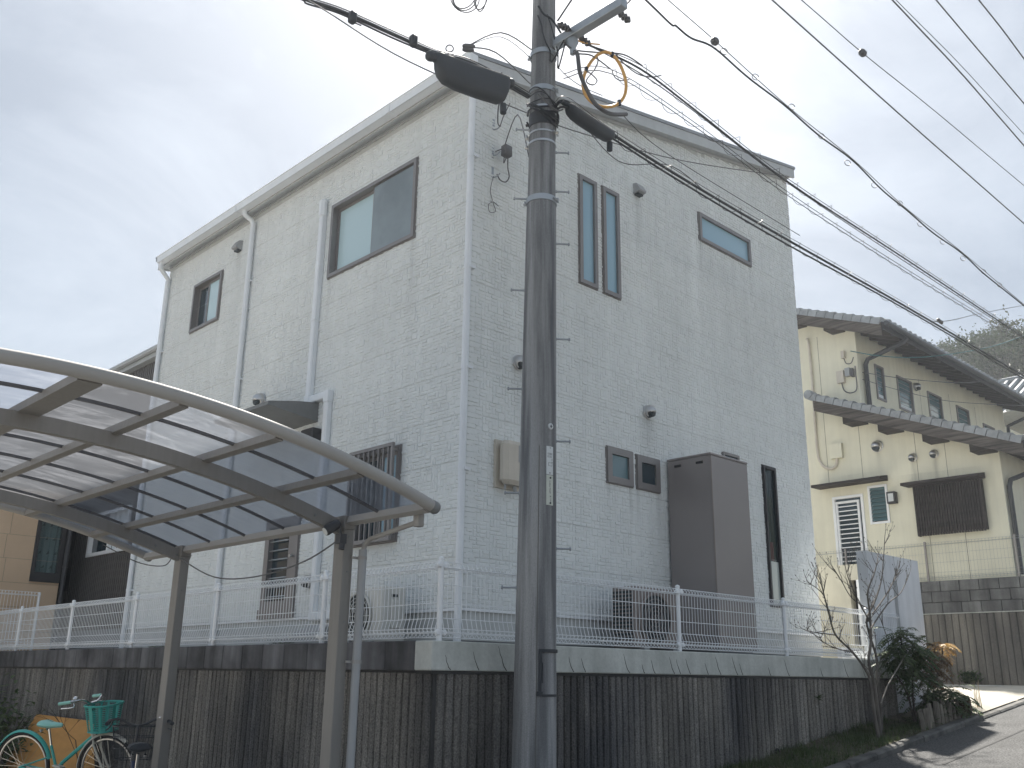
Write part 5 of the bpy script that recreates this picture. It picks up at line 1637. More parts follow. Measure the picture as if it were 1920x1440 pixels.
# square hole, and below it a slot standing in for a stripe of light
wall(mb, g, 12.18, 13.72, 0.9, 3.235, [(12.955, 13.055, 2.955, 3.07), (12.87, 12.97, 1.70, 2.90)], 0.10)
mb.add([(12.18, 5.9, 0.9), (12.18, 6.02, 0.9), (12.18, 6.02, 3.235), (12.18, 5.9, 3.235)], [(0, 3, 2, 1)])
mb.add([(13.72, 5.9, 0.9), (13.72, 6.02, 0.9), (13.72, 6.02, 3.235), (13.72, 5.9, 3.235)], [(0, 1, 2, 3)])
mb.add([(12.18, 5.9, 3.235), (13.72, 5.9, 3.235), (13.72, 6.02, 3.235), (12.18, 6.02, 3.235)], [(0, 1, 2, 3)])
mb.build('wall', 'stucco_white', gw)
mb = MB(); mb.box(12.19, 13.71, 6.021, 6.05, 0.9, 3.23); mb.build('back', 'stucco_white', gw)
mb = MB(); mb.box(12.94, 13.07, 5.975, 5.985, 2.95, 3.08); mb.build('niche_tile', 'tile_pink', gw)
mb = MB(); mb.box(12.865, 12.975, 5.985, 5.995, 1.7, 2.9); mb.build('light_stripe', 'stucco_cream', gw)  # cream backing gives the warm light stripe by its colour
cw = thing('gate_wall', 'cream rendered wall with a tall dark slot, between the white house and the gate pillar', 'gate wall', (13.15, 7.2, 1.5))
mb = MB()
wall(mb, ('x', 13.1), 6.25, 8.6, 1.4, 3.185, [(6.50, 6.64, 2.06, 2.965)], 0.16)
mb.add([(13.1, 6.25, 3.185), (13.3, 6.25, 3.185), (13.3, 8.6, 3.185), (13.1, 8.6, 3.185)], [(0, 1, 2, 3)])
mb.add([(13.1, 6.25, 1.4), (13.3, 6.25, 1.4), (13.3, 6.25, 3.185), (13.1, 6.25, 3.185)], [(0, 1, 2, 3)])
mb.build('wall', 'stucco_cream', cw)
mb = MB(); mb.box(13.27, 13.299, 6.26, 8.59, 1.4, 3.18); mb.build('back', 'stucco_cream', cw)
mb = MB(); mb.box(13.095, 13.12, 6.50, 6.535, 2.06, 2.965); mb.build('slot_frame', 'white_metal', cw)
mb = MB(); mb.box(13.25, 13.262, 6.45, 6.7, 2.0, 3.0); mb.build('slot_back', 'gutter_dark', cw)
# low tiled step in front of the entrance with dark grate
st = thing('entrance_step', 'low tiled entrance step with a dark grate strip behind the end of the mesh fence', 'step', (12.7, 6.5, 1.83))
x = 12.30
tl_ = MB(); tl_.bbox(0, 0.148, -0.03, 0.28, 0, 0.035, 0.004); tlm = tl_.mesh('step_tile', 'stucco_cream')
for k in range(5): inst('step_tile', tlm, st, (12.30+k*0.152, 6.16, 1.826))
mb = MB(); mb.box(12.30, 13.08, 6.2, 6.6, 1.70, 1.825); mb.build('base', 'foundation', st)
mb = MB(); mb.box(12.32, 12.95, 6.44, 6.5, 1.861, 2.02); mb.build('riser', 'stucco_white', st)
gm = MB(); gm.box(0, 0.02, 0, 0.012, 0, 0.07); gmm = gm.mesh('grate_slot', 'room')
for k in range(12): inst('grate_slot', gmm, st, (12.40+k*0.035, 6.426, 1.92))

# ================================================================== FAR RETAINING WALL under the yellow house
YX = 21.0
w3 = thing('retaining_wall', 'light ribbed concrete retaining wall topped with stained blocks, at the back of the driveway', 'retaining wall', (YX-0.2, 7, 1.55))
mb = MB(); mb.box(YX-0.15, YX+0.2, 0.5, 12, 1.3, 3.60); mb.build('core', 'wall_core', w3)
R2 = 0.142
rib2 = [rib_mesh(40+k, 1.45, R2, 'wall_rib_far') for k in range(6)]
random.seed(9)
y = 1.2
while y < 12:
    inst('rib', random.choice(rib2), w3, (YX-0.15, y, 1.50), (0, 0, -PI/2), (1, random.uniform(0.8, 1.2), 1.0))
    y += R2
bm = []
for k in range(3):
    mb = MB(); mb.bbox(-0.055, 0.1, -0.192, 0.192, 0, 0.212, 0.006); bm.append(mb.mesh('block', 'block'))
for r_ in range(3):
    y = 1.2 + (0.2 if r_ % 2 else 0)
    while y < 12:
        inst('block', random.choice(bm), w3, (YX-0.14+random.uniform(-0.003, 0.003), y, 2.975+r_*0.224))
        y += 0.396
mb = MB(); mb.bbox(YX-0.19, YX+0.02, 0.5, 12, 2.955, 2.974, 0.003); mb.build('mortar_ledge', 'pale_cap', w3)
mb = MB(); mb.lathe((YX-0.175, 6.42, 1.98), [(0.045, 0), (0.045, 0.012)], 14, (-1, 0, 0)); mb.build('drain_hole', 'room', w3)
mb = MB(); mb.box(YX-0.22, YX+3, 0.5, 1.2, 1.3, 3.6)
f4 = thing('mesh_fence', 'faint grey wire mesh fence on top of the block wall below the yellow house', 'fence', (YX-0.1, 8, 3.64))
FP = mesh_panel(1.99, 0.80, 'galvanised', 0.075, 0.0016)
pm = MB(); pm.box(-0.02, 0.02, -0.02, 0.02, -0.05, 0.84); fpm = pm.mesh('post', 'sash')
for k in range(6):
    y = 3.3+k*1.83
    inst('post', fpm, f4, (YX-0.10, y, 3.645))
    if k: inst('mesh_panel', FP, f4, (YX-0.10, y, 3.66), (0, 0, -PI/2), (0.92, 1, 1))

# ================================================================== YELLOW HOUSE
yh = thing('yellow_house', 'two storey pale yellow house with dark tiled roofs and weathered eaves, uphill at the right', 'house', (25, 9, 3.6))
G = ('x', YX)
CY = 9.95          # corner of the upper storey
CL = 7.06          # corner of the lower storey
XE = 30.4
ZG = 3.62
def zlow(Y): return 8.22 + 0.398*(Y-11.19) - 0.30      # underside of the lower lean-to roof at the wall
def zup(Y): return 9.78 + 0.387*(Y-9.35) - 0.30
DY = (10.12, 10.88, 3.66, 5.72)
LY = (9.575, 9.955, 5.03, 5.83)
mb = MB()
wall(mb, G, CL, CY, ZG, 6.1, [DY if False else (0, 0, 0, 0), LY if False else (0, 0, 0, 0)])
mb = MB()
wall(mb, G, CL, 14.2, ZG, 6.10, [DY, LY], 0.10)
mb.add([P(G, CL, 6.10), P(G, CY, 6.10), P(G, CY, zlow(CY)), P(G, CL, zlow(CL))], [(0, 1, 2, 3)])
mb.add([P(G, CY, 6.10), P(G, 14.2, 6.10), P(G, 14.2, zup(14.2)), P(G, CY, zup(CY))], [(0, 1, 2, 3)])
mb.add([P(('y', CL), YX, ZG), P(('y', CL), XE, ZG), P(('y', CL), XE, zlow(CL)), P(('y', CL), YX, zlow(CL))], [(0, 1, 2, 3)])
UW = [(21.89, 22.30, 8.17, 9.0), (23.08, 23.88, 8.16, 8.985), (24.88, 25.70, 7.95, 8.955), (26.75, 27.55, 7.95, 8.95), (28.6, 29.4, 7.95, 8.78)]
U = ('y', CY)
wall(mb, U, YX, XE, 6.5, zup(CY), UW, 0.08)
mb.build('wall', 'yellow_wall', yh)
# panel joints
mb = MB()
def joint(u, z0, z1): pbox(mb, G, u-0.006, u+0.006, z0, z1, 0.0, 0.002)
for u, z0, z1 in ((10.93, 5.95, 9.75), (10.08, 5.95, 7.40), (8.80, 5.75, 6.95), (8.16, 5.72, 6.70), (8.70, 3.62, 4.65), (7.95, 3.62, 4.65)): joint(u, z0, z1)
pbox(mb, U, YX, XE, 7.70, 7.712, 0.0, 0.002)
for u in (24.4, 26.3, 28.1): pbox(mb, U, u, u+0.012, 7.712, 9.2, 0.0, 0.002)
o_ = mb.build('wall_joint', 'joint_dark', yh); o_['kind'] = 'stuff'
mb = MB(); pbox(mb, G, CL, 12, ZG-0.02, ZG+0.03, 0.0, 0.03); mb.build('wall_base', 'sash_dark', yh)
# upper windows with shutters of dark glass
for k, op in enumerate(UW):
    mb = MB(); pframe(mb, U, op[0]-0.03, op[1]+0.03, op[2]-0.03, op[3]+0.03, -0.05, 0.03, 0.05); w_ = mb.build('window', 'sash', yh)
    sheet(w_, U, *op, -0.03, 'glass_teal')
    for j in range(6):
        z = op[2]+0.1+j*(op[3]-op[2]-0.1)/6
        mb = MB(); pbox(mb, U, op[0]+0.02, op[1]-0.02, z, z+0.012, -0.03, -0.022); mb.build('louvre_edge', 'sash', w_)
    if k < 2:
        mb = MB(); pbox(mb, U, op[0]+0.04, op[1]-0.04, op[2]+0.03, op[2]+0.13, -0.028, -0.02); mb.build('bright_blind', 'curtain', w_)
# lower door, louvre window, lattice
mb = MB(); pframe(mb, G, DY[0], DY[1], DY[2], DY[3], -0.06, 0.03, 0.06); w_ = mb.build('back_door', 'white_metal', yh, 'white framed back door with horizontal bars')
sheet(w_, G, DY[0]+0.05, DY[1]-0.05, DY[2], DY[3]-0.05, -0.05, 'glass_dark')
mb = MB(); pframe(mb, G, DY[0]+0.12, DY[1]-0.06, DY[2]+0.05, DY[3]-0.12, -0.045, 0.0, 0.05); mb.build('door_leaf', 'white_metal', w_)
bm2 = MB(); bm2.box(-0.012, 0.0, DY[0]+0.17, DY[1]-0.11, 0, 0.022); b2 = bm2.mesh('door_bar', 'white_metal')
for k in range(17): inst('door_bar', b2, w_, (YX-0.005, 0, DY[2]+0.12+k*0.105))
mb = MB(); mb.lathe(P(G, DY[0]+0.145, 4.62, 0.0), [(0.02, 0), (0.025, 0.04), (0.01, 0.05)], 8, (-1, 0, 0)); mb.tube([P(G, DY[0]+0.10, 4.28, 0.02), P(G, DY[0]+0.30, 4.30, 0.03)], 0.014, 6); mb.build('door_handle', 'steel', w_)
mb = MB(); pframe(mb, G, LY[0]-0.04, LY[1]+0.04, LY[2]-0.04, LY[3]+0.04, -0.05, 0.03, 0.05); w_ = mb.build('window', 'white_metal', yh, 'narrow louvred glass window beside the back door')
recess(w_, G, *LY, 0.1, 0.6)
for k in range(9):
    z = LY[2]+0.03+k*0.087
    mb = MB(); mb.hexa([P(G, LY[0]+0.01, z, 0.02), P(G, LY[1]-0.01, z, 0.02), P(G, LY[1]-0.01, z+0.006, 0.02), P(G, LY[0]+0.01, z+0.006, 0.02)],
                       [P(G, LY[0]+0.01, z+0.085, -0.03), P(G, LY[1]-0.01, z+0.085, -0.03), P(G, LY[1]-0.01, z+0.091, -0.03), P(G, LY[0]+0.01, z+0.091, -0.03)])
    mb.build('louvre', 'glass_teal', w_)
mb = MB(); pbox(mb, G, 9.32, 9.51, 5.40, 5.66, 0.0, 0.14); lm_ = mb.build('wall_lamp', 'sash_dark', yh)
mb = MB(); pbox(mb, G, 9.355, 9.475, 5.44, 5.62, 0.138, 0.146); mb.build('lamp_glass', 'plate_white', lm_)
LT = (7.47, 8.87, 4.67, 5.70)
mb = MB(); pbox(mb, G, LT[0], LT[1], LT[2], LT[3], 0.0, 0.03); lt = mb.build('lattice_window', 'sash_dark', yh, 'wide window covered by dark vertical wooden slats')
sl2 = MB(); sl2.box(-0.16, -0.11, -0.017, 0.017, LT[2]-0.06, LT[3]-0.005); slm = sl2.mesh('slat', 'dark_wood')
for k in range(25): inst('slat', slm, lt, (YX, LT[0]+0.02+k*(LT[1]-LT[0]-0.04)/24, 0))
mb = MB()
for z in (LT[2]+0.08, LT[3]-0.12): pbox(mb, G, LT[0], LT[1], z, z+0.04, 0.06, 0.108)
pbox(mb, G, LT[0]-0.02, LT[0]+0.005, LT[2]-0.03, LT[3], 0.031, 0.17); pbox(mb, G, LT[1]-0.005, LT[1]+0.02, LT[2]-0.06, LT[3], 0.031, 0.17)
mb.build('slat_rail', 'dark_wood', lt)
for (u0, u1, z, nm) in ((9.50, 11.18, 5.96, 0), (7.40, 9.05, 5.735, 1)):
    mb = MB(); a = lambda u: [P(G, u, z-0.02, 0), P(G, u, z+0.11, 0), P(G, u, z+0.03, 0.42), P(G, u, z-0.03, 0.42)]
    mb.hexa(a(u0), a(u1)); mb.build('canopy', 'dark_wood', yh)
for u, z, r in ((9.66, 6.76, 0.13), (8.875, 6.375, 0.095), (8.40, 6.385, 0.095)): hood(G, u, z, r, 'steel', None, yh)
hood(U, 24.12, 8.93, 0.11, 'steel', None, yh)
mb = MB(); pbox(mb, G, 10.50, 10.80, 6.62, 6.97, 0.0, 0.10); mb.build('wall_box', 'yellow_wall', yh)
mb = MB(); mb.tube(smooth([P(G, 11.19, 9.75, 0.05), P(G, 11.14, 9.6, 0.05), P(G, 11.13, 8.6, 0.05), P(G, 11.14, 6.95, 0.05), P(G, 11.06, 6.55, 0.05), P(G, 10.86, 6.40, 0.05), P(G, 10.70, 6.45, 0.05), P(G, 10.66, 6.62, 0.05)], 5), 0.032, 8); mb.build('conduit', 'beige_plastic', yh)
# meter boxes and drop wires at the upper corner
for (u0, u1, z0, z1, m) in ((10.28, 10.46, 8.42, 8.72, 'beige_plastic'), (10.12, 10.24, 8.55, 8.75, 'grey_plastic'), (10.04, 10.10, 8.52, 8.72, 'cable_grey'), (10.22, 10.30, 9.02, 9.2, 'beige_plastic')):
    mb = MB(); pbox(mb, G, u0, u1, z0, z1, 0.0, 0.11); mb.build('wire_box', m, yh)
mb = MB()
mb.tube(smooth([P(G, 10.36, 8.42, 0.06), P(G, 10.31, 8.22, 0.06), P(G, 10.15, 8.13, 0.06), P(G, 10.0, 8.2, 0.06), P(G, 9.97, 8.55, 0.1), P(G, 9.96, 8.75, 0.12)], 5), 0.014, 5)
mb.tube(smooth([P(G, 10.25, 9.02, 0.06), P(G, 10.2, 8.88, 0.06), P(G, 10.08, 8.86, 0.06), P(G, 9.99, 8.98, 0.1)], 5), 0.012, 5)
mb.build('drop_wire', 'cable_grey', yh)
# roofs
def roof_slab(name, m, X0, X1, Ya, Yb, zf, t, parent):
    mb = MB(); mb.hexa([(X0, Ya, zf(Ya)-t), (X1, Ya, zf(Ya)-t), (X1, Ya, zf(Ya)), (X0, Ya, zf(Ya))], [(X0, Yb, zf(Yb)-t), (X1, Yb, zf(Yb)-t), (X1, Yb, zf(Yb)), (X0, Yb, zf(Yb))])
    return mb.build(name, m, parent)
VX = YX-0.62
zl_t = lambda Y: 8.30 + 0.398*(Y-11.19) - 0.03
zu_t = lambda Y: 9.80 + 0.387*(Y-9.35) - 0.02
k_ = VX/YX          # verge stands a little nearer than the wall
def vz(z): return EYE.z + (z-EYE.z)*k_
zl_t2 = lambda Y: vz(zl_t(Y/k_)); zu_t2 = lambda Y: vz(zu_t(Y/k_))
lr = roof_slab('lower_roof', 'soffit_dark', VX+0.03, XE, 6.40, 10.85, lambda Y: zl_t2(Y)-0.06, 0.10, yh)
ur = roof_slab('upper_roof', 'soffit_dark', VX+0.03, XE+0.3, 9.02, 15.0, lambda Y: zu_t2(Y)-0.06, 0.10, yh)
def verge(zf, Ya, Yb, step, parent, nm):
    # barge boards
    mb = MB(); a = lambda Y, t0, t1, o: [(VX+o, Y, zf(Y)-t0), (VX+o+0.03, Y, zf(Y)-t0), (VX+o+0.03, Y, zf(Y)-t1), (VX+o, Y, zf(Y)-t1)]
    mb.hexa(a(Ya, 0.29, 0.04, 0.0), a(Yb, 0.29, 0.04, 0.0)); mb.build('barge_board', 'weathered_wood', parent)
    mb = MB(); mb.hexa(a(Ya, 0.36, 0.292, 0.012), a(Yb, 0.36, 0.292, 0.012)); mb.build('lower_board', 'weathered_wood', parent)
    # verge tiles: stepped, each lapping the one below
    d = Vector((0, 1, (zf(Yb)-zf(Ya))/(Yb-Ya))).normalized()
    tm = MB(); L_ = step*0.93
    up_ = Vector((0, -d.z, d.y))
    base = [Vector((-0.03, 0, 0)), Vector((0.30, 0, 0))]
    def q(l, h0, h1): 
        s0 = d*l
        return [tuple(Vector((-0.03, 0, 0))+s0+up_*(-0.10)), tuple(Vector((0.30, 0, 0))+s0+up_*h0), tuple(Vector((0.30, 0, 0))+s0+up_*h1), tuple(Vector((0.06, 0, 0))+s0+up_*(h1+0.015)), tuple(Vector((-0.03, 0, 0))+s0+up_*h1)]
    tm.hexa(q(0, 0.03, 0.075), q(L_, 0.0, 0.03))
    tme = tm.mesh('verge_tile', 'tile_grey')
    Y = Ya
    while Y < Yb:
        inst('verge_tile', tme, parent, (VX, Y, zf(Y)))
        Y += step*d.y
verge(zl_t2, 6.38, 10.85, 0.235, lr, 'l')
verge(zu_t2, 9.02, 15.0, 0.235, ur, 'u')
# round ridge end tile where the lower verge begins
mb = MB(); mb.lathe((VX-0.05, 10.95, zl_t2(10.95)+0.02), [(0.10, 0), (0.115, 0.03), (0.115, 0.3)], 14, (1, 0, 0)); mb.build('ridge_tile', 'tile_grey', lr)
# purlin ends carrying the verges
for u, z in ((10.07, 7.40), (9.25, 7.08), (8.28, 6.70), (7.32, 6.31)):
    mb = MB(); pbox(mb, G, u-0.24, u+0.16, zlow(u)-0.16, zlow(u)+0.02, 0.0, 0.45); mb.build('purlin_end', 'dark_wood', yh)
for u in (11.25, 10.26):
    mb = MB(); pbox(mb, G, u-0.08, u+0.25, zup(u)-0.14, zup(u)+0.04, 0.0, 0.45); mb.build('purlin_end', 'dark_wood', yh)
# waves of tiles on the roofs
def wave_tiles(name, X0, X1, Ya, Yb, zf, step, parent):
    mb = MB(); n = int((X1-X0)/step)*6; rows_ = int((Yb-Ya)/0.24)
    vs = []; m_ = n+1
    for r_ in range(rows_+1):
        for (yy, dz_) in ((Ya+(Yb-Ya)*r_/rows_, 0.0), (Ya+(Yb-Ya)*(r_+0.98)/rows_, -0.035)):
            for i in range(m_):
                X = X0+(X1-X0)*i/n
                w_ = 0.022*math.sin(2*PI*(X-X0)/step) + 0.012*math.sin(4*PI*(X-X0)/step)
                vs.append((X, yy, zf(yy)+0.03+dz_+w_))
    R_ = 2*(rows_+1)
    mb.add(vs, [(r_*m_+i, r_*m_+i+1, (r_+1)*m_+i+1, (r_+1)*m_+i) for r_ in range(R_-1) for i in range(n)], False)
    o = mb.build(name, 'tile_grey', parent); o['kind'] = 'stuff'
    return o
wave_tiles('roof_tiles', VX+0.28, XE, 6.36, 9.8, zl_t2, 0.27, lr)
wave_tiles('roof_tiles', VX+0.28, XE+0.3, 8.98, 15.0, zu_t2, 0.27, ur)
# eave edge tiles of the upper roof, fascia, rafters, gutter and downpipe
et = MB(); et.lathe((0, 0, 0), [(0.075, 0), (0.085, 0.02), (0.085, 0.16)], 10, (0, 1, 0.387)); et.box(-0.135, 0.135, 0.0, 0.14, -0.045, -0.01)
etm = et.mesh('eave_tile', 'tile_grey')
for zf, Ye, X1_, par in ((zu_t2, 8.97, XE+0.3, ur), (zl_t2, 6.35, XE, lr)):
    X = VX+0.40
    while X < X1_:
        inst('eave_tile', etm, par, (X, Ye, zf(Ye)+0.055)); X += 0.27
    mb = MB(); mb.bbox(VX+0.05, X1_, Ye+0.03, Ye+0.06, zf(Ye)-0.17, zf(Ye)+0.005, 0.004); mb.build('eave_fascia', 'gutter_dark', par)
    mb = MB(); mb.tube([(VX+0.05, Ye-0.055, zf(Ye)-0.05), (X1_, Ye-0.055, zf(Ye)-0.06)], 0.058, 10); mb.build('gutter', 'gutter_dark', par)
    sl3 = 0.387 if par is ur else 0.398
    rm = MB(); rm.hexa([(-0.03, 0, -0.09), (0.03, 0, -0.09), (0.03, 0, 0), (-0.03, 0, 0)], [(-0.03, 0.95, 0.95*sl3-0.09), (0.03, 0.95, 0.95*sl3-0.09), (0.03, 0.95, 0.95*sl3), (-0.03, 0.95, 0.95*sl3)])
    rmm = rm.mesh('rafter_end', 'dark_wood')
    X = VX+0.5
    while X < X1_:
        inst('rafter_end', rmm, par, (X, Ye+0.065, zf(Ye+0.065)-0.163)); X += 0.455
mb = MB(); mb.tube([(21.55, 8.95, zu_t2(8.97)-0.13), (21.5, 9.0, zu_t2(8.97)-0.22), (21.28, 9.82, 8.98), (21.25, 9.87, 8.85), (21.25, 9.87, 7.75)], 0.055, 8); mb.build('downpipe', 'gutter_dark', yh)
mb = MB(); mb.tube([(22.3, 6.32, 6.25), (22.2, 6.36, 6.1), (21.18, 6.97, 5.65), (21.12, 6.99, 5.5), (21.12, 6.99, 3.7)], 0.05, 8); mb.build('downpipe', 'gutter_dark', yh)
mb = MB(); mb.tube([(30.3, 8.95, 9.3), (30.2, 9.8, 9.0), (30.2, 9.85, 8.0)], 0.05, 8); mb.build('downpipe', 'gutter_dark', yh)
mb = MB(); mb.box(XE-0.05, XE+4, CY+0.6, CY+5, 6.5, 9.5); mb.build('rear_wing', 'yellow_wall', yh)
# wires to the yellow house
G2 = 'drop wires at the yellow house'
cable('service_wire', 'teal coated wire sagging from the yellow house corner to the far right', [wx(1596, 657, 20.9), wy(1650, 666, 9.2), wy(1720, 669, 8.6), wy(1800, 660, 8.0), wy(1865, 647, 7.5), wy(1920, 628, 7.0), wy(1990, 600, 6.4)], 0.013, 'cable_teal', G2)
cable('service_wire', 'thin pale wire in front of the dark eave of the yellow house', [wx(1618, 697, 20.9), wy(1700, 709, 9.3), wy(1790, 716, 8.8), wy(1850, 713, 8.4), wy(1960, 700, 7.6)], 0.009, 'cable_grey', G2)
cable('service_wire', 'lower thin wire crossing the yellow house windows', [wx(1618, 710, 20.9), wy(1690, 731, 9.6), wy(1790, 752, 9.3), wy(1940, 760, 8.8)], 0.007, 'cable_grey', G2)
cable('service_wire', 'pale twin wire branching from the low cable bundle up to the far right sky', [wy(1750, 602, 5.25), wy(1785, 599, 5.4), wy(1840, 586, 5.6), wy(1920, 571, 5.9), wy(2000, 555, 6.2)], 0.006, 'cable_grey', G2)
mb = MB(); q = wy(1765, 601, 5.3); mb.lathe(q-Vector((0.12, 0, 0.0)), [(0.01, 0), (0.03, 0.03), (0.022, 0.1), (0.032, 0.17), (0.01, 0.24)], 8, (1, 0.1, 0)); tag(mb.build('wire_clamp', 'cable_grey'), 'small dark wire clamp where the pale twin wire leaves the low bundle', 'clamp')

# ================================================================== FAR HOUSE with pale tiled roof
fh = thing('tiled_house', 'far house with a silvery tiled roof at the right edge, beyond the yellow house', 'house', (38, 9, 4))
mb = MB(); mb.box(36, 44, 6.0, 18, 3.5, 9.6); mb.build('wall', 'yellow_wall', fh)
r1, r2 = wx(1868, 720, 39.0), wx(1960, 697, 39.0)
zr = (r1.z+r2.z)/2
mb = MB(); mb.hexa([(35.2, 2.5, zr-2.2), (39.0, 2.5, zr-0.08), (42.8, 2.5, zr-2.2)], [(35.2, 18, zr-2.2), (39.0, 18, zr-0.08), (42.8, 18, zr-2.2)]); rf_ = mb.build('roof', 'tile_grey', fh)
mb = MB(); mb.tube([(39.0, 2.5, zr), (39.0, 18, zr)], 0.14, 8); mb.build('ridge', 'tile_grey', rf_)
rm = MB(); rm.tube([(35.2, 0, zr-2.14), (39.0, 0, zr-0.02)], 0.09, 6); rmm = rm.mesh('tile_row', 'tile_grey')
for k in range(44): inst('tile_row', rmm, rf_, (0, 2.6+k*0.35, 0))

# ================================================================== DARK HOUSE behind, BEIGE HOUSE at left
dh = thing('dark_house', 'house with dark brown vertical ribbed cladding behind the left end of the white house', 'house', (10, 19, 1.8))
D0 = ('x', 6.6)
ZD = wx(260, 684, 6.6).z
wnd = [wx(172, 1004, 6.6), wx(170, 1036, 6.6), wx(241, 1024, 6.6)]
DW = (16.08, 17.70, 3.56, 4.25)
mb = MB(); wall(mb, D0, 15.05, 26, 2.26, ZD, [DW]); mb.box(6.75, 14, 15.06, 25.99, 1.7, ZD-0.02)
mb.add([(6.6, 15.05, 1.8), (14, 15.05, 1.8), (14, 15.05, ZD), (6.6, 15.05, ZD)], [(0, 1, 2, 3)])
mb.build('wall', 'cladding_dark', dh)
y = 15.07; rb = MB(); rb.box(-0.022, -0.0005, 0, 0.045, 2.28, ZD-0.01); rbm = rb.mesh('cladding_rib', 'cladding_dark')
rb2 = MB(); rb2.box(-0.022, -0.0005, 0, 0.045, 2.28, DW[2]-0.02); rb2.box(-0.022, -0.0005, 0, 0.045, DW[3]+0.02, ZD-0.01); rbm2 = rb2.mesh('cladding_rib', 'cladding_dark')
k = 0
while y < 22.5:
    inst('cladding_rib', rbm2 if DW[0]-0.07 < y < DW[1]+0.03 else rbm, dh, (6.6, y, 0)); y += 0.082
mb = MB(); mb.box(6.62, 6.74, 15.06, 26, 1.75, 2.258); mb.build('foundation', 'foundation', dh)
mb = MB(); pframe(mb, D0, DW[0]-0.03, DW[1]+0.03, DW[2]-0.04, DW[3]+0.03, -0.05, 0.05, 0.06); w_ = mb.build('window', 'white_metal', dh)
sheet(w_, D0, DW[0], DW[1], DW[2], DW[3], -0.03, 'glass_dark')
mb = MB(); pbox(mb, D0, 16.86, 16.92, DW[2], DW[3], -0.028, 0.02); mb.build('mullion', 'white_metal', w_)
drape(w_, D0, DW[0]+0.03, 16.85, DW[2]+0.02, DW[3], -0.022)
mb = MB(); mb.box(6.45, 14.2, 14.95, 26, ZD, ZD+0.05); mb.box(6.46, 6.60, 14.96, 26, ZD-0.10, ZD-0.0005); mb.build('roof_edge', 'fascia', dh)
mb = MB(); mb.tube([(6.42, 14.96, ZD+0.02), (6.42, 26, ZD+0.02)], 0.05, 8); mb.build('gutter', 'fascia', dh)
bh = thing('beige_house', 'beige house with a tall dark framed curtained window at the left edge, behind the carport', 'house', (3, 20, 1.8))
BY_ = ('y', 17.6)
bw = (5.64, 6.085, 3.17, 4.13)
mb = MB(); wall(mb, BY_, -1.5, 6.115, 1.7, 4.55, [bw]); mb.add([(6.115, 17.6, 1.7), (6.115, 25, 1.7), (6.115, 25, 4.55), (6.115, 17.6, 4.55)], [(0, 1, 2, 3)])
mb.build('backing', 'joint_dark', bh)
for zz in range(8):
    z0, z1 = 1.72+zz*0.395+0.09, 1.72+(zz+1)*0.395+0.085
    if z1 > 4.55: z1 = 4.545
    segs = [(-1.5, 2.3), (2.306, 5.20 if zz % 2 else 5.16), (5.206 if zz % 2 else 5.166, 6.112)]
    for a, b in segs:
        m_ = MB(); hs = [(max(a, bw[0]), min(b, bw[1]), max(z0, bw[2]), min(z1, bw[3]))] if (a < bw[1] and b > bw[0] and z0 < bw[3] and z1 > bw[2]) else []
        hs = [h for h in hs if h[1] > h[0] and h[3] > h[2]]
        wall(m_, ('y', 17.586), a, b, z0, z1, hs, 0.013)
        m_.build('siding_board', 'beige_siding', bh)
mb = MB(); mb.box(-2, 6.35, 17.3, 25.4, 4.552, 4.68); mb.build('roof', 'gutter_dark', bh)
mb = MB(); pframe(mb, BY_, bw[0]-0.02, bw[1]+0.02, bw[2]-0.04, bw[3]+0.02, -0.06, 0.04, 0.06); pbox(mb, BY_, bw[0]-0.02, bw[1]+0.02, bw[2]-0.14, bw[2]-0.041, -0.02, 0.05); w_ = mb.build('window', 'sash_dark', bh)
recess(w_, BY_, *bw, 0.1, 0.5)
sheet(w_, BY_, bw[0]+0.03, bw[1]-0.03, bw[2]+0.01, bw[3]-0.03, -0.04, 'glass')
drape(w_, BY_, bw[0], bw[1], bw[2]+0.02, bw[3], -0.12)
mb = MB()
random.seed(5)
for i in range(3):
    for j in range(4):
        u = bw[0]+0.04+i*0.13+(j % 2)*0.05; z = bw[2]+0.1+j*0.24
        a = P(BY_, u, z, -0.085)
        mb.add([P(BY_, u, z, -0.085), P(BY_, u+0.05, z+0.01, -0.085), P(BY_, u+0.045, z+0.07, -0.085), P(BY_, u+0.02, z+0.04, -0.085)], [(0, 1, 2, 3)])
mb.build('curtain_print', 'grey_plastic', w_, stuff=True)
mb = MB(); mb.tube([(6.16, 17.54, 4.55), (6.16, 17.54, 1.75)], 0.04, 8); d_ = mb.build('downpipe', 'gutter_dark', bh)
for z in (3.3, 2.4):
    mb = MB(); mb.lathe((6.16, 17.54, z), [(0.05, 0), (0.05, 0.03)], 8); mb.build('pipe_clip', 'gutter_dark', d_)

# pale round disc on the driveway
mb = MB(); q = wz(1842, 1291, 1.555); mb.lathe((17.3, 17.3*q.y/q.x, dz(17.3, 1)+0.004), [(0.32, 0), (0.32, 0.006), (0.30, 0.010)], 24)
tag(mb.build('pale_disc', 'disc_pale'), 'pale round disc set in the driveway', 'drain cover')
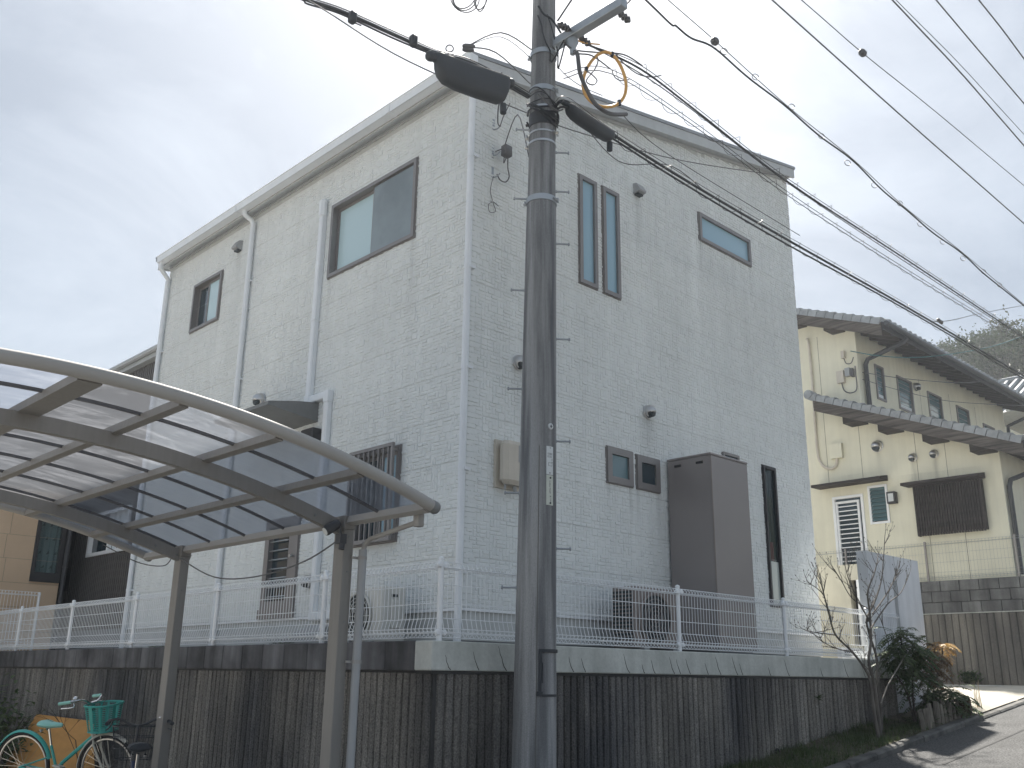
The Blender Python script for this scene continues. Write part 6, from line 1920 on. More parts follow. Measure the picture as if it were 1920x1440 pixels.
# ================================================================== BICYCLES
def bicycle(name, label, rear, heading, R_, wb, paint, second, saddle_m, grip_m, basket, sad_z=0.80, bar_z=1.04, fender=True, group=None, lean=0.0):
    h = Vector((heading[0], heading[1], 0)).normalized(); s_ = Vector((h.y, -h.x, 0))      # s_: right hand side
    O = Vector(rear)
    root = thing(name, label, 'bicycle', tuple(O), group)
    cl_, sl_ = math.cos(lean), math.sin(lean)
    def W(x, y, z): return O + h*x + s_*(y*cl_ + z*sl_) + Vector((0, 0, z*cl_ - y*sl_))
    def T(mb, pts, r, n=8, closed=False): return mb.tube([W(*p) for p in pts], r, n, closed)
    for wx_, nm in ((0.0, 'rear'), (wb, 'front')):
        mb = MB(); T(mb, [(wx_+R_*math.cos(2*PI*i/36), 0, R_+R_*math.sin(2*PI*i/36)) for i in range(36)], 0.018, 8, True)
        wh = mb.build('wheel', 'tyre', root)
        mb = MB(); T(mb, [(wx_+(R_-0.026)*math.cos(2*PI*i/36), 0, R_+(R_-0.026)*math.sin(2*PI*i/36)) for i in range(36)], 0.013, 6, True); mb.build('rim', 'steel' if second == 'ivory_paint' else 'gutter_dark', wh)
        mb = MB(); T(mb, [(wx_, -0.045, R_), (wx_, 0.045, R_)], 0.02); mb.build('hub', 'chrome', wh)
        mb = MB()
        for k in range(24):
            a = 2*PI*k/24; b = a+0.35*(1 if k % 2 else -1); o = 0.03*(1 if k % 4 < 2 else -1)
            T(mb, [(wx_+0.02*math.cos(b), o, R_+0.02*math.sin(b)), (wx_+(R_-0.03)*math.cos(a), 0, R_+(R_-0.03)*math.sin(a))], 0.0013, 3)
        mb.build('spoke', 'chrome', wh, stuff=True)
        if fender:
            mb = MB(); a0, a1 = (0.25, 3.5) if nm == 'rear' else (0.9, 3.6)
            vs = []; n = 18
            for i in range(n+1):
                a = a0+(a1-a0)*i/n
                for (dy, dr) in ((-0.030, -0.014), (-0.018, 0.004), (0.0, 0.010), (0.018, 0.004), (0.030, -0.014)):
                    vs.append(W(wx_+(R_+0.032+dr)*math.cos(a), dy, R_+(R_+0.032+dr)*math.sin(a)))
            mb.add(vs, [(i*5+k, i*5+k+1, i*5+6+k, i*5+5+k) for i in range(n) for k in range(4)], True)
            mb.build('mudguard', paint if nm == 'rear' else second, root)
    bb = (0.42*wb, 0, R_-0.045)
    st_top = (0.42*wb-0.20*(sad_z-0.3), 0, sad_z-0.20)
    hd_lo, hd_hi = (wb-0.19, 0, R_+0.32), (wb-0.22, 0, R_+0.46)
    mb = MB(); T(mb, [bb, st_top], 0.016)
    T(mb, [(hd_lo[0]-0.005, 0, hd_lo[2]+0.02), (bb[0]+0.06, 0, bb[2]+0.10), bb], 0.021)
    for y in (-0.05, 0.05):
        T(mb, [(0, y, R_), (bb[0]-0.04, y*0.6, bb[2])], 0.010, 6)
        T(mb, [(0, y, R_), (st_top[0]-0.02, y*0.5, st_top[2]-0.12)], 0.008, 6)
    mb.build('frame', paint, root)
    mb = MB(); T(mb, [hd_lo, hd_hi], 0.021); mb.build('head_tube', second, root)
    mb = MB()
    for y in (-0.045, 0.045):
        T(mb, [(wb, y, R_), (wb-0.04, y, R_+0.05), (wb-0.15, y, R_+0.26), hd_lo], 0.012, 6)
    fk = mb.build('fork', second, root)
    mb = MB(); T(mb, [st_top, (st_top[0]-0.035, 0, sad_z-0.03)], 0.0125); mb.build('seat_post', 'chrome', root)
    # saddle
    mb = MB(); cx_ = st_top[0]-0.01; vs = []; n = 12
    st = [(-0.135, 0.03, 0.02), (-0.125, 0.08, 0.035), (-0.07, 0.098, 0.042), (0.0, 0.07, 0.036), (0.07, 0.036, 0.030), (0.13, 0.026, 0.026), (0.15, 0.012, 0.014)]
    for (dx, hw, th) in st:
        for k in range(n):
            a = 2*PI*k/n; vs.append(W(cx_+dx, hw*math.cos(a), sad_z+0.012+(0.012 if dx < -0.05 else 0)+th*math.sin(a)*(1 if math.sin(a) > 0 else 0.9)))
    mb.add(vs, [(i*n+k, i*n+(k+1) % n, (i+1)*n+(k+1) % n, (i+1)*n+k) for i in range(len(st)-1) for k in range(n)] + [tuple(range(n)), tuple((len(st)-1)*n+n-1-k for k in range(n))], True)
    sd_ = mb.build('saddle', saddle_m, root)
    mb = MB()
    for y in (-0.05, 0.05): mb.tube([W(cx_-0.10, y, sad_z-0.03), W(cx_-0.085, y, sad_z-0.055), W(cx_-0.065, y, sad_z-0.03)], 0.010, 6)
    mb.build('saddle_spring', 'chrome', sd_)
    # handlebar, grips, bell, levers
    hx = hd_hi[0]-0.02
    mb = MB(); T(mb, [hd_hi, (hx-0.01, 0, bar_z-0.05), (hx, 0, bar_z-0.02)], 0.012)
    pts = []
    for sg in (-1, 1):
        mb.tube(smooth([W(hx, 0, bar_z-0.02), W(hx+0.03, sg*0.06, bar_z-0.01), W(hx+0.02, sg*0.14, bar_z+0.03), W(hx-0.03, sg*0.22, bar_z+0.03), W(hx-0.11, sg*0.25, bar_z+0.015)], 4), 0.011, 8)
    hb = mb.build('handlebar', 'chrome' if second == 'ivory_paint' else 'gutter_dark', root)
    for sg in (-1, 1):
        mb = MB(); mb.tube([W(hx-0.06, sg*0.235, bar_z+0.022), W(hx-0.19, sg*0.262, bar_z+0.005)], [0.017, 0.0165], 8); mb.build('grip', grip_m, hb)
        mb = MB(); mb.tube(smooth([W(hx-0.05, sg*0.21, bar_z+0.02), W(hx-0.03, sg*0.23, bar_z-0.03), W(hx-0.16, sg*0.26, bar_z-0.045)], 4), 0.006, 6); mb.build('brake_lever', 'chrome' if second == 'ivory_paint' else 'gutter_dark', hb)
        mb = MB(); mb.tube(smooth([W(hx-0.04, sg*0.20, bar_z+0.01), W(hx+0.06, sg*0.16, bar_z+0.0), W(hx+0.09, sg*0.03, bar_z-0.12), W(hx+0.06, sg*0.02, bar_z-0.28)], 4), 0.003, 5); mb.build('brake_cable', 'cable_grey', hb)
    mb = MB(); mb.lathe(W(hx-0.04, 0.19, bar_z+0.045), [(0.03, 0), (0.03, 0.008), (0.024, 0.022), (0.010, 0.030)], 12); mb.build('bell', 'chrome', hb)
    # basket
    bx = hx+0.17
    def bp(a, z):
        t = (z-(bar_z-0.30))/0.27
        a_, b_ = 0.125+0.035*t, 0.15+0.045*t
        ca, sa = math.cos(a), math.sin(a)
        ca = math.copysign(abs(ca)**0.7, ca); sa = math.copysign(abs(sa)**0.7, sa)
        return W(bx+a_*ca, b_*sa, z)
    zb0, zb1 = bar_z-0.30, bar_z-0.03
    if basket == 'plastic':
        bk = MB(); bk.tube([bp(2*PI*i/36, zb1) for i in range(36)], 0.010, 6, True); bk.tube([bp(2*PI*i/36, zb0) for i in range(36)], 0.008, 6, True)
        vs = [bp(2*PI*i/36, zb0) for i in range(36)]
        bk.add(vs, [tuple(range(36))])
        # broad solid ribs
        for k in range(12):
            a0 = 2*PI*(k)/12; a1 = a0+0.16
            bk.add([bp(a0, zb0), bp(a1, zb0), bp(a1, zb1), bp(a0, zb1)], [(0, 1, 2, 3)])
        b_ = bk.build('basket', 'mint_paint', root)
        mb = MB()
        for j in range(1, 14):
            z = zb0+(zb1-zb0)*j/14
            for k in range(12):
                a0 = 2*PI*k/12+0.16; a1 = 2*PI*(k+1)/12
                mb.tube([bp(a0, z), bp((a0+a1)/2, z), bp(a1, z)], 0.0030, 4, caps=False)
        mb.build('basket_slot', 'mint_paint', b_, stuff=True)
        mb = MB(); q = bp(PI, zb1-0.06); e = h*0.004
        mb.hexa([tuple(W(bx-0.158+0.0, -0.05, zb1-0.075)), tuple(W(bx-0.158, 0.05, zb1-0.075)), tuple(W(bx-0.160, 0.05, zb1-0.045)), tuple(W(bx-0.160, -0.05, zb1-0.045))],
                [tuple(W(bx-0.148, -0.05, zb1-0.075)), tuple(W(bx-0.148, 0.05, zb1-0.075)), tuple(W(bx-0.150, 0.05, zb1-0.045)), tuple(W(bx-0.150, -0.05, zb1-0.045))]); mb.build('basket_hole', 'room', b_)
    else:
        bk = MB()
        for z in (zb0, zb0+0.09, zb0+0.18, zb1): bk.tube([bp(2*PI*i/28, z) for i in range(28)], 0.004 if z < zb1 else 0.006, 5, True)
        for k in range(28): bk.tube([bp(2*PI*k/28, zb0), bp(2*PI*k/28, zb1)], 0.0026, 4, caps=False)
        for k in range(-4, 5): bk.tube([W(bx-0.12, k*0.03, zb0), W(bx+0.12, k*0.03, zb0)], 0.0026, 4, caps=False)
        bk.build('basket', 'black_rubber', root)
    mb = MB(); T(mb, [(bx-0.1, 0, zb0-0.005), (wb-0.17, 0, R_+0.30)], 0.008, 6); T(mb, [(bx, 0.05, zb0-0.005), (wb, 0.05, R_+0.02)], 0.005, 5); T(mb, [(bx, -0.05, zb0-0.005), (wb, -0.05, R_+0.02)], 0.005, 5); mb.build('basket_stay', second, root)
    # crank and pedals, chain case, stand
    mb = MB(); T(mb, [(bb[0]-0.03, 0.05, bb[2]), (bb[0]+0.12, 0.07, bb[2]+0.09)], 0.010, 6); T(mb, [(bb[0]+0.03, -0.05, bb[2]), (bb[0]-0.12, -0.07, bb[2]-0.09)], 0.010, 6); T(mb, [(bb[0], -0.06, bb[2]), (bb[0], 0.06, bb[2])], 0.02, 8); ck = mb.build('crank', 'chrome', root)
    for (dx, y, dz_) in ((0.12, 0.12, 0.09), (-0.12, -0.12, -0.09)):
        mb = MB(); c_ = W(bb[0]+dx, y, bb[2]+dz_)
        loop = [c_+h*a+s_*b+Vector((0, 0, c)) for a, b, c in ((-0.045, -0.035, 0.008), (0.045, -0.035, -0.008), (0.045, 0.035, -0.008), (-0.045, 0.035, 0.008))]
        mb.tube(loop, 0.011, 6, True); mb.tube([c_-s_*0.045, c_+s_*0.035], 0.012, 6); mb.build('pedal', 'ivory_paint' if second == 'ivory_paint' else 'gutter_dark', ck)
    mb = MB()
    for sgn in (-1, 1): T(mb, [(0, sgn*0.06, R_), (0.03, sgn*0.09, 0.01)], 0.009, 6)
    T(mb, [(0.03, -0.09, 0.012), (0.03, 0.09, 0.012)], 0.009, 6); mb.build('stand', 'steel', root)
    mb = MB(); mb.lathe(W(-R_-0.04, 0, R_+0.22), [(0.035, 0), (0.03, 0.015)], 12, -h); mb.build('reflector', 'red_reflector', root)
    return root
GB = 0.245
bicycle('bicycle', 'mint green bicycle with a plastic basket and ivory fork before the orange board', (4.04, 11.81, GB), (0.49, -0.87), 0.345, 1.10, 'mint_paint', 'ivory_paint', 'mint_pale', 'mint_pale', 'plastic', 0.775, 1.05, lean=0.14)
bicycle('bicycle', 'small dark navy bicycle with a black wire basket beside the far carport post', (3.60, 7.98, GB), (0.34, 0.94), 0.27, 0.88, 'navy_paint', 'gutter_dark', 'black_rubber', 'black_rubber', 'wire', 0.73, 0.92, False)
# board leaning on the retaining wall
q = [wx(69, 1339, 4.74), wx(172, 1352, 4.70), wx(176, 1440, 4.50), wx(4, 1444, 4.52)]
mb = MB(); mb.hexa([tuple(p) for p in q], [tuple(p+Vector((0.014, 0, 0.004))) for p in q])
tag(mb.build('wooden_board', 'plywood'), 'orange brown board leaning against the ribbed wall behind the mint bicycle', 'board')

# ================================================================== PLANTS
random.seed(17)
def leaf(mb, p, d, up, l, w, bend=0.25):
    d = d.normalized(); s_ = d.cross(up)
    if s_.length < 1e-4: s_ = d.cross(Vector((1, 0.2, 0)))
    s_.normalize(); n_ = s_.cross(d)
    a = p + d*(l*0.5) - n_*0
    mb.add([p, p+d*l*0.45+s_*w*0.5-n_*l*bend*0.2, p+d*l-n_*l*bend, p+d*l*0.45-s_*w*0.5-n_*l*bend*0.2], [(0, 1, 2, 3)])
# bare young tree
bt = thing('bare_tree', 'slender bare tree with twin trunks in front of the gate wall', 'tree', (11.37, 5.55, gz(11.4)))
mbT, mbW = MB(), MB()
twigs = MB()
def grow(p, d, l, r, depth, rng):
    pts = [p]; rs = [r]
    n = 5
    q = p.copy(); dd = d.normalized()
    for i in range(n):
        dd = (dd + Vector((rng.uniform(-1, 1), rng.uniform(-1, 1), rng.uniform(-0.4, 0.9)))*0.13).normalized()
        q = q + dd*(l/n); pts.append(q.copy()); rs.append(r*(1-0.55*(i+1)/n))
    (twigs if depth > 0 else mbT).tube(pts, rs, 5 if depth else 6)
    if depth < 3:
        for k in range(rng.choice((2, 3, 3)) if depth else 4):
            i = rng.randint(2, n)
            base = pts[i]
            nd = (dd + Vector((rng.uniform(-1, 1), rng.uniform(-1, 1), rng.uniform(-0.1, 0.8)))*0.8)
            grow(base, nd, l*rng.uniform(0.35, 0.6), max(0.0022, rs[i]*0.55), depth+1, rng)
    else:
        twigs.tube([q, q+dd*0.02], [0.005, 0.002], 4)
rng = random.Random(3)
b0 = Vector((11.36, 5.56, gz(11.36)+0.02))
def limb(mb, px, Y, r0, r1, sprout=True):
    pts = smooth([wy(a, b, Y) for a, b in px], 4)
    n = len(pts)
    mb.tube(pts, [r0+(r1-r0)*i/(n-1) for i in range(n)], 7)
    if sprout:
        for i in range(4, n, 3):
            d = (pts[i]-pts[i-1]).normalized()
            for s_ in range(2):
                nd = (d*0.6 + Vector((rng.uniform(-1, 1), rng.uniform(-0.7, 0.7), rng.uniform(0.0, 0.9))))
                grow(pts[i], nd, rng.uniform(0.10, 0.34), 0.0048, 2, rng)
        d = (pts[-1]-pts[-2]).normalized(); grow(pts[-1], d, 0.18, r1, 2, rng)
limb(mbT, [(1652, 1382), (1646, 1330), (1640, 1280), (1630, 1240), (1634, 1200), (1632, 1150), (1628, 1110), (1640, 1075), (1645, 1055)], 5.55, 0.026, 0.006)
limb(mbT, [(1648, 1382), (1641, 1340), (1634, 1290), (1628, 1262), (1600, 1222), (1568, 1190), (1555, 1150), (1545, 1110), (1540, 1092)], 5.50, 0.020, 0.005)
limb(mbT, [(1655, 1382), (1652, 1330), (1646, 1280), (1645, 1235), (1632, 1190), (1626, 1160), (1640, 1130), (1653, 1090), (1658, 1040), (1660, 1005)], 5.60, 0.022, 0.004)
limb(mbT, [(1634, 1170), (1616, 1135), (1594, 1090), (1586, 1062)], 5.58, 0.010, 0.004)
limb(mbT, [(1637, 1150), (1662, 1115), (1678, 1085), (1682, 1076)], 5.50, 0.010, 0.004)
limb(mbT, [(1632, 1180), (1665, 1132), (1690, 1110), (1704, 1080)], 5.45, 0.010, 0.004)
limb(mbT, [(1600, 1222), (1570, 1215), (1545, 1203), (1537, 1190)], 5.45, 0.007, 0.003)
limb(mbT, [(1568, 1190), (1530, 1185), (1512, 1180)], 5.52, 0.006, 0.003)
limb(mbT, [(1556, 1150), (1545, 1115), (1527, 1098), (1516, 1094)], 5.48, 0.007, 0.003)
limb(mbT, [(1628, 1140), (1598, 1120), (1577, 1085), (1566, 1068)], 5.62, 0.007, 0.003)
limb(mbT, [(1646, 1230), (1668, 1215), (1652, 1160), (1640, 1140)], 5.65, 0.007, 0.003)
mbT.build('trunk', 'bark', bt)
o_ = twigs.build('twigs', 'bark', bt, stuff=True)
mb = MB(); mb.tube([wy(1653, 1318, 5.40), wy(1665, 1285, 5.38), wy(1700, 1225, 5.36)], [0.009, 0.008, 0.006], 6)
tag(mb.build('garden_stake', 'bark_pale'), 'pale thin stick leaning between the bare tree and the evergreen shrub', 'stick')
# evergreen shrub: stems and pinnate fronds
def shrub(label, stems, fr, leafm, base, pal=None, name='shrub'):
    root = thing(name, label, 'shrub', base)
    mb = MB()
    for st_ in stems: 
        pts = smooth(st_, 4); mb.tube(pts, [0.016*(1-0.6*i/len(pts)) for i in range(len(pts))], 6)
    mb.build('stem', 'bark_dark', root)
    fb = MB()
    for (c, spread, cnt, ln) in fr:
        for _ in range(int(cnt*2.1)):
            a = random.uniform(0, 2*PI); e = random.uniform(-0.35, 0.75)
            d = Vector((math.cos(a)*math.cos(e), math.sin(a)*math.cos(e), math.sin(e)))
            st0 = c + Vector((random.gauss(0, 1), random.gauss(0, 1)*0.7, random.gauss(0, 1)))*spread*0.6
            l = ln*random.uniform(0.6, 1.15); p = st0.copy(); n = 8
            pts = [p.copy()]
            for i in range(n):
                d = (d + Vector((0, 0, -0.13))).normalized(); p = p + d*(l/n); pts.append(p.copy())
            fb.tube(pts, 0.0022, 3, caps=False)
            side = d.cross(Vector((0, 0, 1)))
            if side.length < 1e-3: continue
            side.normalize()
            for i in range(1, n+1):
                t = (pts[i]-pts[i-1]).normalized()
                for sg in (-1, 1):
                    leaf(fb, pts[i], t*0.55 + side*sg + Vector((0, 0, random.uniform(-0.25, 0.25))), Vector((0, 0, 1)), 0.066*random.uniform(0.7, 1.2), 0.027, 0.25)
            leaf(fb, pts[-1], t, Vector((0, 0, 1)), 0.055, 0.02)
    o = fb.build('leaves', leafm, root, stuff=True)
    return root
def S_(*pp): return [wy(a, b, Y) for a, b, Y in pp]
z0 = gz(12.1)+0.08
shrub('dark green evergreen shrub with feathery fronds against the white gate wall',
      [S_((1715, 1350, 5.55), (1706, 1310, 5.55), (1695, 1250, 5.55), (1690, 1190, 5.5)), S_((1716, 1352, 5.50), (1702, 1300, 5.5), (1682, 1265, 5.45)), S_((1718, 1352, 5.5), (1712, 1290, 5.45), (1716, 1230, 5.45))],
      [(wy(1690, 1190, 5.5), 0.10, 12, 0.26), (wy(1700, 1215, 5.48), 0.16, 20, 0.26), (wy(1680, 1230, 5.5), 0.13, 16, 0.24), (wy(1715, 1232, 5.45), 0.16, 20, 0.26), (wy(1705, 1255, 5.45), 0.18, 18, 0.26), (wy(1722, 1285, 5.5), 0.13, 9, 0.24)],
      'leaf_dark', (12.1, 5.5, z0))
shrub('bronze leaved shrub between the dark evergreen shrub and the driveway',
      [S_((1742, 1345, 5.5), (1740, 1300, 5.5), (1748, 1250, 5.5), (1755, 1215, 5.5)), S_((1745, 1345, 5.55), (1752, 1290, 5.55), (1763, 1245, 5.55))],
      [(wy(1740, 1232, 5.5), 0.13, 14, 0.24), (wy(1758, 1236, 5.5), 0.14, 15, 0.24), (wy(1735, 1255, 5.5), 0.14, 14, 0.24)],
      'leaf_bronze', (12.8, 5.5, gz(12.8)+0.08))
shrub('small golden tipped frond standing above the bronze shrub',
      [S_((1752, 1290, 5.6), (1766, 1240, 5.6), (1768, 1214, 5.6))], [(wy(1770, 1212, 5.6), 0.05, 7, 0.2), (wy(1752, 1205, 5.6), 0.03, 2, 0.16)], 'leaf_gold', (13.1, 5.6, gz(13.1)+0.1))
shrub('low spreading dark leafy shrub leaning over the edge of the driveway',
      [S_((1745, 1350, 5.42), (1765, 1325, 5.4), (1790, 1312, 5.4), (1812, 1318, 5.4)), S_((1740, 1350, 5.4), (1755, 1310, 5.4), (1775, 1290, 5.4))],
      [(wy(1750, 1300, 5.45), 0.15, 15, 0.26), (wy(1770, 1300, 5.4), 0.14, 15, 0.26), (wy(1788, 1312, 5.38), 0.13, 14, 0.26), (wy(1770, 1318, 5.42), 0.11, 8, 0.24), (wy(1803, 1312, 5.38), 0.09, 9, 0.22)],
      'leaf_dark', (13.0, 5.4, gz(13)+0.08))
# ground ferns behind the logs
def weeds(name, label, pts, cnt, ln, leafm, spread, group=None, w=0.014):
    mb = MB()
    for (c, n_) in pts:
        for _ in range(n_):
            p = c + Vector((random.gauss(0, spread), random.gauss(0, spread*0.45), 0))
            a = random.uniform(0, 2*PI); d = Vector((math.cos(a)*0.6, math.sin(a)*0.6, random.uniform(0.5, 1.2))).normalized()
            l = ln*random.uniform(0.5, 1.2); q = p.copy(); n = 4
            for i in range(n):
                d = (d+Vector((0, 0, -0.18))).normalized(); q2 = q+d*(l/n)
                s_ = d.cross(Vector((0, 0, 1)))
                if s_.length < 1e-3: s_ = Vector((1, 0, 0))
                s_.normalize()
                leaf(mb, q, d*0.5+s_, Vector((0, 0, 1)), l*0.35, w); leaf(mb, q, d*0.5-s_, Vector((0, 0, 1)), l*0.35, w); leaf(mb, q, d, Vector((0, 0, 1)), l*0.32, w*0.8)
                q = q2
    o = mb.build(name, leafm); o['kind'] = 'stuff'; o['label'] = label
    return o
def sg(X, t=0.5): return Vector((X, ROADY+0.10+0.66*t, soilz(X, t)))
weeds('ferns', 'green ferns growing behind the row of split logs', [(sg(12.15+0.12*k, 0.30), 24) for k in range(11)], 0, 0.20, 'leaf_weed', 0.06)
weeds('ferns', 'bright green ferns spilling at the driveway corner', [(sg(13.0+0.1*k, 0.3), 22) for k in range(6)], 0, 0.20, 'leaf_weed', 0.06)
weeds('weeds', 'low weeds along the foot of the ribbed wall', [(sg(X, random.uniform(0.5, 0.95)), 9) for X in [10.2, 10.6, 10.9, 11.1, 11.25, 11.4, 11.6, 11.75, 11.9, 12.0, 12.15, 9.7, 9.2]], 0, 0.11, 'leaf_weed', 0.10)
# short grass on the strip
mb = MB()
for _ in range(9000):
    X = random.uniform(8.4, 12.2); t = random.uniform(0.02, 1)
    if random.random() > 0.12+0.88*(0.5+0.5*math.sin(X*3.1+t*4)*math.cos(X*1.7-t*6)): continue
    p = sg(X, t); a = random.uniform(0, 2*PI); l = random.uniform(0.03, 0.095)
    d = Vector((math.cos(a)*0.6, math.sin(a)*0.6, 1)); s_ = Vector((-math.sin(a), math.cos(a), 0))*0.004
    mb.add([p-s_, p+s_, p+d*l], [(0, 1, 2)])
o = mb.build('grass', 'leaf_weed'); o['kind'] = 'stuff'; o['label'] = 'patchy green grass on the strip beside the kerb'
mb = MB()
for _ in range(4200):
    X = random.uniform(8.4, 12.6); t = random.uniform(0.02, 1); p = sg(X, t)+Vector((0, 0, 0.004)); a = random.uniform(0, 2*PI)
    leaf(mb, p, Vector((math.cos(a), math.sin(a), random.uniform(0, 0.35))), Vector((0, 0, 1)), random.uniform(0.02, 0.05), 0.014, 0.1)
o = mb.build('leaf_litter', 'leaf_dry'); o['kind'] = 'stuff'; o['label'] = 'dry fallen leaves on the strip beside the kerb'
# split logs edging the planting
labs = ['leftmost split log of the edging, leaning left with a pale cut side', 'broad weathered split log, second from the left of the edging', 'tall narrow split log between the broad log and the fern',
        'split log half hidden by fern, fourth from the left', 'short split log, fifth from the left in the edging', 'split log under the shrub, sixth from the left', 'split log under the shrub, seventh from the left', 'split log near the right end of the edging', 'last split log of the edging before the driveway ferns']
for k in range(9):
    X = 12.02+k*0.128 + (0.0 if k < 3 else 0.05)
    p = Vector((X, 5.31+0.004*k, gz(X)+0.02)); hgt = (0.26, 0.27, 0.30, 0.30, 0.27, 0.28, 0.26, 0.25, 0.22)[k]; w = (0.045, 0.075, 0.045, 0.05, 0.045, 0.05, 0.045, 0.05, 0.045)[k]
    tl = (-0.06, -0.02, -0.05, 0.02, 0, -0.03, 0.02, 0.0, 0.03)[k]
    mb = MB(); n = 10; vs = []
    rr_ = [random.uniform(0.8, 1.15) for _ in range(n)]
    for i in range(5):
        t = i/4
        for j in range(n):
            a = 2*PI*j/n; r = w*rr_[j]*(1-0.12*t)*(1 if i < 4 else 0.86)
            vs.append(p+Vector((tl*t+r*math.cos(a), r*0.8*math.sin(a), -0.05+(hgt+0.05)*t+(0.02*math.cos(a+k) if i >= 3 else 0))))
    mb.add(vs, [(i*n+j, i*n+(j+1) % n, (i+1)*n+(j+1) % n, (i+1)*n+j) for i in range(4) for j in range(n)] + [tuple(4*n+j for j in range(n))], False)
    tag(mb.build('log', 'log_wood'), labs[k], 'log', 'split logs edging the planted strip')
# rotten stump at the driveway corner
mb = MB(); n = 12; vs = []; c_ = wy(1815, 1352, 5.30); c_.z = gz(c_.x)+0.02
for i in range(5):
    t = i/4
    for j in range(n):
        a = 2*PI*j/n; r = 0.075*(1+0.25*math.sin(3*a+1))*(1-0.15*t)
        vs.append(c_+Vector((r*math.cos(a), r*math.sin(a), 0.24*t+(0.05*math.sin(2*a) if i == 4 else 0))))
mb.add(vs, [(i*n+j, i*n+(j+1) % n, (i+1)*n+(j+1) % n, (i+1)*n+j) for i in range(4) for j in range(n)] + [tuple(4*n+j for j in range(n))])
tag(mb.build('stump', 'rot_wood'), 'small rotten dark brown stump at the driveway corner', 'stump')
mb = MB(); c_ = wy(1838, 1350, 5.35)
for _ in range(22):
    p = Vector((c_.x+random.uniform(-0.06, 0.06), 5.35+random.uniform(-0.05, 0.05), dz(13.7, 0.1)-0.02)); d = Vector((random.uniform(-0.1, 0.1), random.uniform(-0.1, 0.1), 1)); l = random.uniform(0.1, 0.42)
    mb.tube([p, p+d*l*0.5, p+d*l+Vector((random.uniform(-0.03, 0.03), 0, 0))], 0.0022, 3)
o = mb.build('dry_grass', 'straw'); tag(o, 'thin tuft of dry straw stalks at the driveway edge', 'dry grass')
# ferns in the wall joints
for (px, py, Y, lab) in ((1533, 1308, 5.84, 'small fern sprouting from the ribbed road side wall'),):
    c_ = wy(px, py, Y); mb = MB()
    for _ in range(16):
        a = random.uniform(-PI, 0); d = Vector((math.cos(a)*0.8, math.sin(a)*0.6, random.uniform(-0.2, 0.9)))
        leaf(mb, c_, d, Vector((0, 0, 1)), random.uniform(0.05, 0.11), 0.025, 0.4)
    tag(mb.build('fern', 'leaf_weed'), lab, 'fern')
weeds('weeds', 'small green weeds in the yard behind the fence on the blackened cap', [(Vector((5.05, y_, 1.84)), 12) for y_ in (8.30, 8.45, 11.0, 11.2)], 0, 0.10, 'leaf_weed', 0.05)
c_ = wx(1818, 1272, YX-0.3); mb = MB()
for _ in range(150):
    a = random.uniform(0, 2*PI); p = Vector((c_.x, c_.y+random.gauss(0, 0.09), 1.56)); d = Vector((math.cos(a)*0.6, math.sin(a)*0.6, random.uniform(0.4, 1.1)))
    leaf(mb, p+Vector((0, 0, random.uniform(0, 0.2))), d, Vector((0, 0, 1)), 0.14, 0.05, 0.3)
tag(mb.build('weed_plant', 'leaf_dark'), 'small weed clump at the foot of the light ribbed wall', 'weed')
# left corner: dark bush and straw
bs = thing('bush', 'dark green leafy bush against the ribbed wall at the left edge', 'bush', (4.2, 14.2, GB))
mb = MB(); st_c = Vector((4.35, 14.1, GB))
for k in range(9):
    a = random.uniform(0, 2*PI); mb.tube([st_c, st_c+Vector((math.cos(a)*0.2, math.sin(a)*0.3, 0.4)), st_c+Vector((math.cos(a)*0.4, math.sin(a)*0.6, 0.75))], [0.012, 0.009, 0.004], 5)
mb.build('stem', 'bark_dark', bs)
mb = MB()
for _ in range(1500):
    c_ = st_c + Vector((random.gauss(0, 0.20), random.gauss(0, 0.42), abs(random.gauss(0.45, 0.28))))
    a = random.uniform(0, 2*PI); d = Vector((math.cos(a), math.sin(a), random.uniform(-0.5, 0.6)))
    leaf(mb, c_, d, Vector((0, 0, 1)), random.uniform(0.07, 0.13), 0.05, 0.3)
mb.build('leaves', 'leaf_dark', bs, stuff=True)
mb = MB()
for _ in range(5000):
    p = Vector((random.uniform(2.2, 4.75), random.uniform(11.2, 15.5), GB-0.01)); a = random.uniform(0, 2*PI); l = random.uniform(0.06, 0.22)
    d = Vector((math.cos(a), math.sin(a), random.uniform(0.3, 1.3))).normalized(); s_ = Vector((-math.sin(a), math.cos(a), 0))*0.004
    mb.add([p-s_, p+s_, p+d*l], [(0, 1, 2)])
o = mb.build('dry_grass', 'straw'); o['kind'] = 'stuff'; o['label'] = 'pale dry grass on the ground behind the mint bicycle'
tw_ = MB(); rng2 = random.Random(12)
def dry(p, d, l, r, k):
    q = p.copy(); pts = [q.copy()]
    for i in range(4):
        d = (d+Vector((rng2.uniform(-.4, .4), rng2.uniform(-.4, .4), rng2.uniform(-.2, .4)))*0.5).normalized(); q = q+d*l/4; pts.append(q.copy())
    tw_.tube(pts, r, 4)
    if k < 3:
        for _ in range(3): dry(pts[rng2.randint(1, 4)], d+Vector((rng2.uniform(-1, 1), rng2.uniform(-1, 1), rng2.uniform(-.5, .8))), l*0.55, r*0.6, k+1)
dry(Vector((4.42, 11.15, 0.25)), Vector((0.05, 0.35, 0.9)), 0.65, 0.005, 0)
tag(tw_.build('dead_twig', 'bark_dark'), 'dead brown weed stalk standing in front of the orange board', 'twig')

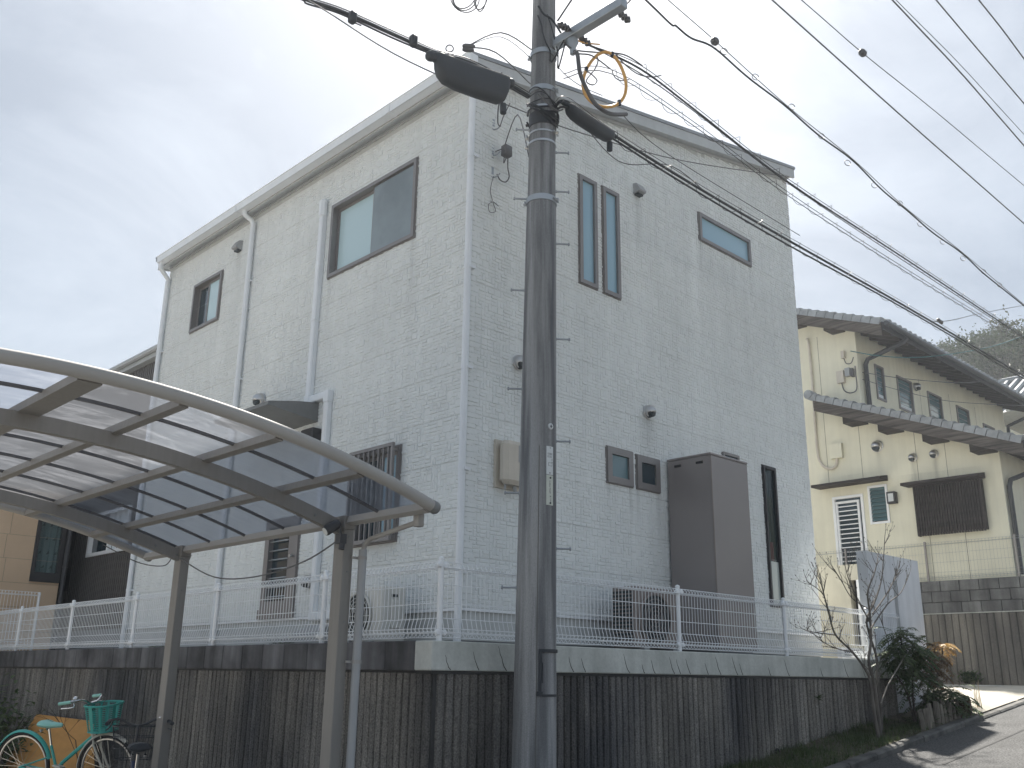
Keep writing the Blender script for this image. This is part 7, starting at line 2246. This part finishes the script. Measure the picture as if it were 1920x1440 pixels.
# ================================================================== WOODED HILL at the right
mb = MB(); random.seed(2); vs = []; nx_, ny_ = 26, 20
def hillz(X, Y):
    q = max(0.0, min(1.0, (X-48)/55)); s_ = q*q*(3-2*q)
    side = max(0.0, min(1.0, (52-Y)/42)); side = side*side*(3-2*side)
    return 3 + 19*s_*side + 1.2*math.sin(X*0.21+Y*0.17) + 0.8*math.sin(Y*0.33)
for i in range(nx_+1):
    for j in range(ny_+1):
        X = 46+100*i/nx_; Y = -50+120*j/ny_
        vs.append((X, Y, hillz(X, Y)))
mb.add(vs, [(i*(ny_+1)+j, (i+1)*(ny_+1)+j, (i+1)*(ny_+1)+j+1, i*(ny_+1)+j+1) for i in range(nx_) for j in range(ny_)], True)
struct(mb.build('hill', 'hill_soil'))
def tree_proto(seed, hgt, wid, leafm, cnt, bare=False, lobes=9):
    r = random.Random(seed)
    tr = MB(); lv = MB()
    tr.tube([(0, 0, -0.5), (0.1, 0.05, hgt*0.5), (0.05, 0.1, hgt*0.92)], [0.22, 0.14, 0.04], 6)
    cl = []
    for k in range(lobes):
        a = r.uniform(0, 2*PI); z = hgt*r.uniform(0.35, 0.98); rad = wid*(0.35+0.65*math.sin(PI*min(1, (z/hgt-0.25)/0.8)))*r.uniform(0.35, 0.9)
        c = Vector((math.cos(a)*rad, math.sin(a)*rad, z)); cl.append((c, wid*r.uniform(0.22, 0.42)))
        tr.tube([(0.08, 0.05, z*0.75), tuple(c*0.6+Vector((0, 0, z*0.35))), tuple(c)], [0.07, 0.05, 0.015], 4)
        if bare:
            for _ in range(16):
                d = Vector((r.uniform(-1, 1), r.uniform(-1, 1), r.uniform(0, 1.3))).normalized()
                tr.tube([c*0.8+Vector((0, 0, z*0.2)), c+d*wid*0.25, c+d*wid*0.25+Vector((r.uniform(-1, 1), r.uniform(-1, 1), 1))*wid*0.18], [0.03, 0.02, 0.006], 3)
    for _ in range(int(cnt*1.7)):
        c, rad = r.choice(cl)
        p = c + Vector((r.gauss(0, 1), r.gauss(0, 1), r.gauss(0, 0.7)))*rad*0.62
        d = Vector((r.uniform(-1, 1), r.uniform(-1, 1), r.uniform(-0.4, 0.8))).normalized()
        s_ = d.cross(Vector((r.uniform(-1, 1), r.uniform(-1, 1), r.uniform(-1, 1)))).normalized()
        l = r.uniform(0.11, 0.24)
        lv.add([p-s_*l*0.5, p+d*l*0.3+s_*l*0.1, p+s_*l*0.5+d*l*0.1, p-d*l*0.3], [(0, 1, 2, 3)])
    return tr, lv
def hill_tree(name, lab, seed, hgt, wid, leafm, cnt, pos, bare=False, lobes=10):
    tr, lv = tree_proto(seed, hgt, wid, leafm, cnt, bare, lobes)
    root = thing(name, lab, 'tree', pos, 'trees on the hill')
    inst('trunk', tr.mesh('trunk', 'bark'), root, pos)
    if lv.f: o = inst('crown', lv.mesh('crown', leafm), root, pos); o['kind'] = 'stuff'
    return root
def at_dir(px, py_top, X, hgt):
    q = wx(px, py_top, X); return (X, q.y, q.z-hgt)
PR = [hill_tree('pine_tree', 'tall spreading tree rising highest at the right edge of the hill', 1, 9, 3.4, 'leaf_hill', 3000, at_dir(1915, 618, 70, 9)),
      hill_tree('pine_tree', 'layered green tree on the hill skyline left of the highest tree', 2, 8, 2.6, 'leaf_hill', 2400, at_dir(1874, 628, 68, 8), False, 14),
      hill_tree('broadleaf_tree', 'small round tree furthest left on the hill skyline', 3, 5, 1.5, 'leaf_hill', 1200, at_dir(1763, 652, 62, 5)),
      hill_tree('bare_tree', 'pale leafless tree on the skyline near the left of the hill', 4, 6, 2.0, 'leaf_hill_pale', 120, at_dir(1783, 650, 66, 6), True),
      hill_tree('broadleaf_tree', 'pale olive tree on the hill, behind the low cable bundle', 5, 7, 2.6, 'leaf_hill_pale', 2200, at_dir(1838, 646, 64, 7)),
      hill_tree('bare_tree', 'wispy leafless tree between two green skyline trees', 6, 6.5, 2.2, 'leaf_hill_pale', 260, at_dir(1852, 640, 72, 6.5), True),
      hill_tree('broadleaf_tree', 'pale tree crown low on the hill right above the tiled eave', 7, 6, 2.3, 'leaf_hill_pale', 2000, at_dir(1806, 660, 60, 6))]
rt = random.Random(77); k = 0
for i in range(44):
    X = rt.uniform(54, 88); px = rt.uniform(1770, 1990); py = rt.uniform(655, 715) if px < 1850 else rt.uniform(635, 715)
    src = PR[rt.choice((0, 1, 4, 6, 4))]
    c = copy_tree(src); hh = {0: 9, 1: 8, 4: 7, 6: 6}[PR.index(src)]
    c.location = at_dir(px, py, X, hh); c.rotation_euler = (0, 0, rt.uniform(0, 6.28)); s_ = rt.uniform(0.85, 1.15); c.scale = (s_, s_, s_)
    c.name = src.name.split('.')[0]
    c['label'] = 'one of the mixed trees filling the wooded slope of the hill below the skyline'
    c['group'] = 'trees on the wooded slope'

# ================================================================== HAZE: thin air added to fade the hill and imitate veiling glare
HAZE_D = 0.0012
mb = MB(); mb.box(-415, 415, -415, 415, -2, 32)
me_ = mb.mesh('haze', 'glass'); me_.materials.clear()
hm = bpy.data.materials.new('haze'); hm.use_nodes = True
hm.node_tree.nodes.clear()
pv = hm.node_tree.nodes.new('ShaderNodeVolumePrincipled')
pv.inputs['Color'].default_value = (0.86, 0.92, 1.0, 1)
pv.inputs['Density'].default_value = HAZE_D
pv.inputs['Anisotropy'].default_value = 0.4
ho = hm.node_tree.nodes.new('ShaderNodeOutputMaterial')
hm.node_tree.links.new(pv.outputs[0], ho.inputs['Volume'])
me_.materials.append(hm)
hz = bpy.data.objects.new('haze', me_); COL.objects.link(hz); hz['kind'] = 'stuff'
